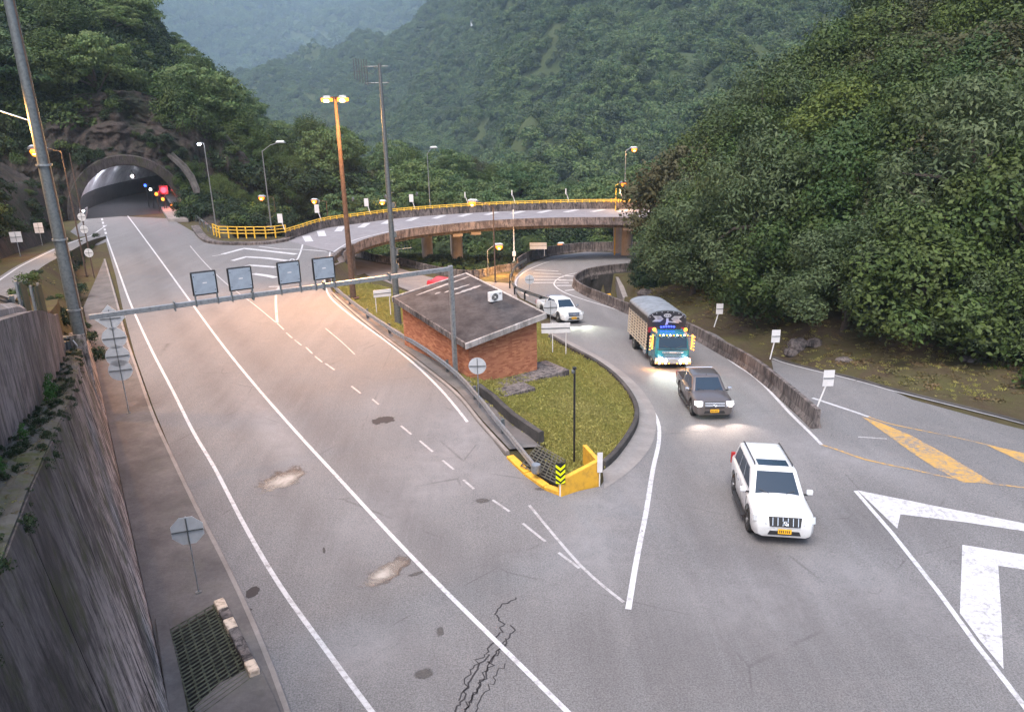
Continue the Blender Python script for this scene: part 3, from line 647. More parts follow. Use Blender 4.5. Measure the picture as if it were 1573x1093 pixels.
tm = MB().lathe([(0, -.16), (.16, -.16), (.19, 0), (.16, .16), (0, .16)], 16); o = tm.obj('end_terminal', M_GALV, smooth=True); o.location = (e[0]+t[0]*.12, e[1]+t[1]*.12, z-.06)
o.parent = gr; o.matrix_parent_inverse = Matrix.Translation(-gr.location)

# yellow headwall at the island tip
yw = T('headwall', 'yellow painted concrete headwall around the drain at the tip of the island', 'wall', PH(860, 762))
def ypart(px, hts, w, name='wall_panel', side=1):
    c = [PH(*p) for p in px]
    for i in range(len(c)-1):
        a, b = c[i], c[i+1]; d = (b-a)[:2]; L = np.linalg.norm(d); d /= L; nn = np.array([-d[1], d[0]])*w*side
        zz = min(a[2], b[2])-.2
        o = MB().add([(*a[:2], zz), (*(b[:2]-d*.004), zz), (*(b[:2]+nn-d*.004), zz), (*(a[:2]+nn), zz), (*a[:2], a[2]+hts[i]), (*(b[:2]-d*.004), b[2]+hts[i+1]), (*(b[:2]+nn-d*.004), b[2]+hts[i+1]), (*(a[:2]+nn), a[2]+hts[i])],
                     [(3, 2, 1, 0), (4, 5, 6, 7), (0, 1, 5, 4), (1, 2, 6, 5), (2, 3, 7, 6), (3, 0, 4, 7)]).obj(name, M_YWALL, bevel=.02)
        o.parent = yw; o.matrix_parent_inverse = Matrix.Translation(-yw.location)
ypart([(778, 705), (805, 731)], [.14, .16], .30, 'low_kerb'); ypart([(806, 732), (834, 752)], [.15, .16], .28, 'low_kerb'); ypart([(835, 753), (860, 763)], [.16, .2], .26, 'low_kerb')
ypart([(862, 764), (921, 746)], [.66, 1.02], .18); ypart([(922, 745), (901, 716)], [1.02, .92], .16)
gq2 = [P(826, 684, .2), P(868, 708, .2), P(860, 746, .2), P(800, 716, .2)]
sheet('drain_pit', [tuple(p[:2]) for p in gq2], M_VOID, .14, .8)
grating('drain_grating', 'square-mesh iron drain grating behind the yellow headwall', gq2, .2, 9, 8, simple('steel_mesh', (.13, .125, .10), .6, .4))

# ------------------------------------------------------------------ brick house
z0 = -.52; N0 = P(723, 600, -.6); E0 = P(825, 573, -.6); hd = (E0-N0)[:2]; HW = float(np.linalg.norm(hd)); hd /= HW; hn = np.array([-hd[1], hd[0]]); HD = 7.0
ang = math.atan2(hd[1], hd[0])
house = T('brick_house', 'small windowless red brick control house with a flat overhanging dark roof on the island', 'building', (N0[0], N0[1], z0), ang)
def wz(x, y=0.): return 2.42+.58*x/HW+.114*y               # wall height rises to the right
mb = MB(); t = .2
mb.add([(.03, .03, 0), (HW-.03, .03, 0), (HW-.03, HD-.03, 0), (.03, HD-.03, 0), (.03, .03, wz(0)), (HW-.03, .03, wz(HW)), (HW-.03, HD-.03, wz(HW, HD)), (.03, HD-.03, wz(0, HD))],
       [(3, 2, 1, 0), (4, 5, 6, 7), (0, 1, 5, 4), (1, 2, 6, 5), (2, 3, 7, 6), (3, 0, 4, 7)])
mb.obj('wall', M_BRICKC, house)
bh, bl = .082, .25
def bricks(fn, L, hfn, depth):
    mb = MB(); rows = int(4.2/bh)
    for r in range(rows):
        x = -(r % 2)*bl/2
        while x < L:
            x0, x1 = max(x, 0), min(x+bl-.016, L)
            if x1-x0 > .05 and r*bh+bh < hfn((x0+x1)/2) and not (depth == 'w' and 4.62 < (x0+x1)/2 < 4.70):
                o = rnd.uniform(0, .008); z0_, z1_ = r*bh+.012, (r+1)*bh
                mb.add([fn(u, d, z) for z in (z0_, z1_) for u, d in ((x0, .03), (x1, .03), (x1, -.012-o), (x0, -.012-o))], [(3, 2, 1, 0), (4, 5, 6, 7), (0, 1, 5, 4), (1, 2, 6, 5), (2, 3, 7, 6), (3, 0, 4, 7)])
            x += bl
    return mb
b1 = bricks(lambda u, d, z: (u, d, z), HW, wz, 'f').obj('brickwork', M_BRICK, house); b1['kind'] = 'stuff'
b2 = bricks(lambda u, d, z: (d, u+.04, z), HD-.04, lambda u: wz(0, u), 'w').obj('brickwork', M_BRICK, house); b2['kind'] = 'stuff'
b3 = bricks(lambda u, d, z: (HW-d, u+.04, z), HD-.04, lambda u: wz(HW, u), 'e').obj('brickwork', M_BRICK, house); b3['kind'] = 'stuff'
ov = .42; rx0, rx1, ry0, ry1 = -ov, HW+ov*.9, -ov, HD+ov
def rzf(x, y=0.): return 2.43+.58*x/HW+.114*y
rf = MB().add([(rx0+.05, ry0+.05, rzf(rx0, ry0)), (rx1-.05, ry0+.05, rzf(rx1, ry0)), (rx1-.05, ry1-.05, rzf(rx1, ry1)), (rx0+.05, ry1-.05, rzf(rx0, ry1)), (rx0+.05, ry0+.05, rzf(rx0, ry0)+.21), (rx1-.05, ry0+.05, rzf(rx1, ry0)+.21), (rx1-.05, ry1-.05, rzf(rx1, ry1)+.21), (rx0+.05, ry1-.05, rzf(rx0, ry1)+.21)],
         [(3, 2, 1, 0), (4, 5, 6, 7), (0, 1, 5, 4), (1, 2, 6, 5), (2, 3, 7, 6), (3, 0, 4, 7)]).obj('roof', M_ROOF, house)
def edge_(a, b, w, name='fascia', m=None):
    (x0, y0), (x1, y1) = a, b; d = Vector((x1-x0, y1-y0, 0)).normalized(); n_ = Vector((-d.y, d.x, 0))*w; vs_ = []
    for (x, y) in (a, b):
        for q in (Vector((x, y, 0)), Vector((x, y, 0))+n_):
            for dz in (-.04, .265): vs_.append((q.x, q.y, rzf(q.x, q.y)+dz))
    return MB().add(vs_, [(0, 1, 3, 2), (4, 6, 7, 5), (0, 4, 5, 1), (2, 3, 7, 6), (1, 5, 7, 3), (0, 2, 6, 4)]).obj(name, m or M_FASC, rf, bevel=.02)
edge_((rx0, ry0), (rx1, ry0), .10); edge_((rx1, ry0+.1), (rx1, ry1-.1), .10); edge_((rx1, ry1), (rx0, ry1), .10); edge_((rx0, ry1-.1), (rx0, ry0+.1), .10, 'fascia', M_CONCD)
M_PATCH = make_concrete('roof_lime_patch', (.36, .34, .33), (.20, .19, .19), 0, 0, 2)
def xyz_house(x, y, z): return house.location + Matrix.Rotation(ang, 3, 'Z') @ Vector((x, y, z))
def uv_roof(px, py):                # pixel -> house x,y on the roof plane
    best = None; d = ray(px, py)
    for z in np.arange(1.5, 4.6, .01):
        q = P(px, py, z); rel = q[:2]-N0[:2]; x, y = rel @ hd, rel @ hn; e = abs(z0+rzf(x, y)+.21-z)
        if best is None or e < best[0]: best = (e, x, y)
    return best[1:]
for (a_, b_, w_) in (((638, 454), (724, 424), .10), ((668, 452), (677, 449), .10), ((681, 450), (722, 437), .09), ((697, 453), (740, 438), .13)):
    A_, B_ = np.array(uv_roof(*a_)), np.array(uv_roof(*b_)); d_ = (B_-A_); L_ = np.linalg.norm(d_); d_ /= L_; n_ = np.array([-d_[1], d_[0]]); up_, dn_ = [], []
    for k in range(15):
        t_ = k/14; w2_ = w_*(math.sin(PI*t_)**.5)*(1+rnd.uniform(-.35, .35)); c_ = A_+d_*L_*t_+n_*rnd.uniform(-.02, .02); up_.append(c_+n_*w2_); dn_.append(c_-n_*w2_)
    pts = up_+dn_[::-1]; MB().add([(p[0], p[1], rzf(p[0], p[1])+.232) for p in pts], [tuple(range(len(pts)))]).obj('lime_patch', M_PATCH, rf)
o = MB().prism([(-.35, -1.15), (HW+1.3, -1.15), (HW+1.3, .9), (HW+.02, 1.0), (HW+.02, -.04), (-.35, -.04)], -.3, .15).obj('paved_apron', M_CONCD, house, bevel=.02)
o = MB().prism([(.1, -2.4), (2.3, -2.4), (2.3, -1.3), (.1, -1.3)], 0, .27).obj('cover_slab', M_CONCD, None, bevel=.02)
o.location = house.location; o.rotation_euler = house.rotation_euler; tag(o, 'low dark concrete cover slab in the grass in front of the brick wall', 'slab')
# condenser unit on the roof
x, y = uv_roof(763, 464)
acu = T('air_conditioner', 'white air conditioner condenser with a round fan standing on the dark roof', 'air conditioner', xyz_house(x, y, rzf(x, y)+.20), ang-.02)
MB().box((0, .15, .32), (.78, .28, .52)).obj('casing', M_WPAINT, acu, bevel=.02)
MB().lathe([(.0, .0), (.2, .0), (.2, -.012), (0, -.012)], 24, 'y', (-.1, .006, .32)).obj('fan_opening', M_BLACK, acu)
fg = MB()
for r_ in (.2, .15, .1): fg.tube([(-.1+r_*math.cos(a), -.016, .32+r_*math.sin(a)) for a in np.linspace(0, 2*PI, 21)], .006, 4)
for a in np.arange(0, 2*PI, PI/4): fg.tube([(-.1, -.016, .32), (-.1+.2*math.cos(a), -.016, .32+.2*math.sin(a))], .005, 4)
fg.obj('fan_guard', M_GALV, acu); MB().lathe([(0, -.02), (.045, -.02), (.045, -.03), (0, -.03)], 12, 'y', (-.1, 0, .32)).obj('fan_hub', M_WPAINT, acu)
for s in (-1, 1): MB().box((.28*s, .15, .03), (.06, .34, .06)).obj('foot', M_BLACK, acu)
for k in range(2): MB().box((.24, .006, .44+k*.06), (.12, .004, .025)).obj('vent_mark', M_BLACK, acu)

# ------------------------------------------------------------------ barriers along the ramp and loop
BAR = M_CONCD
def barrier(name, label, path, hh, w=.25, m=None, bays=4., group=None, z0=-.35, studs=True):
    c = smooth_path(path, .5); r = T(name, label, 'barrier', (*c[0], float(h(*c[0])))); inv = Matrix.Translation(-r.location)
    if group: r['group'] = group
    L = [0]
    for i in range(len(c)-1): L.append(L[-1]+np.linalg.norm(c[i+1]-c[i]))
    nb = max(1, round(L[-1]/bays)); cs = np.array(c)
    def at(s): return np.array([np.interp(s, L, cs[:, 0]), np.interp(s, L, cs[:, 1])])
    for k in range(nb):
        s0, s1 = L[-1]*k/nb+.012, L[-1]*(k+1)/nb-.012; rings = []; dzk = rnd.uniform(-.015, .015)
        for s in np.linspace(s0, s1, 6):
            p = at(s); t = at(min(s+.1, L[-1]))-at(max(s-.1, 0)); t /= np.linalg.norm(t); n_ = np.array([-t[1], t[0]]); z = float(h(*p)); H2 = hh(s/L[-1]) if callable(hh) else hh
            prof = [(-w*.95, z0), (-w*.9, .08), (-w*.52, .34), (-w*.42, H2-.03), (-w*.32, H2), (w*.32, H2), (w*.42, H2-.03), (w*.52, .34), (w*.9, .08), (w*.95, z0)]
            rings.append([(*(p+n_*a), z+b+dzk) for a, b in prof])
        o = MB().loft(rings).obj('barrier_panel', m or BAR); o.parent = r; o.matrix_parent_inverse = inv
    return r, c
barrier('concrete_barrier', 'long dark concrete barrier along the outside of the curving ramp, ending beside the exit road', PHs([(1254, 659), (1218, 625), (1172, 585), (1130, 556), (1090, 533), (1050, 512), (1010, 497), (965, 482), (925, 465), (893, 450), (882, 440), (890, 431), (908, 424), (950, 418), (990, 416)]), lambda u: .95 if u < .93 else .95-.0*u)
barrier('concrete_barrier', 'dark concrete parapet round the far outer edge of the loop road below the viaduct', PHs([(795, 414), (815, 401), (845, 393), (890, 387), (940, 386), (1000, 387), (1060, 388)]), 1.35, .22)
barrier('concrete_barrier', 'dark mossy boundary wall behind the brick house roof under the viaduct', PHs([(505, 383), (560, 397), (620, 408), (700, 425), (735, 426), (765, 419), (795, 414)]), .85, .2)
lrail = smooth_path(PHs([(809, 408), (793, 419), (786, 431), (785, 443), (796, 455), (815, 463), (840, 472), (858, 478)]), .5)
guardrail('guardrail', 'short curved guardrail on the inside of the loop behind the brick house', lrail, 3.0, M_GALVD, M_BLACK, -1, .75, double=False)
# trench under the loop
tz = float(h(*PH(940, 450)[:2]))
def ph(px, py, z): return P(px, py, z)
mb = MB(); ring = [PH(*q) for q in ((884, 440), (892, 431), (910, 424), (950, 419), (990, 417))]
mb.loft([[(p[0], p[1], p[2]+.02), (p[0], p[1], p[2]-3.8), (p[0]+.1, p[1]+.25, p[2]-3.8), (p[0]+.1, p[1]+.25, p[2]+.02)] for p in ring]); o = mb.obj('underpass_wall', M_CURBD); tag(o, 'dark wall of the underpass below the inner edge of the loop', 'wall')
g0 = [P(900, 438, -6.9), P(921, 432.5, -6.9), P(928, 433, -6.9), P(939, 453, -6.9), P(915, 450, -6.9)]
mb = MB(); mb.add([tuple(p) for p in g0[:3]]+[tuple(g0[3]), tuple(g0[4])]+[(p[0], p[1]+.2, p[2]-.4) for p in g0], [(0, 1, 2, 3, 4), (9, 8, 7, 6, 5)]+[(k, (k+1) % 5, 5+(k+1) % 5, 5+k) for k in range(5)])
o = mb.obj('underpass_ramp', M_YWALL); tag(o, 'slab coloured as orange-lit road down in the underpass inside the loop', 'slab')  # orange lamp glow on the underpass floor is put into the slab's colour
a, b = P(944, 420, -5.0), P(957, 457, -5.2)
o = MB().add([(a[0], a[1], a[2]), (b[0], b[1], b[2]), (b[0]+.5, b[1], b[2]), (a[0]+.5, a[1], a[2]), (a[0], a[1], a[2]-2.6), (b[0], b[1], b[2]-2.6), (b[0]+.5, b[1], b[2]-2.6), (a[0]+.5, a[1], a[2]-2.6)], [(0, 1, 2, 3), (7, 6, 5, 4), (0, 4, 5, 1), (1, 5, 6, 2), (2, 6, 7, 3), (3, 7, 4, 0)]).obj('trench_wall', M_CONC)
tag(o, 'grey concrete cheek wall of the underpass trench beside the leafy bank', 'wall')

# ------------------------------------------------------------------ viaduct
near_px = [(560, 366), (600, 355.5), (640, 348.5), (700, 342), (760, 337), (815, 334.5), (870, 333), (950, 332.6), (1030, 333), (1110, 334)]
far_px = [(440, 370), (462, 363), (500, 351), (560, 342.5), (600, 337), (650, 332.5), (700, 329), (760, 325.5), (830, 323), (900, 321.5), (960, 321.5), (1030, 322.5), (1110, 324)]
vn = smooth_path([P(527, 386, .35)[:2], P(541, 375, .35)[:2]]+[P(x, y, .35)[:2] for x, y in near_px], 1.5)
vf = smooth_path([P(x, y, 0)[:2] for x, y in far_px], 1.5)
def resample(c, n):
    c = np.array(c); L = np.r_[0, np.cumsum(np.linalg.norm(np.diff(c, axis=0), axis=1))]; s = np.linspace(0, L[-1], n); return np.c_[np.interp(s, L, c[:, 0]), np.interp(s, L, c[:, 1])]
NV = 70; vn, vf = resample(vn, NV), resample(vf, NV)
via = T('viaduct', 'curved concrete viaduct with dark parapets carrying the upper road past the valley', 'viaduct', (0, 90, -8)); vinv = Matrix.Translation(-via.location)
def vp(mb, name, m, **k): o = mb.obj(name, m, **k); o.parent = via; o.matrix_parent_inverse = vinv; return o
def strip(off_a, off_b, za, zb, which, i0=0, i1=NV):
    c = vn if which == 'n' else vf; rings = []
    for i in range(i0, i1):
        d = vf[i]-vn[i]; d /= np.linalg.norm(d); d = d if which == 'n' else -d    # inward
        p = c[i]; rings.append([(*(p+d*off_a), za), (*(p+d*off_a), zb), (*(p+d*off_b), zb), (*(p+d*off_b), za)])
    return MB().loft(rings)
vp(MB().loft([[(*vn[i], -.02), (*vf[i], -.02), (*vf[i], -.5), (*vn[i], -.5)] for i in range(NV)]), 'deck_slab', M_GIRD)
M_DECK = make_concrete('light_bridge_road', (.19, .18, .195), (.235, .225, .24))
vd = MB().add([(*q, .045) for i in range(NV) for q in (vn[i], vf[i])], [(2*i, 2*i+2, 2*i+3, 2*i+1) for i in range(NV-1)]); vp(vd, 'road_surface', M_DECK)
for k in range(10, NV, 6):                                # parapet in bays
    pass
step = 5
for i in range(0, NV-1, step):
    j = min(i+step+1, NV)
    vp(strip(-.22, .0, -.9, .92, 'f', i, j), 'parapet_panel', M_CONCD)
    vp(strip(-.2, .0, -.60, .30, 'n', i, j), 'parapet_panel', M_GIRD)
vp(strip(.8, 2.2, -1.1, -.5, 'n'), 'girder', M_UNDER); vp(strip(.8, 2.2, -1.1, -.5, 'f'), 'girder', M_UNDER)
def vpaint(name, pts, w=.3, m=None):
    o = stripe(name, pts, w, m, dz=.056, hf=lambda x, y: 0., smooth=False, step=2); return o
ln = [vn[i]+(vf[i]-vn[i])*.16 for i in range(0, NV)]; vpaint('lane_line', ln, .16)
cen = [vn[i]+(vf[i]-vn[i])*.62 for i in range(NV)]
for k in range(2, NV-4, 5 if False else 4):
    a = vn[k]+(vf[k]-vn[k])*.70; b = vn[min(k+2, NV-1)]+(vf[min(k+2, NV-1)]-vn[min(k+2, NV-1)])*.93; vpaint('hatch_mark', [a, b], .85)
for px, py in ((653, 400), (700, 425), (966, 395)):
    c = P(px, 352 if px < 900 else 346, -1.6)[:2]; c = c+np.array([0, 1.2]); zb_ = float(h(*c))-1.5
    vp(MB().lathe([(.72, 0), (.72, -1.05-zb_)], 24, 'z', (c[0], c[1], zb_)), 'column', M_COLUMN, smooth=True)
    vp(MB().lathe([(.6, 0), (.6, -1.05-zb_)], 20, 'z', (c[0]-.6, c[1]+4.2, zb_)), 'column', M_COLUMN, smooth=True)
    i = int(np.argmin(np.hypot(vn[:, 0]-c[0], vn[:, 1]-c[1]))); d = vf[i]-vn[i]; d /= np.linalg.norm(d)
    vp(MB().box((*(vn[i]+d*3.3), -1.25), (5.2, 1.2, .35), rz=math.atan2(d[1], d[0])), 'pier_cap', M_COLUMN)
# retaining wall below the near end of the viaduct
kerb('abutment_wall', [tuple(q) for q in ([P(505, 437, 0)[:2], P(503, 420, 0)[:2], P(510, 402, 0)[:2], P(525, 388, 0)[:2]])]+[tuple(vn[2]), tuple(vn[5])], .4, .45, M_CONCD, z0=-6.5, hf=lambda x, y: 0., kind='structure', smooth=False)
# yellow railing on the outer parapet
rl = T('yellow_railing', 'yellow steel railing running along the outer parapet of the viaduct', 'railing', (*vf[0], .9)); rinv = Matrix.Translation(-rl.location)
rp = [(*q, .92) for q in vf]
for z in (.12, .33): o = MB().tube([(p[0], p[1], p[2]+z) for p in rp], .055, 6).obj('rail', M_YRAIL); o.parent = rl; o.matrix_parent_inverse = rinv
rs = resample(vf, 66)
pm = None
for k, q in enumerate(rs):
    if pm is None: pm = MB().box((0, 0, .2), (.12, .12, .42)).mesh('post', M_YRAIL)
    o = link(bpy.data.objects.new('post', pm)); o.parent = rl; o.matrix_parent_inverse = rinv; o.location = (*q, .9)
# yellow fence between tunnel and viaduct
fpx = [(329, 362), (338, 366), (366, 367), (392, 367), (409, 367), (424, 366), (440, 364)]
fp = [PH(*q)[:2] for q in fpx]; fl = T('yellow_fence', 'short yellow tubular fence on the kerb where the viaduct begins', 'fence', (*fp[0], 0)); finv = Matrix.Translation(-fl.location)
def fput(o): o.parent = fl; o.matrix_parent_inverse = finv; return o
for z in (.45, .8, 1.15): fput(MB().tube([(*p, z+.15) for p in densify(fp, 1.5, False)], .05, 6).obj('rail', M_YRAIL))
for p in densify(fp, 1.5, False): fput(MB().box((*p, .7), (.12, .12, 1.3)).obj('post', M_YRAIL))
kerb('kerb', [tuple(PH(*q)[:2]) for q in ((300, 350), (312, 366), (330, 374), (370, 376), (410, 375), (436, 371), (448, 366))], .9, .32, M_CONCD)
trail = smooth_path(PHs([(282, 325), (300, 338), (318, 352), (331, 364)]), .8)
guardrail('guardrail', 'short guardrail from the tunnel mouth to the yellow fence', trail, 3, M_GALVD, M_GALVD, -1, .7)
o = MB().prism([tuple(P(*q)[:2]) for q in ((248, 322), (259, 341), (290, 341), (294, 333), (278, 320))], 0, .45).obj('raised_kerb', M_CONC, bevel=.03); o['kind'] = 'structure'
# ------------------------------------------------------------------ vehicles (local frame: x forward, y left, z up)
def paint_mat(name, c, rough=.25, metal=0.):
    g = G(name); n = g.noise(g.obj_coords(), 3, 4); low = g.n.new('ShaderNodeSeparateXYZ'); g.t.links.new(g.obj_coords(), low.inputs[0])
    dirt = g.math('MULTIPLY', g.ramp(low.outputs[2], .75, .25), g.ramp(n, .3, .65, .15, .55))
    g.set('Base Color', g.mix(dirt, c, (.22, .19, .16))); g.set('Roughness', g.ramp(n, .3, .7, rough, rough+.12)); g.set('Metallic', metal)
    g.set('Coat Weight', .6); g.set('Coat Roughness', .08); return g.m
M_CWHITE = paint_mat('white_car_paint', (.62, .635, .65)); M_CGREY = paint_mat('dark_grey_car_paint', (.12, .105, .105), .3, .4)
M_TEAL = paint_mat('teal_truck_paint', (.01, .13, .18)); M_CRED = paint_mat('red_car_paint', (.45, .02, .03))
M_GLASS = simple('dark_tinted_glass', (.016, .032, .055), .12, 0, 0, 3, 0, spec=.35)
M_TYRE = simple('tyre_rubber', (.018, .018, .018), .85); M_RIM = simple('alloy_rim', (.45, .46, .48), .3, .8, var=.05); M_CHROME = simple('chrome_trim', (.65, .66, .68), .15, .9, 0, 3, 0)
M_PLAST = simple('black_plastic', (.02, .02, .022), .55); M_PLATE = simple('yellow_plate', (.80, .42, .02), .5, var=.03); M_INK = simple('black_ink', (.02, .02, .02), .6)
E_HEAD = emit('lit_headlight', (1, .90, .78), 14); E_HEADC = emit('lit_cool_headlight', (.88, 1., .95), 10); E_AMB = emit('lit_amber_lamp', (1, .26, .02), 2.6); E_BLUE = emit('lit_blue_lamp', (.03, .05, 1), 2.5)
E_REDL = emit('lit_red_lamp', (1, .02, .03), 4); E_WHT = emit('lit_white_lamp', (1, .95, .9), 8); M_LENS = simple('clear_lamp_lens', (.55, .58, .60), .1, .3, 0, 3, 0); M_TAIL = simple('red_tail_lens', (.35, .02, .02), .2)
def place(o, x, y, deg, zoff=.035):
    a = math.radians(deg); f = np.array([math.cos(a), math.sin(a)]); s = np.array([-f[1], f[0]])
    z0_, z1_ = float(h(x-f[0]*1.4, y-f[1]*1.4)), float(h(x+f[0]*1.4, y+f[1]*1.4)); zl_, zr_ = float(h(*(np.array([x, y])+s*.8))), float(h(*(np.array([x, y])-s*.8)))
    X = Vector((*f, (z1_-z0_)/2.8)).normalized(); Y = Vector((*s, (zl_-zr_)/1.6)); Y = (Y-X*Y.dot(X)).normalized(); Z = X.cross(Y)
    Mx = Matrix((X, Y, Z)).transposed(); o.location = (x, y, (z0_+z1_)/2+zoff); o.rotation_euler = Mx.to_euler()
def ringbody(st):     # station: x, halfwidth, zbottom, zshoulder, ztop, crown half-width ratio
    x, w, zb_, zs, zt, r = st
    half = [(0, zb_), (w*.80, zb_), (w*.95, zb_+.06), (w, zb_+.22), (w, (zb_+zs)/2+.06), (w*.985, zs-.06), (w*.95, zs), (w*r, zt-.02), (w*r*.6, zt+.012), (0, zt+.02)]
    return [(x, y, z) for y, z in half]+[(x, -y, z) for y, z in half[-2:0:-1]]
def cut_wheels(o, xs, r, w):
    cutm = MB()
    for x in xs:
        for s in (-1, 1): cutm.lathe([(0, -.22), (r, -.22), (r, .3), (0, .3)], 24, 'y', (x, s*w, r*.92))
    c = link(bpy.data.objects.new('cutter', cutm.mesh('cutter', M_PLAST))); b = o.modifiers.new('b', 'BOOLEAN'); b.object = c; b.operation = 'DIFFERENCE'; b.solver = 'EXACT'
    par = o.parent; o.parent = None
    dg = bpy.context.evaluated_depsgraph_get(); dg.update(); me = bpy.data.meshes.new_from_object(o.evaluated_get(dg), depsgraph=dg)
    o.modifiers.clear(); o.data = me; o.parent = par; bpy.data.objects.remove(c)
    me.shade_smooth()
    try: me.set_sharp_from_angle(angle=math.radians(35))
    except Exception: pass
def wheel(root, x, y, r, w=.25, six=6):
    s = 1 if y > 0 else -1
    prof = [(r*.62, -w/2), (r*.93, -w/2), (r, -w/2+.04), (r, w/2-.04), (r*.93, w/2), (r*.62, w/2)]
    t = MB().lathe(prof, 28, 'y', (x, y, r)).obj('wheel', M_TYRE, root, smooth=True)
    m = MB().lathe([(r*.64, -.03), (r*.64, .07), (r*.58, .08), (r*.56, .0), (0, .0), (0, -.03)], 24, 'y', (x, y+s*.03, r)) if s > 0 else MB().lathe([(r*.64, .03), (r*.64, -.07), (r*.58, -.08), (r*.56, 0), (0, 0), (0, .03)], 24, 'y', (x, y-.03, r))
    hub = MB()
    m.obj('rim', M_PLAST, t)
    for k in range(six):
        a = 2*PI*k/six; d = Vector((math.cos(a), 0, math.sin(a))); c = Vector((x, y+s*(w/2-.02), r))
        hub.box(c+d*r*.32, (r*.60, .035, .085), rot=Matrix.Rotation(-a, 3, 'Y'))
    hub.lathe([(0, -.03), (.09, -.03), (.09, .03), (0, .03)], 12, 'y', (x, y+s*(w/2-.01), r)); hub.lathe([(r*.60, -.02), (r*.64, -.02), (r*.64, .02), (r*.60, .02)], 24, 'y', (x, y+s*(w/2-.02), r))
    hub.obj('spokes', M_RIM, t)
def quadplate(root, name, m, c4, off, th=.012, bev=0.):   # slab from four corners (outward normal from winding)
    c = [Vector(q) for q in c4]; n = (c[1]-c[0]).cross(c[3]-c[0]).normalized()
    mb = MB().add([tuple(q+n*(off-th)) for q in c]+[tuple(q+n*off) for q in c], [(3, 2, 1, 0), (4, 5, 6, 7), (0, 1, 5, 4), (1, 2, 6, 5), (2, 3, 7, 6), (3, 0, 4, 7)])
    return mb.obj(name, m, root, bevel=bev)
def car(kind, label, m, loc, deg, group=None, lights=True, cool=False):
    suv = kind == 'suv'
    root = T({'suv': 'suv', 'pickup': 'pickup_truck'}[kind], label, {'suv': 'suv', 'pickup': 'pickup truck'}[kind], (0, 0, 0), 0, group)
    if suv:
        R, wb, L0, L1, Wd = .39, (1.40, -1.39), 2.40, -2.38, .94
        st = [(L0, .66, .42, .72, .78, .90), (L0-.04, .80, .34, .80, .93, .88), (L0-.16, .89, .30, .92, 1.03, .86), (L0-.45, .935, .29, 1.0, 1.10, .80), (1.60, .94, .29, 1.02, 1.16, .78), (1.05, .94, .29, 1.06, 1.20, .80), (.4, .945, .29, 1.10, 1.22, .84), (-.8, .945, .29, 1.13, 1.24, .86),
              (-1.9, .935, .30, 1.15, 1.25, .86), (-2.28, .90, .34, 1.14, 1.24, .86), (L1, .80, .42, 1.05, 1.15, .88)]
        gh = dict(xf0=1.12, xf1=.42, xr0=-2.30, xr1=-2.02, w0=.86, w1=.70, z0=1.14, z1=1.80)
    else:
        R, wb, L0, L1, Wd = .38, (1.62, -1.47), 2.64, -2.64, .925
        st = [(L0, .66, .44, .70, .76, .90), (L0-.04, .80, .34, .78, .90, .88), (L0-.18, .89, .30, .88, 1.0, .86), (L0-.5, .92, .30, .98, 1.08, .80), (1.75, .925, .30, 1.0, 1.13, .78), (1.30, .925, .30, 1.03, 1.16, .80), (.6, .93, .30, 1.06, 1.17, .84), (-.9, .93, .31, 1.08, 1.17, .86), (-1.0, .92, .33, 1.06, 1.10, .9)]
        gh = dict(xf0=1.36, xf1=.66, xr0=-.98, xr1=-.72, w0=.84, w1=.66, z0=1.10, z1=1.72)
    body = MB().loft([ringbody(s_) for s_ in st]).obj('body', m, root, smooth=True)
    cut_wheels(body, wb, R+.09, Wd)
    g_ = gh; xf0, xf1, xr0, xr1, w0, w1, za, zc = (g_[k] for k in ('xf0', 'xf1', 'xr0', 'xr1', 'w0', 'w1', 'z0', 'z1'))
    def rr(u, inset=0.):           # rounded ring of the greenhouse at height fraction u
        f = xf0+(xf1-xf0)*u; r_ = xr0+(xr1-xr0)*u; w = w0+(w1-w0)*u; pts = []; rad = .16
        f -= inset; r_ += inset; w -= inset
        for cx_, cy_, a0 in ((f-rad, w-rad, 0), (r_+rad, w-rad, 90), (r_+rad, -w+rad, 180), (f-rad, -w+rad, 270)):
            for k in range(5):
                a = math.radians(a0+k*22.5); pts.append((cx_+rad*math.cos(a), cy_+rad*math.sin(a)))
        return pts
    rings = [[(x, y, za+(zc-za)*u-(.0 if u < 1 else 0)) for x, y in rr(u)] for u in (-.15, 0, .5, .93)]+[[(x, y, zc-.005) for x, y in rr(.98, .03)], [(x, y, zc+.03) for x, y in rr(1, .12)], [(x, y, zc+.045) for x, y in rr(1, .3)]]
    cab = MB().loft(rings).obj('cabin', m, body, smooth=True)
    # glazing
    def gp(u, v, face):             # point on greenhouse face
        w = w0+(w1-w0)*u
        if face == 'f': return (xf0+(xf1-xf0)*u+.0, -w+2*w*v, za+(zc-za)*u)
        if face == 'b': return (xr0+(xr1-xr0)*u, w-2*w*v, za+(zc-za)*u)
        f = xf0+(xf1-xf0)*u; r_ = xr0+(xr1-xr0)*u; x = f+(r_-f)*v
        return (x, w, za+(zc-za)*u) if face == 'l' else (x, -w, za+(zc-za)*u)
    quadplate(root, 'windscreen', M_GLASS, [gp(.07, .09, 'f'), gp(.07, .91, 'f'), gp(.90, .90, 'f'), gp(.90, .10, 'f')], .008, .02, .012)
    quadplate(root, 'rear_window', M_GLASS, [gp(.2, .12, 'b'), gp(.2, .88, 'b'), gp(.85, .88, 'b'), gp(.85, .12, 'b')], .01, .02, .01)
    vs_ = [(.07, .36, .16), (.38, .62), (.64, .90)] if suv else [(.10, .50, .2), (.53, .88)]
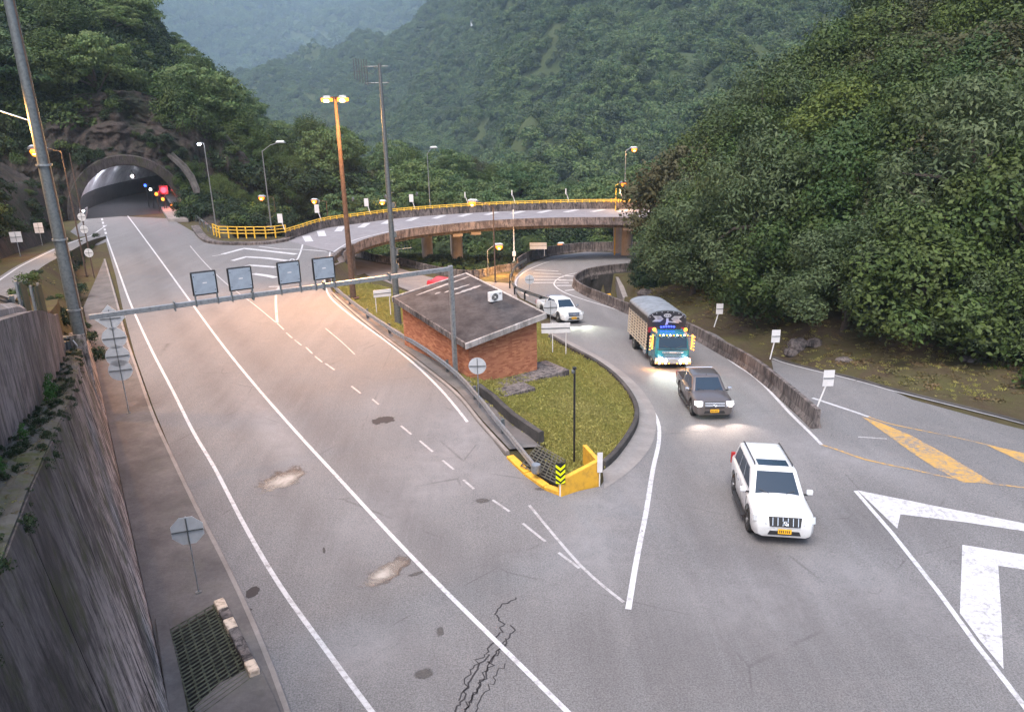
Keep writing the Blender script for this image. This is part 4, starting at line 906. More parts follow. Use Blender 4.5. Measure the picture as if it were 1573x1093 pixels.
    for f_ in ('l', 'r'):
        for k, t3 in enumerate(vs_):
            a, b = t3[0], t3[1]; top = t3[2] if len(t3) > 2 else a
            q = [gp(.12, a, f_), gp(.12, b, f_), gp(.84, b, f_), gp(.84, top, f_)]
            if f_ == 'l': q = [q[1], q[0], q[3], q[2]]
            quadplate(root, 'side_window', M_GLASS, q, .012, .02)
    # front
    fx = L0
    quadplate(root, 'grille', M_PLAST, [(fx-.0, -.46, .70), (fx-.0, .46, .70), (fx-.09, .50, .99), (fx-.09, -.50, .99)], .05, .05, .02)
    for k in range(6 if suv else 0):
        y = -.38+k*.152; quadplate(root, 'grille_bar', M_CHROME, [(fx+.0, y-.011, .73), (fx+.0, y+.011, .73), (fx-.08, y+.011, .97), (fx-.08, y-.011, .97)], .07, .02)
    if not suv:
        for k in range(3): quadplate(root, 'grille_bar', M_CHROME, [(fx-.01-.025*k, -.46, .76+.07*k), (fx-.01-.025*k, .46, .76+.07*k), (fx-.02-.025*k, .46, .78+.07*k), (fx-.02-.025*k, -.46, .78+.07*k)], .065, .02)
    em = MB()                       # oval badge of crossed rings
    for a, b in ((.085, .058), (.035, .055), (.06, .022)): em.tube([(fx-.045+.075*-math.sin(t_)*b/.06*.3, a*math.cos(t_), .85+b*math.sin(t_)) for t_ in np.linspace(0, 2*PI, 17)], .009, 5)
    em.obj('badge', M_CHROME, root).location = (.11, 0, .0)
    quadplate(root, 'bumper_intake', M_PLAST, [(fx-.01, -.50, .42), (fx-.01, .50, .42), (fx-.0, .44, .56), (fx-.0, -.44, .56)], .02, .04, .01)
    pl = quadplate(root, 'number_plate', M_PLATE, [(fx+.01, -.20, .48), (fx+.01, .20, .48), (fx+.01, .20, .63), (fx+.01, -.20, .63)], .03, .02)
    for k, y in enumerate((-.15, -.095, -.04, .03, .085, .14)): MB().box((fx+.043, y, .555), (.004, .028, .085)).obj('plate_mark', M_INK, pl)
    for s in (-1, 1):
        q = [(fx+.0, s*.54, .74), (fx-.16, s*.93, .78), (fx-.24, s*.93, .98), (fx-.10, s*.53, .99)]
        if s < 0: q = [q[1], q[0], q[3], q[2]]
        lit = E_HEADC if cool else E_HEAD
        hl = quadplate(root, 'headlight', M_LENS, q, .03, .06, .02)
        if lights:
            c = sum((Vector(v_) for v_ in q), Vector())/4; MB().lathe([(0, -.01), (.12, -.01), (.12, .05), (0, .07)], 14, 'x', (c.x+.07, c.y, c.z)).obj('lamp', lit, hl)
            ld = bpy.data.lights.new('headlamp_beam', 'SPOT'); ld.energy = 130 if not cool else 600; ld.color = (1, .80, .66) if not cool else (.85, 1, .88); ld.spot_size = math.radians(75); ld.spot_blend = .8; ld.shadow_soft_size = .08
            lo = link(bpy.data.objects.new('headlamp_beam', ld), root); lo.location = (c.x+.2, c.y, c.z); lo.rotation_euler = (0, -PI/2+.42, 0)
        q = [(fx-.04, s*.62, .46), (fx-.16, s*.82, .48), (fx-.17, s*.82, .60), (fx-.05, s*.62, .60)]
        if s < 0: q = [q[1], q[0], q[3], q[2]]
        fl_ = quadplate(root, 'fog_lamp_housing', M_PLAST, q, .04, .05, .01); MB().lathe([(0, 0), (.04, 0), (.04, .03), (0, .03)], 10, 'x', (fx-.06, s*.71, .53)).obj('fog_lamp', M_LENS, fl_)
        mr = MB().box((xf0-.22, s*(w0+.19), za+.10), (.13, .20, .17)).obj('mirror', m if suv else M_CHROME, root, bevel=.04); MB().box((xf0-.20, s*(w0+.06), za+.02), (.06, .14, .05)).obj('mirror_arm', M_PLAST, mr)
        MB().box((0, s*(Wd+.03), .33), (2.0 if suv else 2.1, .14, .05)).obj('side_step', M_PLAST, root, bevel=.01)
        for xw in wb: wheel(root, xw, s*(Wd-.13), R)
        for xd in ((.45, -.5) if suv else (.35, -.45)):
            MB().box((xd, s*(Wd+.012), .98), (.20, .02, .03)).obj('door_handle', M_CHROME, root)
        for xd in ((.98, .08, -.92) if suv else (1.12, .22, -.68)): MB().box((xd, s*(Wd-.002), .72), (.012, .02, .62)).obj('door_seam', M_PLAST, root)
        if suv:
            MB().tube([(.25, s*.60, 1.86), (.15, s*.60, 1.90), (-1.75, s*.60, 1.90), (-1.85, s*.60, 1.86)], .022, 6).obj('roof_rail', M_PLAST, root)
            MB().box((-2.36, s*.84, 1.05), (.08, .16, .42)).obj('tail_light', M_TAIL, root, bevel=.02)
        MB().tube([(xf0+.03, s*.1, za+.02), (xf0-.12, s*.55, za+.16)], .01, 4).obj('wiper', M_PLAST, root)
    MB().box((0, 0, .34), ((L0-L1)*.8, 1.4, .2)).obj('underbody', M_PLAST, root)
    if suv: MB().box((.0, 0, zc+.045), (.50, .98, .03)).obj('sunroof', M_GLASS, root, bevel=.012)
    else:
        for s in (-1, 1):
            bs = MB().prism([(-1.02, s*.92), (-2.60, s*.90), (-2.60, s*.82), (-1.02, s*.84)], .42, 1.08).obj('bed_side', m, root, bevel=.03); cut_wheels(bs, (wb[1],), R+.09, Wd)
            MB().box((-2.62, s*.84, .90), (.07, .14, .36)).obj('tail_light', M_TAIL, root, bevel=.02)
        MB().box((-2.58, 0, .76), (.07, 1.66, .62)).obj('tailgate', m, root, bevel=.02); MB().box((-1.80, 0, .62), (1.55, 1.62, .05)).obj('bed_floor', M_PLAST, root); MB().box((-1.04, 0, .80), (.05, 1.64, .50)).obj('bed_front', m, root)
        MB().tube([(-1.12, -.74, 1.08), (-1.12, -.66, 1.66), (-1.12, .66, 1.66), (-1.12, .74, 1.08)], .035, 8).obj('sports_bar', M_CHROME, root)
        MB().box((.9, 0, 1.77), (.02, .02, .08)).obj('aerial', M_PLAST, root).location = (-.3, 0, 0)
    place(root, *loc, deg); return root
car('suv', 'large white suv with a sunroof and black roof rails nearest the camera', M_CWHITE, (8.55, 22.45), -97.5, 'vehicles coming up the ramp', lights=False)
car('pickup', 'dark grey double cab pickup truck with lit headlights between the white suv and the lorry', M_CGREY, (9.6, 35.2), -92.5, 'vehicles coming up the ramp')
car('pickup', 'distant white double cab pickup truck rounding the bend behind the brick house', M_CWHITE, (3.9, 58.9), -68, 'vehicles coming up the ramp', lights=False, cool=True)
# beam of the white vehicle's dipped lights
for s in (-.6, .6):
    ld = bpy.data.lights.new('headlamp_beam', 'SPOT'); ld.energy = 220; ld.color = (.92, 1, .78); ld.spot_size = math.radians(70); ld.spot_blend = .8; ld.shadow_soft_size = .1
    lo = link(bpy.data.objects.new('headlamp_beam', ld)); lo.parent = [o_ for o_ in bpy.data.objects if o_.name == 'pickup_truck.001'][0]; lo.location = (2.9, s, .85); lo.rotation_euler = (0, -PI/2+.42, 0)
# red car on the lower road: long, low, seen over the roof edge
rc = T('red_car', 'small red car on the lower road, half hidden behind the brick house roof', 'car', (0, 0, 0))
st = [(2.1, .6, .35, .6, .66, .9), (2.0, .78, .28, .68, .76, .86), (1.2, .85, .26, .86, .93, .8), (.9, .86, .26, .88, .96, .84), (-1.4, .86, .26, .9, .98, .86), (-2.0, .8, .3, .86, .94, .86), (-2.1, .7, .36, .78, .86, .88)]
b_ = MB().loft([ringbody(s_) for s_ in st]).obj('body', M_CRED, rc, smooth=True); cut_wheels(b_, (1.3, -1.3), .38, .86)
MB().loft([[(x, y, z) for x, y in pts] for z, pts in ((.88, [(.95, .76), (-1.75, .76), (-1.75, -.76), (.95, -.76)]), (1.36, [(.25, .6), (-1.3, .6), (-1.3, -.6), (.25, -.6)]), (1.43, [(.1, .5), (-1.15, .5), (-1.15, -.5), (.1, -.5)]))]).obj('cabin', M_CRED, b_, smooth=True, bevel=.05)
quadplate(rc, 'windscreen', M_GLASS, [(.92, -.66, .93), (.92, .66, .93), (.32, .54, 1.33), (.32, -.54, 1.33)], .02, .02)
quadplate(rc, 'rear_window', M_GLASS, [(-1.70, .64, .95), (-1.70, -.64, .95), (-1.33, -.52, 1.32), (-1.33, .52, 1.32)], .02, .02)
for s in (-1, 1):
    q = [(.6, s*.72, .97), (-1.4, s*.72, .97), (-1.15, s*.61, 1.33), (.2, s*.61, 1.33)]; q = q if s < 0 else [q[1], q[0], q[3], q[2]]
    quadplate(rc, 'side_window', M_GLASS, q, .03, .02)
    for xw in (1.3, -1.3): wheel(rc, xw, s*.75, .31, .2, 5)
p = PH(690, 451); place(rc, p[0], p[1], -25)

# ------------------------------------------------------------------ stake-sided lorry
tr = T('lorry', 'decorated teal stake-sided lorry with a dark tarpaulin top, coloured lights and lit headlights', 'truck', (0, 0, 0))
M_PLANK = simple('cream_plank_paint', (.48, .40, .31), .6, var=.1, scale=5); M_TARP = simple('grey_tarpaulin', (.19, .21, .235), .6, var=.2, scale=2, bump=.3); M_TDARK = simple('black_tarpaulin', (.018, .018, .022), .5, var=.2)
M_TRED = simple('dark_red_trim', (.25, .01, .03), .4); M_SILV = simple('silver_ornament', (.55, .54, .56), .35, .5)
xb0, xb1, wB, zf_, zsd, ztp = .95, -3.75, 1.20, 1.05, 2.45, 3.05
MB().box(((xb0+xb1)/2, 0, zf_-.06), (xb0-xb1, 2*wB-.1, .12)).obj('cargo_floor', M_PLAST, tr)
MB().box((-.4, 0, .72), (6.2, .8, .22)).obj('chassis', M_PLAST, tr)
MB().box(((xb0+xb1)/2, 0, 1.9), (xb0-xb1-.12, 2*wB-.16, 1.5)).obj('cargo_lining', M_TDARK, tr)
for s in (-1, 1):
    k = 0; z = .86
    while z < 2.42:
        MB().box(((xb0+xb1)/2, s*(wB-.02), z), (xb0-xb1-.02, .035, .085)).obj('plank', M_PLANK, tr); z += .19
    for x in np.linspace(xb0-.06, xb1+.06, 8): MB().box((x, s*(wB+.02), 1.66), (.075, .05, 1.70)).obj('stake', M_PLANK, tr)
    MB().box(((xb0+xb1)/2, s*(wB-.0), 2.68), (xb0-xb1+.04, .05, .50)).obj('side_curtain', M_TDARK, tr)
    for x in np.linspace(xb0-.15, xb1+.15, 24): MB().box((x, s*(wB+.035), 2.47), (.03, .02, .05)).obj('curtain_stud', M_SILV, tr)
def arch(x, w, z0_, rise, n=13): return [(x, w*math.cos(a), z0_+rise*math.sin(a)) for a in np.linspace(0, PI, n)]
rings = []
for x in np.linspace(xb0+.04, xb1-.04, 26): rings.append(arch(x, wB+.03, 2.90, .42+.02*math.sin(x*7.3)+.012*rnd.random())+[(x, -wB, 2.75), (x, wB, 2.75)])
MB().loft(rings).obj('tarpaulin', M_TARP, tr, smooth=True)
MB().loft([arch(xb0+.05, wB+.02, 2.80, .50)+[(xb0+.05, -wB, 2.1), (xb0+.05, wB, 2.1)], arch(xb0+.10, wB+.02, 2.80, .50)+[(xb0+.10, -wB, 2.1), (xb0+.10, wB, 2.1)]]).obj('front_canopy_panel', M_TDARK, tr)
fxp = xb0+.125
def deco(name, pts, m=M_SILV, par=None): return MB().add([(fxp-.03, y, z) for y, z in pts]+[(fxp, y, z) for y, z in pts], [tuple(range(len(pts)))[::-1], tuple(range(len(pts), 2*len(pts)))]+[(k, (k+1) % len(pts), len(pts)+(k+1) % len(pts), len(pts)+k) for k in range(len(pts))]).obj(name, m, par or tr)
ov_ = [(.24*math.cos(a), 3.02+.12*math.sin(a)) for a in np.linspace(0, 2*PI, 18)[:-1]]
deco('oval_emblem', ov_)
for s in (-1, 1):
    for k in range(3):
        deco('arrow_feather', [(s*(.28+.0*k), 2.84-.02), (s*(.50+.14*k), 2.98-.0*k), (s*(.66+.14*k), 2.98), (s*(.46+.14*k), 2.80), (s*(.66+.14*k), 2.62), (s*(.50+.14*k), 2.62)] if k else [(s*.24, 2.80), (s*.44, 2.98), (s*.60, 2.98), (s*.42, 2.80), (s*.60, 2.62), (s*.44, 2.62)])
deco('emblem_stem', [(-.06, 2.86), (.06, 2.86), (.10, 2.66), (.20, 2.60), (.05, 2.56), (.06, 2.44), (-.12, 2.40), (-.06, 2.60)])
deco('emblem_banner', [(.12, 2.66), (.75, 2.60), (.75, 2.54), (.14, 2.58)])
for k in range(3): deco('emblem_mark', [(-.15+k*.12, 2.99), (-.09+k*.12, 2.99), (-.09+k*.12, 3.05), (-.15+k*.12, 3.05)], M_TDARK).location = (.006, 0, 0)
MB().box((xb0+.08, 0, 2.10), (.06, 2.3, .34)).obj('red_fascia', M_TRED, tr)
for a in np.linspace(.25, PI-.25, 9): MB().lathe([(0, 0), (.03, 0), (.03, .03), (0, .03)], 8, 'x', (xb0+.11, (wB-.06)*math.cos(a), 2.80+.45*math.sin(a))).obj('roof_marker', M_SILV, tr)
# cab
cabst = [(1.05, 1.02, .50, 1.4, 1.5), (2.55, 1.02, .50, 1.4, 1.5)]
def cr_(x0, x1, w, z): return [(x1-.10, w, z), (x1, w-.14, z), (x1, -w+.14, z), (x1-.10, -w, z), (x0, -w, z), (x0, w, z)]
MB().loft([cr_(1.05, 2.66, 1.04, .48), cr_(1.05, 2.70, 1.06, .9), cr_(1.05, 2.68, 1.05, 1.30), cr_(1.05, 2.52, 1.00, 1.95), cr_(1.05, 2.40, .96, 2.18), cr_(1.15, 2.25, .88, 2.26)]).obj('cab', M_TEAL, tr, bevel=.03)
quadplate(tr, 'windscreen', M_GLASS, [(2.67, -.88, 1.36), (2.67, .88, 1.36), (2.51, .84, 2.00), (2.51, -.84, 2.00)], .03, .04, .02)
for s in (-1, 1):
    q = [(2.35, s*1.045, 1.35), (1.35, s*1.045, 1.35), (1.35, s*1.00, 1.95), (2.25, s*1.00, 1.95)]; q = q if s < 0 else [q[1], q[0], q[3], q[2]]
    quadplate(tr, 'side_window', M_GLASS, q, .02, .03)
MB().box((2.66, 0, 1.28), (.10, 1.9, .05)).obj('wiper_cowl', M_PLAST, tr)
for s in (-1, 1): MB().tube([(2.72, s*.1, 1.34), (2.66, s*.6, 1.50)], .012, 4).obj('wiper', M_PLAST, tr)
MB().box((2.72, 0, 1.12), (.06, 1.3, .10)).obj('badge_bar', M_CHROME, tr, bevel=.01); MB().box((2.75, 0, 1.10), (.03, .42, .09)).obj('badge', M_SILV, tr)
MB().box((2.80, 0, .62), (.28, 2.2, .38)).obj('bumper', M_CHROME, tr, bevel=.05)
MB().box((2.45, 0, 2.16), (.32, 2.0, .10)).obj('sun_visor', M_TEAL, tr, bevel=.02)
for k, y in enumerate(np.linspace(-.85, .85, 9)): MB().lathe([(0, 0), (.035, 0), (.035, .05), (0, .05)], 8, 'x', (2.62, y, 2.15)).obj('visor_lamp', E_WHT if k % 2 else E_AMB, tr)
for y in np.linspace(-.5, .3, 6): MB().lathe([(0, 0), (.055, 0), (.055, .06), (0, .06)], 8, 'x', (1.55, y, 2.36+.08*math.cos(y*2))).obj('blue_lamp', E_BLUE, tr)
MB().box((1.50, 0, 2.32), (.1, 1.5, .12)).obj('lamp_rack', M_PLAST, tr)
for s in (-1, 1):
    MB().box((2.35, s*1.30, 1.75), (.10, .20, .62)).obj('mirror', M_CHROME, tr, bevel=.03); MB().tube([(2.35, s*1.02, 2.05), (2.35, s*1.30, 2.05)], .02, 5).obj('mirror_arm', M_CHROME, tr)
    for z in np.linspace(1.28, 2.10, 7): MB().lathe([(0, 0), (.045, 0), (.045, .05), (0, .05)], 8, 'x', (2.42, s*1.22, z)).obj('amber_lamp', E_AMB, tr)
    for z in np.linspace(1.2, 2.0, 5): MB().lathe([(0, 0), (.035, 0), (.035, .05), (0, .05)], 8, 'x', (2.42, s*1.36, z)).obj('amber_lamp', E_AMB, tr)
    MB().lathe([(0, 0), (.10, 0), (.10, .08), (0, .09)], 12, 'x', (1.75, s*.98, 2.30)).obj('beacon', E_AMB, tr)
    hl = MB().lathe([(0, 0), (.15, 0), (.15, .06), (0, .06)], 14, 'x', (2.90, s*.78, .72)).obj('headlight', E_HEADC, tr)
    MB().lathe([(0, 0), (.10, 0), (.10, .05), (0, .05)], 12, 'x', (2.92, s*.48, .66)).obj('headlight', E_HEADC, tr)
    MB().lathe([(0, 0), (.07, 0), (.07, .05), (0, .05)], 12, 'x', (2.92, s*.98, .56)).obj('indicator', E_AMB, tr)
    for k in range(4): MB().lathe([(0, 0), (.04, 0), (.04, .03), (0, .03)], 8, 'x', (2.93, s*(.25+k*.2), .48)).obj('bumper_lamp', E_WHT if k % 2 else E_AMB, tr)
    ld = bpy.data.lights.new('headlamp_beam', 'SPOT'); ld.energy = 380; ld.color = (.86, 1, .90); ld.spot_size = math.radians(80); ld.spot_blend = .8; ld.shadow_soft_size = .15
    lo = link(bpy.data.objects.new('headlamp_beam', ld), tr); lo.location = (3.05, s*.7, .75); lo.rotation_euler = (0, -PI/2+.45, 0)
    ld = bpy.data.lights.new('amber_glow', 'POINT'); ld.energy = 45; ld.color = (1, .45, .1); ld.shadow_soft_size = .1; lo = link(bpy.data.objects.new('amber_glow', ld), tr); lo.location = (3.1, s*1.05, .6)
    wheel(tr, 1.85, s*.92, .42, .25); wheel(tr, -2.25, s*.90, .42, .5)
    MB().box((-.2, s*.98, .62), (1.6, .12, .34)).obj('side_guard', M_TEAL, tr, bevel=.03)
    MB().box((.25, s*1.02, .55), (.5, .2, .4)).obj('tank', M_CHROME, tr, bevel=.06)
    MB().prism([(-3.0, s*.72), (-1.6, s*.72), (-1.6, s*1.18), (-3.0, s*1.18)], .86, .90).obj('mudguard', M_TEAL, tr); MB().box((-3.35, s*.95, .62), (.03, .45, .55)).obj('mud_flap', M_PLAST, tr)
    MB().box((-3.80, s*.9, .85), (.05, .3, .12)).obj('tail_light', E_REDL, tr)
for k in range(7): MB().box((2.705, 0, .84+.05*k), (.02, 1.1, .018)).obj('grille_slat', M_CHROME, tr)
p = PH(1030, 575); place(tr, 9.45, 45.6, -85.5)
# ------------------------------------------------------------------ poles, lamps, gantry, signs
E_SOD = emit('sodium_lamp_glass', (1, .26, .02), 1.3); E_SODF = emit('far_sodium_lamp_glass', (1, .20, .012), 1.1); E_BULB = emit('sodium_bulb', (1, .62, .22), 9); E_COOL = emit('cool_lamp_glass', (.85, .92, 1), 25)
def tilt(px, py, z, px2, py2):     # height of the top of a vertical pole seen from base pixel to top pixel
    b = P(px, py, z); best = 0; e0 = 1e9
    for hh in np.arange(.5, 30, .05):
        d = b+[0, 0, hh]-np.array([0, 0, H]); w = cp*d[1]-sp*d[2]; u_ = d[0]/w; v_ = (sp*d[1]+cp*d[2])/w; yy = CY-F*(-u_*sr*1+v_*cr) if False else CY-F*(v_*cr-u_*sr)
        if abs(yy-py2) < e0: e0 = abs(yy-py2); best = hh
    return b, best
def projy(X):
    d = np.array(X, float)-np.array([0, 0, H]); w = cp*d[1]-sp*d[2]; u, v_ = d[0]/w, (sp*d[1]+cp*d[2])/w
    return CX+F*(u*cr+v_*sr), CY-F*(v_*cr-u*sr)
def pole_h(b, py2):
    lo, hi = .2, 40.
    for _ in range(40):
        m_ = (lo+hi)/2
        if projy(b+np.array([0, 0, m_]))[1] > py2: lo = m_
        else: hi = m_
    return lo
def glow(root, loc, energy, c=(1, .50, .14), r=.12, name='lamp_light', spot=None):
    ld = bpy.data.lights.new(name, 'SPOT' if spot else 'POINT'); ld.energy = energy; ld.color = c; ld.shadow_soft_size = r
    if spot: ld.spot_size = math.radians(spot); ld.spot_blend = .9
    lo = link(bpy.data.objects.new(name, ld), root); lo.location = loc; return lo
def head(root, x, y, z, dirx, diry, lit, s=1., e=None):
    a = math.atan2(diry, dirx); R = Matrix.Rotation(a, 3, 'Z')
    hd_ = MB().loft([[tuple(Vector((x, y, z))+R @ Vector((px_*s, py_*s, pz_*s))) for px_, py_, pz_ in ((-.35, w, 0), (.35, w*1.2, 0), (.35, -w*1.2, 0), (-.35, -w, 0))] for w, dz in ((.10, 0),)]+[[tuple(Vector((x, y, z+.10*s))+R @ Vector((px_*s, py_*s, 0))) for px_, py_ in ((-.3, .09), (.3, .11), (.3, -.11), (-.3, -.09))], [tuple(Vector((x, y, z+.16*s))+R @ Vector((px_*s, py_*s, 0))) for px_, py_ in ((-.2, .05), (.2, .06), (.2, -.06), (-.2, -.05))]]).obj('lamp_head', M_GALV, root)
    if lit: MB().lathe([(0, 0), (.2*s, .0), (.25*s, -.08*s), (.18*s, -.24*s), (0, -.30*s)], 12, 'z', (x+math.cos(a)*.1, y+math.sin(a)*.1, z-.005)).obj('lamp_glass', lit, hd_); MB().lathe([(0, .0), (.12*s, -.03*s), (.12*s, -.16*s), (0, -.2*s)], 10, 'z', (x+math.cos(a)*.1, y+math.sin(a)*.1-.10*s, z-.06)).obj('bulb', E_BULB if lit is not E_COOL else E_COOL, hd_)
    if e: glow(root, (x+math.cos(a)*.1, y+math.sin(a)*.1, z-.3*s), e)
def street_lamp(label, base, z, top_y, arm=(0, 0), rise=.35, lit=None, e=None, r=.09, m=None, s=1.6, group='street lamps', name='street_lamp'):
    b = P(base[0], base[1], z); hh = pole_h(b, top_y); root = T(name, label, 'street lamp', b, 0, group); m = m or M_POLE
    MB().tube([(0, 0, -.3), (0, 0, hh*.5), (0, 0, hh)], [r, r*.8, r*.6], 10).obj('pole', m, root, smooth=True)
    MB().box((0, 0, .03), (r*4, r*4, .06)).obj('base_plate', m, root)
    if arm != (0, 0):
        MB().tube([(0, 0, hh-.05), (arm[0]*.5, arm[1]*.5, hh+rise*.7), (arm[0], arm[1], hh+rise)], r*.45, 8).obj('arm', m, root); head(root, arm[0]*1.08, arm[1]*1.08, hh+rise-.06, arm[0], arm[1], lit, s, e)
    return root, hh
# tall mast on the wall with a bracket lamp
b = P(139, 507, 4.15)-[NRM[0]*.42, NRM[1]*.42, 0]
mast = T('tall_mast', 'thick weathered steel mast rising out of the picture from the end of the left wall', 'mast', b)
MB().tube([(0, 0, -.1), (0, 0, 4), (0, 0, 9), (0, 0, 15)], [.27, .25, .215, .18], 18).obj('pole', M_GALVD, mast, smooth=True)
MB().tube([(.26, -.05, -.4), (.25, -.05, 4), (.22, -.05, 9), (.19, -.05, 14)], .025, 6).obj('cable_conduit', M_RUST, mast)
for z in (1., 4., 7.): MB().lathe([(.28, -.04), (.30, -.04), (.30, .04), (.28, .04)], 16, 'z', (0, 0, z)).obj('clamp', M_GALV, mast)
bx = T('equipment_bracket', 'small cluster of steel junction boxes and bent conduits clamped to the foot of the mast', 'equipment', b+[-.1, -.4, -.3])
MB().box((-.35, -.1, .2), (.5, .35, .10)).obj('shelf', M_GALVD, bx, bevel=.01); MB().box((-.3, -.1, -.25), (.35, .3, .55)).obj('junction_box', M_GALVD, bx, bevel=.02); MB().box((-.25, .05, -.75), (.5, .3, .12)).obj('shelf', M_GALVD, bx)
MB().tube([(.1, -.2, .1), (.25, -.25, -.1), (.22, -.2, -.5), (.05, -.1, -.7)], .035, 8).obj('conduit', M_GALV, bx); MB().tube([(-.2, -.3, .05), (-.25, -.32, -.5)], .03, 6).obj('conduit', M_GALV, bx)
la = T('bracket_lamp', 'lit sodium lamp on a thin arm at the upper left edge, beside the tall mast', 'street lamp', b+[0, 0, 8.6], 0, 'street lamps')
MB().tube([(-.2, 0, .1), (-2.1, .2, .75)], .03, 6).obj('arm', M_GALV, la); head(la, -2.35, .2, .75, -1, 0, E_SOD, 2.2, 1300)
pr_ = MB().box((b[0]-.1, b[1]-.05, 2.05), (.6, .6, 4.1), rz=math.radians(30)).obj('wall_pier', M_WALL, bevel=.02); tag(pr_, 'square concrete pier at the end of the wall under the tall mast', 'pier')
# pole behind the mast with lit lamp
street_lamp('slim pole just behind the thick mast with a lit sodium lamp over the side road', (133, 423), .1, 232, (-1.9, .3), .25, E_SOD, 1500, .07, M_RUST, 2.2)
sp_ = P(145, 427, .1); hh = pole_h(sp_, 235); r_ = T('slim_pole', 'plain slim brown pole carrying three round sign backs near the tunnel side road', 'pole', sp_)
MB().tube([(0, 0, 0), (0, 0, hh)], [.06, .045], 8).obj('pole', M_RUST, r_)
# floodlight tower
b = P(543, 458, -.4); hh = pole_h(b, 150); tw = T('floodlight_tower', 'tall rusty orange pole with two bright sodium floodlights near the yard centre', 'street lamp', b, 0, 'street lamps')
MB().tube([(0, 0, -.4), (0, 0, 4), (0, 0, 9), (0, 0, hh)], [.23, .20, .155, .11], 16).obj('pole', M_RUST, tw, smooth=True)
MB().lathe([(.0, 0), (.42, 0), (.42, .05), (0, .05)], 16, 'z', (0, 0, .02)).obj('base_plate', M_RUST, tw)
MB().box((0, 0, hh), (1.3, .10, .10)).obj('crossbar', M_RUST, tw)
for s, e in ((-1, 260), (1, 220)):
    f = MB().loft([[(s*.55-.32, -.35, hh-.12), (s*.55+.32, -.35, hh-.12), (s*.55+.32, .2, hh-.02), (s*.55-.32, .2, hh-.02)], [(s*.55-.2, -.2, hh+.14), (s*.55+.2, -.2, hh+.14), (s*.55+.2, .15, hh+.16), (s*.55-.2, .15, hh+.16)]]).obj('floodlight', M_GALVD, tw)
    quadplate(f, 'lamp_glass', E_SOD, [(s*.55-.28, .16, hh-.03), (s*.55-.28, -.34, hh-.13), (s*.55+.28, -.34, hh-.13), (s*.55+.28, .16, hh-.03)], .03, .05) if False else MB().box((s*.55, -.14, hh-.14), (.66, .6, .22)).obj('lamp_glass', E_SOD, f); MB().lathe([(0, 0), (.16, .02), (.22, .1), (.16, .2), (0, .22)], 12, 'z', (s*.55, -.36, hh-.32)).obj('bulb', E_BULB, f)
    glow(tw, (s*1.4, -1.6, hh-1.2), e*2, r=.3)
    sl = glow(tw, (s*.6, -.5, hh-.5), 5200, (1, .46, .16), .3, 'flood_beam', 118); tgt = Vector(P(430 if s < 0 else 520, 500, 0))-tw.location-Vector(sl.location); sl.rotation_euler = tgt.to_track_quat('-Z', 'Y').to_euler()
# telecom mast
b = P(612, 500, -1.); hh = pole_h(b, 98); tm_ = T('antenna_mast', 'tall grey lattice-stepped antenna mast behind the brick house', 'mast', b)
MB().tube([(0, 0, -.3), (0, 0, 3), (0, 0, 8), (0, 0, hh)], [.24, .21, .16, .09], 14).obj('pole', M_GALVD, tm_, smooth=True)
MB().lathe([(0, 0), (.5, 0), (.5, .12), (0, .12)], 16, 'z').obj('base_plate', M_CONCD, tm_)
for k in range(34): MB().tube([(.12, 0, 3.5+k*.36), (.34 if k % 2 else .12, 0 if k % 2 else -.2, 3.5+k*.36)], .014, 4).obj('step', M_GALVD, tm_)
for z in (hh-.15, hh-1.1): MB().tube([(-1.0, 0, z), (.5, 0, z)], .03, 6).obj('crossbar', M_GALVD, tm_)
yg = MB(); yg.tube([(-.5, -.2, hh-.55), (-1.55, -.4, hh-.4)], .02, 5)
for k in range(6): x = -.75-k*.15; yg.tube([(x, -.25-.03*k, hh-.52+.02*k-.75+.06*k), (x, -.25-.03*k, hh-.52+.02*k+.75)], .028, 4)
yg.tube([(-.4, 0, hh-.6), (-.5, -.2, hh-.55)], .02, 5); yg.obj('yagi_antenna', M_GALVD, tm_)
yg = MB(); yg.tube([(.1, 0, 5.2), (1.3, -.2, 5.35)], .018, 4)
for k in range(5): x = .4+k*.2; yg.tube([(x, -.1, 5.25-.3), (x, -.1, 5.25+.3)], .01, 4)
yg.obj('yagi_antenna', M_GALVD, tm_)
for z in (4.1, 5.0, 6.2, 8.1): MB().box((.22, 0, z), (.2, .14, .34)).obj('cable_box', M_GALVD, tm_)
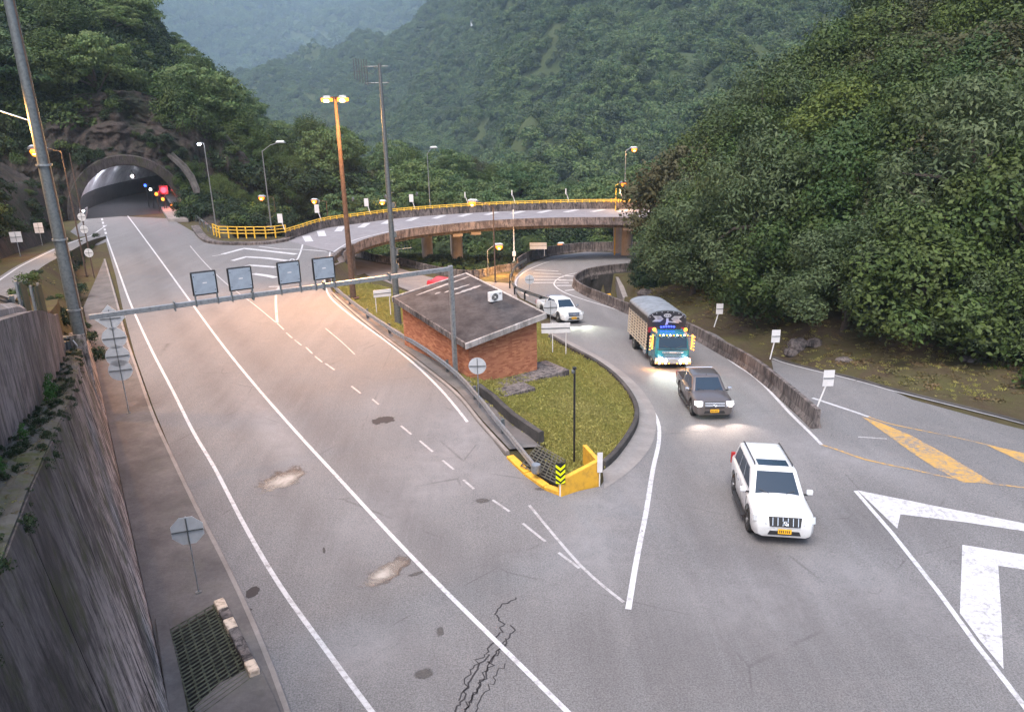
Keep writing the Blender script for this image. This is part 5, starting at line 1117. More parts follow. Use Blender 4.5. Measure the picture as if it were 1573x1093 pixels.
# gantry with four back-to-camera lane panels
gb = P(702, 578, -.1); gt = 5.72; gl = np.array([-16.05, 27.6]); g0 = gb[:2]
gan = T('signal_gantry', 'long galvanised steel gantry spanning the carriageway from wall to brick house', 'gantry', gb); gv = Matrix.Translation(-gan.location)
def gput(o): o.parent = gan; o.matrix_parent_inverse = gv; return o
gtop = P(690, 413, gt); gd = gl-gtop[:2]; GLn = np.linalg.norm(gd); gd /= GLn; ga = math.atan2(gd[1], gd[0])
gput(MB().box((*((gb[:2]+gtop[:2])/2), gt/2), (.20, .20, gt+.1), rz=ga).obj('column', M_GALV, bevel=.015))
gn = np.array([-gd[1], gd[0]])
def gpos(s, z=gt, n=0): q = gtop[:2]+gd*s+gn*n; return (q[0], q[1], z)
nseg = 5
for k in range(nseg):
    s0, s1 = GLn*k/nseg, GLn*(k+1)/nseg-.01; c = gpos((s0+s1)/2); gput(MB().box(c, (s1-s0, .17, .19), rz=ga).obj('beam', M_GALV, bevel=.012))
    if k: gput(MB().lathe([(0, -.05), (.19, -.05), (.19, .05), (0, .05)], 10, 'x', (0, 0, 0)).obj('flange', M_GALVD)); o = gan.children[-1]; o.matrix_world = Matrix.Translation(gpos(s0)) @ Matrix.Rotation(ga, 4, 'Z')
    if k: gput(MB().box(gpos(s0, gt, 0), (.05, .36, .36), rz=ga).obj('flange', M_GALVD))
pp = T('lane_signal', 'x', 'signal panel', (0, 0, 0)); bpy.data.objects.remove(pp)
labs = ['grey backed lane signal panel on the gantry, leftmost of the four', 'grey backed lane signal panel on the gantry, second from the left', 'grey backed lane signal panel on the gantry, second from the right', 'grey backed lane signal panel on the gantry, rightmost above the guardrail']
cen_px = [(314, 445, 463), (369, 437, 455), (443, 426, 443), (496, 418, 435)]
def gan_s(px, py):     # position along the beam for a pixel on it
    best = min(np.arange(0, GLn, .02), key=lambda s: abs(projy(gpos(s))[0]-px)); return float(best)
for lb, (px, py, pb) in zip(labs, cen_px):
    s = gan_s(px+4, py); q = gpos(s, gt+.16); r_ = T('lane_signal', lb, 'signal panel', q, ga+PI, 'lane signals on the gantry')
    wv = .98; MB().box((0, .02, .60), (wv, .10, .98)).obj('housing', M_BLACK, r_, bevel=.04)
    MB().box((0, -.045, .60), (wv-.13, .03, .85)).obj('back_panel', M_SBACK, r_, bevel=.005)
    for zz in (.3, .9):
        for xx in (-.38, .38): MB().lathe([(0, -.005), (.02, -.005), (.02, .0), (0, .0)], 6, 'y', (xx, -.063, zz)).obj('bolt', M_BLACK, r_)
    MB().box((rnd.uniform(-.02, .02), -.066, .62), (.16, .006, .05)).obj('maker_label', M_SIGNW, r_)
    for xx in (-.42, .42):
        MB().box((xx, 0, .0), (.06, .09, .30)).obj('bracket', M_GALVD, r_); MB().box((xx, 0, -.16), (.05, .24, .28)).obj('clamp', M_GALVD, r_)
# far lamps
street_lamp('slim pole with small white lamps at the tunnel end of the yellow fence', (332, 349), 0, 220, (-.35, -.2), .05, E_COOL, None, .08, None, .8)
street_lamp('tall unlit lamp pole with a long arm above the yellow fence', (417, 350), 0, 232, (2.0, .2), .9, None, None, .09)
street_lamp('lit lamp on a short pole behind the yellow fence, below the tall unlit one', (424, 335), -1, 303, (-1.6, .4), .1, E_SODF, 250, .06, M_RUST)
street_lamp('lit lamp on a thin orange pole outside the viaduct, left of the floodlight tower', (504, 338), -2, 309, (-1.6, .3), .2, E_SODF, 350, .06, M_RUST)
street_lamp('lit sodium lamp hidden partly by the antenna mast behind the viaduct', (609, 330), -2, 310, (-1.8, .3), .1, E_SODF, 350, .06, M_RUST)
street_lamp('tall unlit galvanised lamp pole rising behind the centre of the viaduct', (661, 322), -1, 236, (.9, 0), .8, None, None, .09, M_GALV)
street_lamp('orange pole crossing the viaduct with its lit lamp over the bridge road', (761, 432), -4.3, 318, (-1.9, .4), .6, E_SODF, 1300, .09, M_RUST)
street_lamp('lit lamp on a short bent arm under the viaduct beside the orange pole', (750, 424), -4.6, 384, (1.1, .2), .5, E_SODF, 1800, .05, M_GALV)
b_, hh = street_lamp('white painted lamp pole standing on the loop edge, centre', (790, 402), -5, 322, (0, 0), 0, None, None, .10, M_WPAINT)
MB().box((0, 0, 1.0), (.42, .42, .5)).obj('junction_box', M_WPAINT, b_)
street_lamp('pale pole crossing the right end of the viaduct with a lit lamp', (944, 388), -5.4, 284, (.9, .2), .25, E_SODF, 500, .09, M_YRAIL)
street_lamp('tallest lit lamp behind the right end of the viaduct', (959, 320), -1, 231, (1.0, 0), .3, E_SODF, 400, .09, M_GALV)
street_lamp('tiny lit lamp far down the valley, upper of the close pair', (499, 285), -20, 246, (-.6, 0), .2, E_SODF, 120, .12, M_RUST)
street_lamp('tiny lit lamp far down the valley, lower of the close pair', (503, 290), -20, 254, (-.6, 0), .2, E_SODF, 120, .12, M_RUST)
street_lamp('dim lamp down among the trees below the loop, glowing yellow', (866, 398), -9, 376, (-.4, 0), .2, E_SODF, 500, .12, M_RUST)
tp = T('thin_black_pole', 'thin black pole with a small camera standing in the island grass', 'pole', PH(882, 715)); hh = pole_h(np.array(tp.location), 565)
MB().tube([(0, 0, -.2), (0, 0, hh)], .04, 8).obj('pole', M_BLACK, tp); MB().box((-.06, -.05, hh-.12), (.10, .2, .12)).obj('camera_head', M_GALVD, tp, bevel=.02); MB().box((.0, 0, hh), (.14, .14, .05)).obj('cap', M_BLACK, tp)

# road signs seen from behind
def plate(kind, w, hgt=None, th=.012):
    hgt = hgt or w
    if kind == 'round': pts = [(w/2*math.cos(a), hgt/2*math.sin(a)) for a in np.linspace(0, 2*PI, 29)[:-1]]
    elif kind == 'oct': pts = [(w/2*1.04*math.cos(a), hgt/2*1.04*math.sin(a)) for a in np.arange(PI/8, 2*PI, PI/4)]
    elif kind == 'diamond': pts = [(w*.7, 0), (0, hgt*.7), (-w*.7, 0), (0, -hgt*.7)]
    else: pts = [(w/2, -hgt/2), (w/2, hgt/2), (-w/2, hgt/2), (-w/2, -hgt/2)]
    n = len(pts); return MB().add([(x, -th/2, z) for x, z in pts]+[(x, th/2, z) for x, z in pts], [tuple(range(n)), tuple(range(n, 2*n))[::-1]]+[(k, n+k, n+(k+1) % n, (k+1) % n) for k in range(n)])
def sign(name, label, base, plates, z=None, rz=0., m=None, top=None, group=None, lean=0., post_r=.03, w_brace=True, cat='road sign'):
    b = PH(*base) if z is None else P(base[0], base[1], z); root = T(name, label, cat, b, rz, group)
    d_ = max(p_[1] for p_ in plates); hh = top or d_+plates[0][2]/2*.95
    MB().tube([(0, .04, -.1), (lean, .04, hh)], post_r, 6).obj('post', M_GALV, root)
    for kind, zc_, w, hgt in plates:
        o = plate(kind, w, hgt).obj('sign_plate', m or M_SIGNBK, root); o.location = (lean*zc_/hh, 0, zc_)
        if w_brace: MB().box((0, -.03, 0), (w*.94, .02, .035)).obj('brace', M_GALVD, o)
        MB().box((0, -.025, 0), (.03, .02, (hgt or w)*.9)).obj('brace', M_GALVD, o)
    MB().lathe([(0, 0), (.09, 0), (.09, .02), (0, .02)], 10).obj('foot', M_GALVD, root); return root
rzr = math.radians(-31+6)
sign('sign_post', 'pole with one diamond and three round sign backs on the left sidewalk', (198, 634), [('diamond', 4.45, .86, .86), ('round', 3.55, .98, None), ('round', 2.72, .98, None), ('round', 2.06, .98, None)], z=.16, rz=.35)
sign('octagonal_sign', 'octagonal sign seen from behind on the left sidewalk above the drain grating', (305, 909), [('oct', 1.98, .86, None)], z=.16, rz=.30, post_r=.022)
sign('round_sign', 'round sign seen from behind beside the guardrail in front of the brick house', (736, 630), [('round', 2.12, .78, None)], rz=-.02)
sign('round_sign', 'small round sign seen from behind standing on the loop behind the brick house', (814, 457), [('round', 1.75, .88, None)], rz=0)
for k, (py_, lb) in enumerate(((333, 'round sign back, uppermost on the slim brown pole by the tunnel side road'), (352, 'round sign back, middle one on the slim brown pole'), (388, 'round sign back, lowest on the slim brown pole'))):
    z_ = pole_h(sp_, py_); o = plate('round', .66 if k < 2 else .74).obj('sign_plate', M_SIGNW, r_ if False else None); o.location = (sp_[0], sp_[1]-.08, sp_[2]+z_); tag(o, lb, 'road sign', 'round sign backs on the slim pole')
    MB().box((0, -.02, 0), (.62, .02, .03)).obj('brace', M_GALVD, o); MB().box((0, -.02, 0), (.03, .018, .6)).obj('brace', M_GALVD, o)
sign('square_sign', 'small square sign back at the foot of the cliff, nearest the left edge', (31, 393), [('rect', 1.55, .85, .85)], z=2.3, rz=.3, m=M_SIGNW); sign('square_sign', 'small square sign back at the foot of the cliff, nearer the tunnel', (65, 376), [('rect', 1.6, .75, .95)], z=1.6, rz=.3, m=M_SIGNW)
for (bs, pl_, lb) in (((1097, 500), (1104, 478), 'white marker panel on a leaning post on the ramp barrier, farthest of the three'), ((1183, 549), (1189, 520), 'white marker panel on a leaning post on the ramp barrier, middle of the three'), ((1256, 621), (1269, 584), 'white marker panel on a leaning post on the ramp barrier, nearest of the three')):
    b = P(bs[0], bs[1], float(h(*PH(bs[0]+6, bs[1]+18)[:2]))+.92); root = T('delineator_sign', lb, 'road sign', b, 0, 'marker panels on the ramp barrier'); sc_ = b[1]/F/cp*1.02
    dx, dz = (pl_[0]-bs[0])*sc_*.95, (bs[1]-pl_[1])*sc_*1.05
    MB().tube([(0, 0, -.1), (dx, .05, dz)], .035, 6).obj('post', M_SIGNW, root); o = plate('rect', .48, .75).obj('sign_plate', M_SIGNW, root); o.location = (dx, 0, dz+.12); MB().box((0, -.02, 0), (.46, .02, .035)).obj('brace', M_GALVD, o)
for k, (px, py) in enumerate(((425, 348), (491, 337), (565, 324), (640, 314), (717, 306), (794, 302), (873, 300), (954, 298))):
    i = int(np.argmin([abs(projy((*q, 1.2))[0]-px) for q in vf])); b = np.array([*vf[i], 1.0]); far = k > 3
    root = T('parapet_marker', f'pale marker panel leaning outward above the viaduct parapet, number {k+1} from the left' if False else ['pale marker panel leaning outward over the yellow fence corner', 'pale marker panel over the parapet left of the floodlight tower', 'pale marker panel over the parapet between floodlight tower and antenna mast', 'narrow marker on the parapet right of the antenna mast', 'narrow marker on the parapet left of the lamp at mid viaduct', 'narrow marker on the parapet above the white lamp pole', 'narrow marker on the parapet far right of the white lamp pole', 'narrow marker beside the tallest lamp at the right end of the viaduct'][k], 'road sign', b, 0, 'markers along the viaduct parapet')
    MB().tube([(0, .1, -.3), (-.25, .35, .55), (-.4, .4, 1.0)], .045, 5).obj('post', M_SIGNW, root)
    o = plate('rect', .52 if not far else .14, .95 if not far else .7, .05).obj('sign_plate', M_SIGNW, root); o.location = (-.5, .35, 1.35)
def board(label, px, z, w, hgt, posts, rz, legs=None, m=M_SIGNW, name='sign_board'):
    b = PH(*px) if z is None else P(px[0], px[1], z); root = T(name, label, 'sign', b, rz)
    for x in posts: MB().tube([(x, .05, -.1), (x, .05, legs+hgt)], .032, 6).obj('post', M_SIGNW, root)
    o = plate('rect', w, hgt, .025).obj('sign_plate', m, root); o.location = (0, 0, legs+hgt/2); MB().box((0, -.03, 0), (w, .02, .04)).obj('brace', M_GALVD, o); return root
board('white rectangular sign back on two thin posts on the grass left of the brick house', (590, 486), None, 1.25, .52, (-.5, .5), .35, 1.45)
board('pale blue-grey sign back on two thin posts to the right of the brick house', (854, 546), None, 1.75, .62, (-.2, .62), .03, 1.45)
wr = sign('round_sign', 'round pale sign back just behind the brick house roof corner', (846, 528), [('round', 2.5, .95, None)], rz=.05)
bb = board('small blank billboard on a single post beyond the loop parapet', (827, 392), -4.6, 2.1, .85, (.75,), -.1, .75, name='billboard')
# yellow and black chevron marker
cm = T('chevron_marker', 'bright yellow and black chevron marker on a white post at the island tip', 'road sign', PH(861, 764))
MB().tube([(0, .05, 0), (0, .05, 1.0)], .035, 8).obj('post', M_WPAINT, cm)
M_NEON = simple('fluorescent_yellow', (.75, .85, .0), .5, var=.02); pb = plate('rect', .34, .80).obj('sign_plate', M_BLACK, cm); pb.location = (0, 0, .93); pb.rotation_euler = (0, 0, .1)
for k in range(4):
    zt = .36-.205*k; pts = [(-.165, zt), (0, zt-.15), (.165, zt), (.165, zt-.105), (0, zt-.255), (-.165, zt-.105)]
    pts = [(x, max(-.395, min(.395, z_))) for x, z_ in pts]; n = len(pts)
    MB().add([(x, -.010, z_) for x, z_ in pts]+[(x, -.006, z_) for x, z_ in pts], [(0, 1, 4, 5), (1, 2, 3, 4), (11, 10, 7, 6), (10, 9, 8, 7)]+[(k_, (k_+1) % n, n+(k_+1) % n, n+k_) for k_ in range(n)]).obj('chevron', M_NEON, pb)
mp_ = T('marker_post', 'narrow white marker panel on a post at the right end of the yellow headwall', 'road sign', PH(921, 748)); MB().tube([(0, .03, 0), (0, .03, 1.1)], .022, 6).obj('post', M_WPAINT, mp_)
o = plate('rect', .19, .78).obj('sign_plate', M_SIGNW, mp_); o.location = (0, 0, .98)
# ------------------------------------------------------------------ slopes
from mathutils import noise as mn
def fbm(x, y, z, o=5): return mn.fractal(Vector((x, y, z)), 1.0, 2.0, o, noise_basis='PERLIN_ORIGINAL')
def cr1(p, t):          # Catmull-Rom on array p (n,3), t in [0,n-1]
    n = len(p); i = int(min(max(np.floor(t), 0), n-2)); u = t-i; a, b, c, d = p[max(i-1, 0)], p[i], p[i+1], p[min(i+2, n-1)]
    return .5*(2*b+(c-a)*u+(2*a-5*b+4*c-d)*u*u+(3*b-a-3*c+d)*u**3)
def patch(name, cols, nu, nv, m, amp=0., sc=20., edge=0, kind='structure', gully=0.):
    cols = [np.array(c, float) for c in cols]; V = np.zeros((nu+1, nv+1, 3))
    dense = [np.array([cr1(c, v*(len(c)-1)/nv) for v in range(nv+1)]) for c in cols]; D = np.array(dense)
    for v in range(nv+1):
        for u in range(nu+1): V[u, v] = cr1(D[:, v], u*(len(cols)-1)/nu)
    if amp:
        for u in range(nu+1):
            for v in range(nv+1):
                p = V[u, v]; k = min(1, v/max(1, edge)) if edge else 1
                n_ = fbm(p[0]/sc, p[1]/sc, p[2]/sc); V[u, v, 2] += amp*k*n_
                if gully: V[u, v, 2] -= gully*k*abs(math.sin(p[0]/sc*.9+1.5*fbm(p[0]/sc/3, p[1]/sc/3, 1)))**.7
    idx = np.arange((nu+1)*(nv+1)).reshape(nu+1, nv+1)
    f = np.stack([idx[:-1, :-1], idx[1:, :-1], idx[1:, 1:], idx[:-1, 1:]], -1).reshape(-1, 4)
    me = np_mesh(name, V.reshape(-1, 3), f, m, True); bm = bmesh.new(); bm.from_mesh(me); bmesh.ops.recalc_face_normals(bm, faces=bm.faces)
    bm.faces.ensure_lookup_table()
    if sum(f_.normal.z for f_ in bm.faces) < 0: bmesh.ops.reverse_faces(bm, faces=bm.faces)
    bm.to_mesh(me); bm.free()
    o = link(bpy.data.objects.new(name, me))
    if kind: o['kind'] = kind
    return o, V
def rows(px, l): return [PD(px, y, D) for y, D in l]
def rc_(px, py, l):
    b = PH(px, py); return [b-[0, 0, .25]]+[PD(px, y, b[1]+d) for y, d in l]
Rcols = [rc_(975, 470, [(452, 4), (436, 8), (426, 12), (420, 16), (417, 20)]),
         rc_(1012, 482, [(455, 5), (428, 11), (408, 17), (398, 22), (392, 28)]),
         rc_(1050, 493, [(458, 6), (415, 13), (372, 21), (345, 29), (335, 35)]),
         rc_(1100, 506, [(465, 6), (402, 14), (348, 23), (305, 33), (288, 42)]),
         rc_(1150, 527, [(478, 6), (400, 15), (330, 26), (272, 38), (250, 48)]),
         rc_(1200, 553, [(492, 7), (400, 16), (312, 28), (235, 43), (210, 53)]),
         rc_(1300, 579, [(512, 7), (402, 17), (282, 30), (170, 47), (140, 60)]),
         rc_(1400, 606, [(530, 7), (400, 18), (240, 32), (95, 50), (60, 64)]),
         rc_(1573, 653, [(560, 7), (392, 18), (205, 32), (10, 50), (-80, 64)]),
         rc_(1800, 716, [(610, 7), (410, 18), (190, 31), (-20, 46), (-130, 58)]),
         rc_(2100, 800, [(680, 7), (440, 17), (200, 28), (-20, 40), (-130, 50)])]
hillR, VR = patch('hillside', Rcols, 90, 70, M_DIRT, .9, 9, 6)
stripe('road_gutter_edge', PHs([(1187, 549), (1260, 570), (1340, 590), (1420, 611), (1500, 631), (1573, 650), (1720, 692)]), .35, M_CURBD, dz=.06)
# far slopes
Mcols = [rows(250, [(345, 380), (280, 560), (232, 760), (185, 960), (150, 1160), (120, 1400)]),
         rows(400, [(340, 370), (280, 520), (228, 720), (172, 920), (130, 1120), (95, 1420)]),
         rows(520, [(335, 360), (285, 480), (232, 660), (168, 860), (108, 1080), (60, 1400)]),
         rows(620, [(335, 340), (292, 450), (240, 610), (170, 800), (90, 1020), (10, 1350)]),
         rows(700, [(335, 330), (300, 400), (262, 520), (190, 690), (100, 880), (-20, 1150)]),
         rows(752, [(335, 320), (302, 370), (262, 460), (190, 600), (90, 760), (-60, 960)]),
         rows(800, [(335, 300), (285, 330), (222, 410), (140, 520), (40, 640), (-110, 820)]),
         rows(900, [(335, 270), (265, 310), (190, 380), (110, 470), (10, 590), (-110, 730)]),
         rows(1000, [(335, 240), (250, 285), (170, 350), (90, 430), (0, 530), (-110, 670)]),
         rows(1120, [(335, 220), (240, 260), (160, 315), (75, 390), (-20, 490), (-130, 610)]),
         rows(1250, [(335, 205), (225, 240), (140, 295), (55, 365), (-40, 455), (-140, 560)]),
         rows(1400, [(335, 190), (205, 225), (115, 280), (30, 350), (-60, 430), (-150, 520)]),
         rows(1700, [(350, 175), (200, 215), (105, 265), (20, 330), (-70, 410), (-160, 500)]),
         rows(2200, [(380, 170), (200, 210), (105, 255), (20, 310), (-70, 390), (-160, 470)])]
hillM, VM = patch('mountainside', Mcols, 130, 80, M_FARHILL, 42, 110, 4, gully=30)
Fcols = [rows(px, [(240+d, 1500), (150+d*.6, 1750), (60, 2050), (-10, 2350), (-80, 2750), (-150, 3300)]) for px, d in ((-500, 0), (-200, 20), (0, 10), (200, -10), (330, 15), (430, -10), (560, 10), (700, 0), (900, 0), (1200, 0), (1700, 0), (2200, 0))]
hillF, VF = patch('far_mountain', Fcols, 80, 46, M_FARHILL, 160, 420, 2, gully=150)
Vcols = [rows(300, [(440, 98), (385, 112), (345, 128), (322, 148), (312, 175), (306, 215)]),
         rows(380, [(440, 98), (385, 112), (345, 128), (322, 148), (308, 175), (302, 215)]),
         rows(470, [(440, 100), (385, 112), (345, 128), (318, 148), (300, 175), (288, 215)]),
         rows(560, [(440, 103), (390, 114), (345, 128), (310, 148), (285, 175), (270, 215)]),
         rows(640, [(440, 105), (390, 116), (345, 130), (308, 148), (280, 175), (264, 215)]),
         rows(720, [(440, 107), (390, 117), (350, 130), (318, 148), (295, 175), (284, 215)]),
         rows(830, [(440, 107), (395, 118), (358, 130), (332, 148), (318, 175), (308, 215)]),
         rows(920, [(440, 107), (395, 118), (362, 130), (340, 148), (326, 175), (318, 215)]),
         rows(1020, [(440, 107), (395, 116), (360, 128), (335, 145), (315, 170), (305, 205)]),
         rows(1150, [(430, 107), (380, 116), (345, 128), (318, 145), (295, 168), (280, 200)])]
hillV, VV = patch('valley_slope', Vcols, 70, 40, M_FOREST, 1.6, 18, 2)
Lcols = [rows(230, [(340, 150), (270, 162), (200, 180), (155, 196), (128, 214)]), rows(300, [(348, 142), (290, 155), (225, 170), (178, 188), (150, 204)]),
         rows(360, [(350, 136), (300, 150), (250, 166), (208, 182), (186, 198)]), rows(420, [(352, 134), (310, 150), (275, 165), (245, 180), (228, 195)]),
         rows(480, [(355, 132), (322, 150), (298, 165), (280, 180), (270, 195)]), rows(540, [(358, 132), (335, 150), (318, 165), (305, 180), (298, 195)])]
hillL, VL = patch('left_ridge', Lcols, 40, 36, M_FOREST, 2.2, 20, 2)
# left cliff along the side road, then the hill it belongs to
SEa = [np.array(a) for a in SEs]; lft = offset_path(SEs, -sgn*1.)
ccols = []
for s in (8, 22, 34, 46, 58, 70, 82, 93, 101):
    i = int(np.argmin([abs(a @ RD-s) for a in SEa])); e = SEa[i]; n_ = lft[i]-e; n_ /= np.linalg.norm(n_); z = float(hs(*e))
    k = 1. if s < 90 else .8
    ccols.append([(*(e+n_*o_), z+dz*k) for o_, dz in ((2.6, -.3), (3.6, 3.5), (5.2, 8), (9, 13), (16, 19), (27, 28), (42, 40), (60, 52))])
cliff, VC = patch('cliff', ccols, 60, 60, M_ROCK, 2.0, 6, 5)
# tunnel portal
C0 = P(203, 331, 0)[:2]; ta = np.array([-.45, .893]); ta /= np.linalg.norm(ta); pa_ = np.array([ta[1], -ta[0]])
def TP(u, t_, z): q = C0+pa_*u+ta*t_; return (q[0], q[1], z)
def archp(r_, hh, n=25): return [(r_*math.cos(a), max(0, hh*math.sin(a))**1.0) for a in np.linspace(PI, 0, n)]
AR, AH = 6.3, 6.9
pt = T('tunnel_portal', 'dark arched concrete tunnel mouth at the foot of the left mountain', 'tunnel', TP(0, 0, 0)); pinv = Matrix.Translation(-pt.location)
def tput(o): o.parent = pt; o.matrix_parent_inverse = pinv; return o
rings = []
for k, (r_, hh, t_) in enumerate(((AR, AH, 1.5), (AR, AH, -.5), (AR+.1, AH+.1, -.6), (AR+1.3, AH+1.2, -.6), (AR+1.45, AH+1.35, -.4), (AR+1.45, AH+1.35, 3))): rings.append([TP(u, t_, z-.1) for u, z in archp(r_, hh)])
tput(MB().loft(rings, cap=False, closed=False).obj('arch_ring', M_PORTAL, smooth=True))
AP_ = archp(AR, AH, 33)
for nm_, ii, m_ in (('tunnel_lining', range(0, 5), M_TUNDARK), ('tunnel_vault', range(4, 29), M_TUNUP), ('tunnel_lining', range(28, 33), M_TUNDARK)):
    tput(MB().loft([[TP(AP_[i][0]+max(0, t_-3)**2/120, t_, AP_[i][1]-.1) for i in ii] for t_ in np.linspace(1.4, 60, 40)], cap=False, closed=False).obj(nm_, m_, smooth=True))
tput(MB().add([TP(-AR+27, 59.5, -.1), TP(AR+27, 59.5, -.1), TP(AR+27, 59.5, AH), TP(-AR+27, 59.5, AH)], [(0, 1, 2, 3)]).obj('tunnel_end', M_VOID))
tput(MB().box((*TP(-6.2, 12, 0)[:2], .25), (1.2, 24, .5), rz=math.atan2(ta[1], ta[0])-PI/2).obj('tunnel_kerb', M_CONC)); tput(MB().box((*TP(6.2, 12, 0)[:2], .25), (1.2, 24, .5), rz=math.atan2(ta[1], ta[0])-PI/2).obj('tunnel_kerb', M_CONC))
o = sheet('road', [TP(-6.4, -.4, 0)[:2], TP(6.4, -.4, 0)[:2], TP(34, 60, 0)[:2], TP(20, 60, 0)[:2], TP(-6.4, 20, 0)[:2]], M_TUNDARK, .045, 4, hf=lambda x, y: 0*x)
# rock face around the arch (radial grid)
NR, NA = 60, 120; Vv = np.zeros((NR+1, NA+1, 3))
for i in range(NR+1):
    r_ = i/NR
    for j, a in enumerate(np.linspace(PI, 0, NA+1)):
        o_ = r_*11; u = (AR+1.3+o_)*math.cos(a); z = max(-.3, (AH+1.15+o_*.75)*math.sin(a)); back = .2+o_*.6
        q = np.array(TP(u, back, z)); k = min(1, i/6); n_ = fbm(q[0]/4, q[1]/4, q[2]/4)+.55*abs(fbm(q[0]/1.3+9, q[1]/1.3, q[2]/2.6)); q[:2] -= ta*n_*2.4*k; q[2] += k*.6*fbm(q[2]/3, q[0]/3, 3)
        Vv[i, j] = q
idx = np.arange((NR+1)*(NA+1)).reshape(NR+1, NA+1); f = np.stack([idx[:-1, :-1], idx[:-1, 1:], idx[1:, 1:], idx[1:, :-1]], -1).reshape(-1, 4)
o = link(bpy.data.objects.new('rock_face', np_mesh('rock_face', Vv.reshape(-1, 3), f, M_ROCK, True))); o['kind'] = 'structure'; rockface = o
hc = []
for u, k in ((-44, 1.35), (-30, 1.3), (-18, 1.2), (-9, 1.12), (0, .98), (6, .80), (12, .56), (19, .36), (28, .18), (36, .05)):
    low = max(0, (abs(u)-12)/10); hc.append([TP(u, t_, z*k-(3 if t_ < 3 else 0)*min(1, low)) for t_, z in ((4.5, 9 if abs(u) < 14 else 5), (10, 15), (20, 21), (36, 28), (60, 39), (90, 54), (125, 72))])
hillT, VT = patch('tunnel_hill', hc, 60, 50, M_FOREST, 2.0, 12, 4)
# concrete slope drain running down beside the portal
dr = T('slope_drain', 'pale concrete drainage chute running down the rock right of the tunnel', 'drain', TP(8, 0, 0)); 
mb = MB(); pth = [P(x, y, 0)*0+PD(x, y, D) for x, y, D in ((228, 186, 118), (240, 206, 114), (252, 224, 110), (268, 240, 108), (284, 254, 105), (297, 272, 103), (305, 292, 101))]
mb.loft([[tuple(p+[-.4, -.5, .2]), tuple(p+[-.4, -.7, -.3]), tuple(p+[.4, -.7, -.3]), tuple(p+[.4, -.5, .2]), tuple(p+[.28, -.5, .2]), tuple(p+[.28, -.6, -.1]), tuple(p+[-.28, -.6, -.1]), tuple(p+[-.28, -.5, .2])] for p in pth]); o = mb.obj('chute', M_CURBD); o.parent = dr; o.matrix_parent_inverse = Matrix.Translation(-dr.location)
# signals and lamps at the tunnel mouth
def tunnel_lamp(name, label, px, py, t_, c, em, r_, hang=False, e=0, cat='signal'):
    d = ray(px, py); q0 = np.array([0, 0, H]); nn = np.array([ta[0], ta[1], 0]); k = ((np.array([*C0, 0])+nn*t_-q0) @ nn)/(d @ nn); q = q0+d*k
    root = T(name, label, cat, (q[0], q[1], 0 if not hang else q[2])); z = q[2] if not hang else 0
    if not hang: MB().tube([(0, .1, 0), (0, .1, z)], .05, 6).obj('post', M_BLACK, root)
    else: MB().tube([(0, .1, .1), (0, .1, .9)], .03, 5).obj('hanger', M_BLACK, root)
    MB().box((0, .12, z), (r_*3, .2, r_*3)).obj('housing', M_BLACK, root, bevel=.02); MB().lathe([(0, 0), (r_, 0), (r_*.8, -.08), (0, -.1)], 14, 'y', (0, .02, z)).obj('lamp', em, root)
    if e: glow(root, (0, -.6, z), e, c, r=.15)
E_RED = emit('red_signal', (1, .015, .025), 5); E_WH2 = emit('white_tunnel_lamp', (1, .95, .85), 6); E_BL2 = emit('blue_signal', (.03, .10, 1), 2.2); E_OR2 = emit('orange_signal', (1, .24, .02), 1.6)
tunnel_lamp('traffic_signal', 'bright red traffic signal inside the right side of the tunnel mouth', 251, 292, 2, (1, .03, .05), E_RED, .42, False, 300)
tunnel_lamp('tunnel_signal', 'small blue signal lamp in the tunnel mouth', 223, 285, 9, (.1, .2, 1), E_BL2, .2); tunnel_lamp('tunnel_signal', 'small white lamp between the blue and red signals in the tunnel', 231, 291, 7, (1, 1, 1), E_WH2, .18)
for px, py, lb in ((240, 298, 'upper orange lamp of the three stepping down the tunnel right side'), (250, 306, 'middle orange lamp of the three on the tunnel right side'), (264, 316, 'lowest orange lamp at the foot of the tunnel right side')): tunnel_lamp('tunnel_signal', lb, px, py, 1.5, (1, .5, .1), E_OR2, .22, False, 10)
tunnel_lamp('tunnel_lamp', 'white ceiling lamp just inside the top of the tunnel mouth', 203, 271, 4, (1, .95, .9), E_WH2, .2, True, 60, 'lamp'); tunnel_lamp('tunnel_lamp', 'small cool white lamp low on the left side of the tunnel mouth', 128, 324, .8, (.85, .92, 1), E_COOL, .14, False, 20, 'lamp')
[glow(pt, tuple(np.array(TP(u_, t_, z_))-np.array(pt.location)), e_, (.85, .87, 1), .3) for u_, t_, z_, e_ in ((-3.2, 8, 5.2, 260), (-2.6, 14, 5.4, 800), (-1.0, 22, 5.4, 1300), (2.4, 31, 5.4, 1300))]

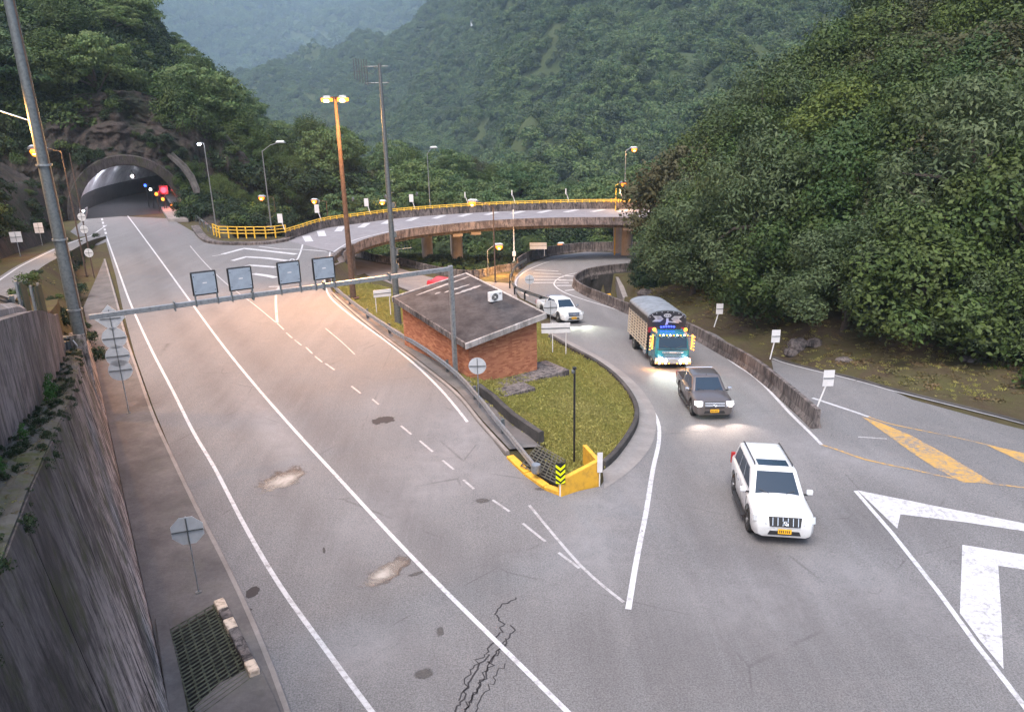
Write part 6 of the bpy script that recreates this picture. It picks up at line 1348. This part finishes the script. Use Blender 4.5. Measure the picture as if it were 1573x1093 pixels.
# ------------------------------------------------------------------ vegetation
def leaf_mesh(name, clumps, per, leaf, m, flat=1., seed=0, asp=.55, shell=.55):
    r = np.random.default_rng(seed); C = np.array(clumps); n = len(C)*per; ci = np.repeat(np.arange(len(C)), per)
    d = r.normal(size=(n, 3)); d[:, 2] = d[:, 2]*.8+.25; d /= np.linalg.norm(d, axis=1)[:, None]
    rad = C[ci, 3]*(shell+(1-shell)*r.random(n)**.5)*(1+.25*r.normal(size=n)*.5); p = C[ci, :3]+d*rad[:, None]*np.array([1, 1, flat])
    nrm = d*.9+r.normal(size=(n, 3))*.45+np.array([0, 0, .35]); nrm /= np.linalg.norm(nrm, axis=1)[:, None]
    t = np.cross(nrm, r.normal(size=(n, 3))); t /= np.linalg.norm(t, axis=1)[:, None]; b = np.cross(nrm, t); s = leaf*(.6+.8*r.random(n))[:, None]
    q = np.stack([p-t*s, p-b*s*asp+nrm*s*.12, p+t*s, p+b*s*asp+nrm*s*.12], 1).reshape(-1, 3)
    return np_mesh(name, q, np.arange(n*4).reshape(-1, 4), m)
def clumps_round(seed, R, n, hz=.8, cr=.33):
    r = np.random.default_rng(seed); out = []
    for k in range(n):
        d = r.normal(size=3); d /= np.linalg.norm(d); d[2] = abs(d[2])*1.15-.35; rr = R*(.55+.45*r.random())*(1+.25*math.sin(3*math.atan2(d[1], d[0])+seed)); out.append((d[0]*rr, d[1]*rr, R*hz*.9+d[2]*R*hz*(.8+.4*r.random()), R*cr*(.6+.8*r.random())))
    return out
def clumps_umbrella(seed, R, n):
    r = np.random.default_rng(seed); out = []
    for k in range(n):
        a = r.random()*6.28; q = R*math.sqrt(r.random()); z = 2.2+1.5*(1-(q/R)**2)+r.choice([0, .8, 1.7])-.6*r.random(); out.append((q*math.cos(a), q*math.sin(a), z, R*.24*(.7+.6*r.random())))
    return out
def clumps_droop(seed, R, n):
    r = np.random.default_rng(seed); out = []
    for k in range(n):
        a = r.random()*6.28; q = R*(.25+.65*r.random()); out.append((q*math.cos(a), q*math.sin(a), r.random()*2.2*R*(1-.45*q/R), R*.28*(.6+.7*r.random())))
    return out
KIND = {}
def mk_kind(key, clumpsf, per, leaf, m, th, flat=1., asp=.55, nvar=2, R=3, n=70):
    out = []
    for v in range(nvar):
        C = clumpsf(11*v+hash_(key), R, n); cm = leaf_mesh(key+'_crown', C, per, leaf, m, flat, seed=v+hash_(key), asp=asp)
        mb = MB(); top = max(c[2] for c in C); r = random.Random(v); mb.tube([(0, 0, -1.5), (r.uniform(-.2, .2), .1, top*.35), (r.uniform(-.4, .4), r.uniform(-.3, .3), top*.7)], [th, th*.75, th*.4], 7)
        for k in range(7):
            c = C[r.randrange(len(C))]; z0_ = top*r.uniform(.2, .5); mb.tube([(0, 0, z0_), (c[0]*.5, c[1]*.5, (z0_+c[2])/2+.2), (c[0]*.9, c[1]*.9, c[2])], [th*.45, th*.3, th*.12], 5)
        out.append((cm, mb.mesh(key+'_trunk', M_BARK)))
    KIND[key] = out
def hash_(s): return sum(ord(c) for c in s) % 97
mk_kind('broad', lambda s, R, n: clumps_round(s, R, int(n*.62), .85, .30), 480, .085, M_LEAF, .22, nvar=3)
mk_kind('bright', lambda s, R, n: clumps_round(s, R, n, .9, .24), 270, .088, M_LEAFY, .18)
mk_kind('brown', lambda s, R, n: clumps_round(s, R, n, .65, .26), 200, .09, M_LEAFB, .2)
mk_kind('grey', lambda s, R, n: clumps_round(s, R, n, 1.0, .22), 260, .085, M_LEAFG, .18, asp=.35)
mk_kind('vine', lambda s, R, n: clumps_droop(s, R, int(n*.6)), 500, .085, M_LEAF, .2)
mk_kind('umbrella', lambda s, R, n: clumps_umbrella(s, R*1.3, n), 170, .12, M_LEAFF, .2, flat=.38)
def put_tree(key, p, s, label, group, name='tree'):
    cm, tm2 = rnd.choice(KIND[key]); r = T(name, label, 'tree', p, rnd.uniform(0, 6.28), group); r.scale = (s*rnd.uniform(.9, 1.15), s*rnd.uniform(.9, 1.15), s*rnd.uniform(.85, 1.2))
    r.rotation_euler = (rnd.uniform(-.12, .12), rnd.uniform(-.12, .12), rnd.uniform(0, 6.28))
    a = link(bpy.data.objects.new('crown', cm), r); b = link(bpy.data.objects.new('trunk', tm2), r); return r
def scatter_pts(V, n, vlo, vhi, mind, ulo=0., uhi=1., tries=40):
    nu, nv = V.shape[0]-1, V.shape[1]-1; pts = []
    for _ in range(n*tries):
        u = rnd.uniform(ulo, uhi)*nu; v = rnd.uniform(vlo, vhi)*nv; i, j = min(int(u), nu-1), min(int(v), nv-1); p = V[i, j]+(V[i+1, j]-V[i, j])*(u-i)+(V[i, j+1]-V[i, j])*(v-j)
        if all((p[0]-q[0])**2+(p[1]-q[1])**2 > mind**2 for q, _, _ in pts): pts.append((p, u/nu, v/nv))
        if len(pts) >= n: break
    return pts
KL_ = {'broad': 'bushy dark green tree', 'bright': 'yellow-green leafy tree', 'brown': 'brownish sparse-leaved tree', 'grey': 'grey-green narrow-leaved tree', 'vine': 'tall vine-hung green tree', 'umbrella': 'flat-topped umbrella-crowned tree'}
def zone(V, n, vlo, vhi, mind, kinds, smin, smax, where, tagw, ulo=0., uhi=1., seen=None):
    for p, u, v in scatter_pts(V, n, vlo, vhi, mind, ulo, uhi):
        X = projy(p)
        if not (-120 < X[0] < 1700) or (tagw == 'R' and X[0] < 1038+(X[1]-330)*.12) or (tagw in ('V', 'V2') and 825 < X[0] < 925 and 350 < X[1] < 405): continue
        if tagw == 'R' and X[0] > 1430 and 170 < X[1] < 470 and rnd.random() < .45: kinds_ = [('brown', 1)]
        else: kinds_ = kinds
        k = rnd.choices([a for a, _ in kinds_], [b for _, b in kinds_])[0]; w = where(u, v, X) if callable(where) else where
        put_tree(k, p-[0, 0, .5], rnd.uniform(smin, smax), f'{KL_[k]} {w}', f'{KL_[k]}s {w}', 'tree')
def whereR(u, v, X):
    return ('low on the slope above the ramp' if v < .35 else 'halfway up the right slope' if v < .65 else 'high on the right slope')+(' at the left end' if X[0] < 1150 else ' in the middle' if X[0] < 1370 else ' towards the right edge')
zone(VR, 135, .20, .97, 3.1, [('broad', 5), ('vine', 4), ('bright', 1.3), ('brown', 1.2), ('grey', 2)], .95, 2.1, whereR, 'R', .03, .92)
zone(VV, 78, .30, .98, 5., [('umbrella', 5), ('broad', 3), ('brown', 1)], 1.1, 1.7, lambda u, v, X: 'just beyond the viaduct'+(' on the left' if X[0] < 520 else ' behind the masts' if X[0] < 700 else ' on the right'), 'V', .05, .9)
zone(VV, 18, .10, .3, 4., [('broad', 3), ('grey', 1), ('vine', 1)], .7, 1.0, 'down below the viaduct', 'V2', .3, .95)
zone(VL, 38, .1, .98, 6., [('umbrella', 4), ('broad', 3)], 1.1, 1.8, 'on the ridge left of the floodlight tower', 'L')
zone(VT, 50, .08, .95, 5., [('umbrella', 4), ('broad', 3), ('vine', 2)], 1.0, 1.8, 'on the mountain above the tunnel', 'T')
zone(VT, 16, .12, .35, 3.2, [('broad', 3), ('vine', 3), ('umbrella', 1)], .7, 1.1, 'just above the tunnel mouth', 'T2')
zone(VC, 18, .62, .97, 4., [('broad', 3), ('vine', 2), ('umbrella', 1)], .9, 1.5, 'above the cliff at the left edge', 'C')
# masses nobody could count: brush on the near slopes, forest on the far ones
src = bpy.data.collections.new('sources')
def src_mesh(me): o = bpy.data.objects.new('source', me); src.objects.link(o); return o
def scatter(name, surf, meshes, density, smin, smax, seed, mask=None, label=None, cat=None):
    c = bpy.data.collections.new(name+'_kinds')
    for me in meshes: c.objects.link(bpy.data.objects.new('kind', me))
    o = link(bpy.data.objects.new(name, surf.data)); o['kind'] = 'stuff'
    ng = bpy.data.node_groups.new(name, 'GeometryNodeTree'); ng.interface.new_socket('Geometry', in_out='INPUT', socket_type='NodeSocketGeometry'); ng.interface.new_socket('Geometry', in_out='OUTPUT', socket_type='NodeSocketGeometry')
    N = ng.nodes; Lk = ng.links.new; gi_, go_ = N.new('NodeGroupInput'), N.new('NodeGroupOutput'); dp = N.new('GeometryNodeDistributePointsOnFaces'); ip = N.new('GeometryNodeInstanceOnPoints')
    dp.inputs['Density'].default_value = density; dp.inputs['Seed'].default_value = seed; Lk(gi_.outputs[0], dp.inputs[0])
    if mask:
        pos = N.new('GeometryNodeInputPosition'); nz = N.new('ShaderNodeTexNoise'); nz.inputs['Scale'].default_value = mask[0]; nz.inputs['Detail'].default_value = 3; Lk(pos.outputs[0], nz.inputs['Vector'])
        mr = N.new('ShaderNodeMapRange'); mr.inputs[1].default_value = mask[1]; mr.inputs[2].default_value = mask[2]; mr.inputs[3].default_value = (0.3 if name == 'forest' else .05)*density; mr.inputs[4].default_value = density; Lk(nz.outputs[0], mr.inputs[0]); Lk(mr.outputs[0], dp.inputs['Density'])
    ci = N.new('GeometryNodeCollectionInfo'); ci.inputs[0].default_value = c; ci.inputs[1].default_value = True; ci.inputs[2].default_value = True
    Lk(dp.outputs[0], ip.inputs[0]); Lk(ci.outputs[0], ip.inputs['Instance']); ip.inputs['Pick Instance'].default_value = True
    rv = N.new('FunctionNodeRandomValue'); rv.data_type = 'FLOAT_VECTOR'; rv.inputs[0].default_value = (-.2, -.2, 0); rv.inputs[1].default_value = (.2, .2, 6.28); Lk(rv.outputs[0], ip.inputs['Rotation'])
    rs_ = N.new('FunctionNodeRandomValue'); rs_.data_type = 'FLOAT'; rs_.inputs[2].default_value = smin; rs_.inputs[3].default_value = smax; rs_.inputs['Seed'].default_value = 5; Lk(rs_.outputs[1], ip.inputs['Scale'])
    Lk(ip.outputs[0], go_.inputs[0]); md = o.modifiers.new('scatter', 'NODES'); md.node_group = ng; return o
bush = [leaf_mesh('bush', [(c[0]*.35, c[1]*.35, c[2]*.3-.1, c[3]*.45) for c in clumps_round(s, 3, 12)], 60, .11, mm, seed=s) for s, mm in ((3, M_LEAFSHADE), (4, M_LEAFSHADE), (5, M_LEAFSHADE), (6, M_LEAF), (7, M_LEAFSHADE))]
bushd = [leaf_mesh('bush', [(c[0]*.35, c[1]*.35, c[2]*.3-.1, c[3]*.45) for c in clumps_round(s, 3, 12)], 60, .12, mm, seed=s) for s, mm in ((13, M_LEAFSHADE), (14, M_LEAF), (16, M_LEAFSHADE))]
crown = [leaf_mesh('far_crown', clumps_round(s, 3, 20), 70, .27, mm, seed=s) for s, mm in ((21, M_LEAFF), (22, M_LEAFF), (23, M_LEAF), (24, M_LEAFG), (25, M_LEAFF))]
# brush layer over the upper part of the near slope
Vb = VR[:, 17:, :]; idx = np.arange(Vb.shape[0]*Vb.shape[1]).reshape(Vb.shape[:2]); f = np.stack([idx[:-1, :-1], idx[1:, :-1], idx[1:, 1:], idx[:-1, 1:]], -1).reshape(-1, 4)
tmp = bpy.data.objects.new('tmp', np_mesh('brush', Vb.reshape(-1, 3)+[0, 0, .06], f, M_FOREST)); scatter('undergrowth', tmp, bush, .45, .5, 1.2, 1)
Vb = VR[:, 2:24, :]; idx = np.arange(Vb.shape[0]*Vb.shape[1]).reshape(Vb.shape[:2]); f = np.stack([idx[:-1, :-1], idx[1:, :-1], idx[1:, 1:], idx[:-1, 1:]], -1).reshape(-1, 4)
tmp2 = bpy.data.objects.new('tmp', np_mesh('litter', Vb.reshape(-1, 3), f, M_DIRT)); 
M_LITTER = foliage('dry_leaf_litter', [(.16, .10, .05), (.10, .065, .035), (.12, .11, .05), (.08, .09, .03)])
def blades(name, n, R, hgt, m, seed, w=.012):
    r = np.random.default_rng(seed); p = np.c_[r.uniform(-R, R, (n, 2)), np.zeros(n)]; a = r.random(n)*6.28; d = np.c_[np.cos(a), np.sin(a), np.zeros(n)]; l = hgt*(.5+r.random(n))[:, None]
    q = np.stack([p-d*w, p+d*w, p+d*w*.4+np.array([0, 0, 1])*l+r.normal(size=(n, 3))*hgt*.35*[1, 1, .1], p-d*w*.4+np.array([0, 0, 1])*l+r.normal(size=(n, 3))*hgt*.35*[1, 1, .1]], 1).reshape(-1, 3)
    return np_mesh(name, q, np.arange(n*4).reshape(-1, 4), m)
litter = [leaf_mesh('litter', [(0, 0, .02, .35), (.3, .2, .02, .3), (-.3, .1, .02, .3)], 22, .07, M_LITTER, .12, seed=s) for s in (31, 32)]
M_GBLADE = foliage('grass_blades', [(.26, .26, .07), (.38, .34, .11), (.21, .22, .055), (.33, .29, .11)])
tuft = [blades('grass_tuft', 40, .22, .06, M_GBLADE, s) for s in (1, 2)]
scatter('leaf_litter', tmp2, litter+tuft+tuft, 2.6, .5, 1.1, 2)
isl = [o for o in bpy.data.objects if o.name.startswith('island_turf')][0]; scatter('grass', isl, tuft, 26, .7, 1.3, 3)
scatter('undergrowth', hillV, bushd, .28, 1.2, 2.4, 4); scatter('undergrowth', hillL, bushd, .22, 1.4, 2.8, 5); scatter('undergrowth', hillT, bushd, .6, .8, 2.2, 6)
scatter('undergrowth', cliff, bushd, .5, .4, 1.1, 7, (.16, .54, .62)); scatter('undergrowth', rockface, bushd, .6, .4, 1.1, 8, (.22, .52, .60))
rs, VRs = patch('rock_slope', [rows(272, [(338, 100), (300, 107), (262, 114), (225, 122)]), rows(330, [(351, 94), (318, 104), (285, 114), (250, 126)]), rows(390, [(351, 96), (330, 108), (305, 120), (285, 132)]), rows(450, [(350, 103), (338, 114), (325, 125), (315, 135)])], 36, 30, M_ROCK, 1.2, 6, 3)
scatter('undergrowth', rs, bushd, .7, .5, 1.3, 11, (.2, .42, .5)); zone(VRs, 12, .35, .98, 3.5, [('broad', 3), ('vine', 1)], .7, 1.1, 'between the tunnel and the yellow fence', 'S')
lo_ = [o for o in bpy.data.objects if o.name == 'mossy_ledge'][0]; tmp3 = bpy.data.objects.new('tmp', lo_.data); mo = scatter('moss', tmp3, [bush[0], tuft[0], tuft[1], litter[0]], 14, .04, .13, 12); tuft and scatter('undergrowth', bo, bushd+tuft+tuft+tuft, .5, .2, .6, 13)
scatter('forest', hillM, crown, .036, .6, 2.1, 9, (.014, .40, .50)); scatter('forest', hillF, crown, .0032, 2.0, 5.6, 10, (.004, .40, .5))
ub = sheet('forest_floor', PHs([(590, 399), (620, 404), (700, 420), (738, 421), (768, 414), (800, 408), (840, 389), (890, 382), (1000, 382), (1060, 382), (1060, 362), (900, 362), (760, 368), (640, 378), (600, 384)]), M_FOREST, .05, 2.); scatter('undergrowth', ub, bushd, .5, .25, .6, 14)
pme = leaf_mesh('leafy_plant', [(0, 0, .3, .34), (.2, .1, .5, .3), (-.15, .12, .55, .3), (.05, -.15, .8, .28), (0, .1, 1.05, .24)], 90, .075, foliage('fresh_leaves', [(.03, .09, .02), (.06, .15, .03), (.03, .09, .02), (.04, .1, .02)]), seed=5, asp=.4)
# plants on the wall ledge
for k, (s, c, sc_) in enumerate(((21.5, -1.15, .42), (20.6, -1.2, .28), (11.5, -1.5, .16), (14.5, -1.35, .2))):
    me = pme; o = link(bpy.data.objects.new('ledge_plant', me)); o.location = W(s, -.12*zl(s)-.35, zl(s)+.05); o.scale = (sc_, sc_, sc_*1.3)
    tag(o, ['leafy green plant growing on the mossy wall ledge, the largest', 'smaller leafy plant beside the largest one on the wall ledge', 'low green tuft on the ledge nearest the camera', 'small green tuft midway along the wall ledge'][k], 'plant')
# houses on the far slope
for k, (px, py, D, w) in enumerate(((606, 92, 1010, 9), (612, 80, 1040, 6), (478, 105, 1090, 6), (728, 37, 800, 6))):
    D2 = D; _, i_, j_ = min((abs(projy(VM[i, j])[0]-px)+abs(projy(VM[i, j])[1]-py), i, j) for i in range(0, 131) for j in range(20, 81)); q = VM[i_, j_]+[0, 0, 3]; r_ = T('far_house', ['small white house on the far slope right of the antenna mast top', 'tiny pale house just above the small white one on the far slope', 'tiny bright house on the far slope left of the antenna mast', 'tiny pale house high on the far slope, farthest right'][k], 'building', q-[0, 0, 1.5], .3*k)
    MB().box((0, 0, 2.5), (w, w*.7, 5)).obj('wall', M_WPAINT, r_); MB().add([(-w*.55, -w*.4, 5), (w*.55, -w*.4, 5), (w*.55, w*.4, 5), (-w*.55, w*.4, 5), (-w*.55, 0, 6.4), (w*.55, 0, 6.4)], [(0, 1, 5, 4), (2, 3, 4, 5), (0, 4, 3), (1, 2, 5), (3, 2, 1, 0)]).obj('roof', M_GALVD, r_)
    for x in (-.25, .25): MB().box((x*w, -w*.355, 2.6), (1.2, .1, 1.3)).obj('window', M_BLACK, r_)
# river glimpsed below the loop
rv_ = [P(834, 374, -9.4), P(858, 364, -9.4), P(905, 368, -9.4), P(925, 380, -9.4), P(900, 392, -9.4), P(838, 392, -9.4)]
o = MB().add([tuple(p) for p in rv_], [(0, 1, 2, 3, 4, 5)]).obj('river', simple('pale_river_water', (.42, .48, .52), .25, 0, .25, .2, .3)); o['kind'] = 'structure'
# boulders on the near slope
for k, (px, py, sz) in enumerate(((995, 452, .8), (983, 460, .6), (968, 466, .5), (1216, 545, .5), (1232, 533, .7), (1250, 528, .5), (1300, 557, .45), (1480, 555, .4), (1530, 548, .35))):
    dd = [(abs(projy(VR[i, j])[0]-px)+abs(projy(VR[i, j])[1]-py), i, j) for i in range(0, 70, 1) for j in range(0, 34, 2)]; _, i, j = min(dd); q = VR[i, j]
    r = random.Random(k); bm = bmesh.new(); bmesh.ops.create_icosphere(bm, subdivisions=3, radius=sz)
    for v_ in bm.verts: v_.co *= 1+.35*fbm(v_.co.x*1.4+k, v_.co.y*1.4, v_.co.z*1.4, 3); v_.co.z *= .6
    me = bpy.data.meshes.new('boulder'); bm.to_mesh(me); bm.free(); me.materials.append(M_CONCD); o = link(bpy.data.objects.new('boulder', me)); o.location = q
    tag(o, 'dark boulder half buried in the leaf litter '+('below the leafy bank by the loop' if px < 1000 else 'just above the exit road' if px < 1350 else 'on the grassy bank at the right'), 'rock', 'boulders on the right slope')

ORD = 'first second third fourth fifth sixth seventh eighth ninth tenth eleventh twelfth thirteenth fourteenth fifteenth sixteenth seventeenth eighteenth nineteenth twentieth'.split()
same = {}
for o in bpy.data.objects:
    if o.get('category') in ('tree', 'rock'): same.setdefault(o['label'], []).append(o)
for lb, os_ in same.items():
    if len(os_) > 1:
        for k, o in enumerate(sorted(os_, key=lambda q: projy(np.array(q.location))[0])):
            suf = 'leftmost' if k == 0 else 'rightmost' if k == len(os_)-1 else (ORD[k]+' from left') if k < 20 else ORD[len(os_)-1-k]+' from right'
            w_ = (lb+', '+suf).split(); o['label'] = ' '.join(w_) if len(w_) <= 16 else ' '.join((lb.replace(' in the middle', '').replace(' of the floodlight tower', ' of the tower').replace(' towards the right edge', ' at right').replace(' at the left end', ' at left')+', '+suf).split()[:16])
# ------------------------------------------------------------------ haze
hz = bpy.data.materials.new('haze'); hz.use_nodes = True; n = hz.node_tree.nodes; n.remove(n['Principled BSDF'])
pv = n.new('ShaderNodeVolumePrincipled'); pv.inputs['Color'].default_value = (.56, .76, .96, 1); pv.inputs['Density'].default_value = .00019; pv.inputs['Anisotropy'].default_value = .0
hz.node_tree.links.new(pv.outputs[0], n['Material Output'].inputs['Volume'])
hb = MB().box((0, 1550, 640), (9400, 4300, 1374)).obj('haze', hz); hb['kind'] = 'stuff'
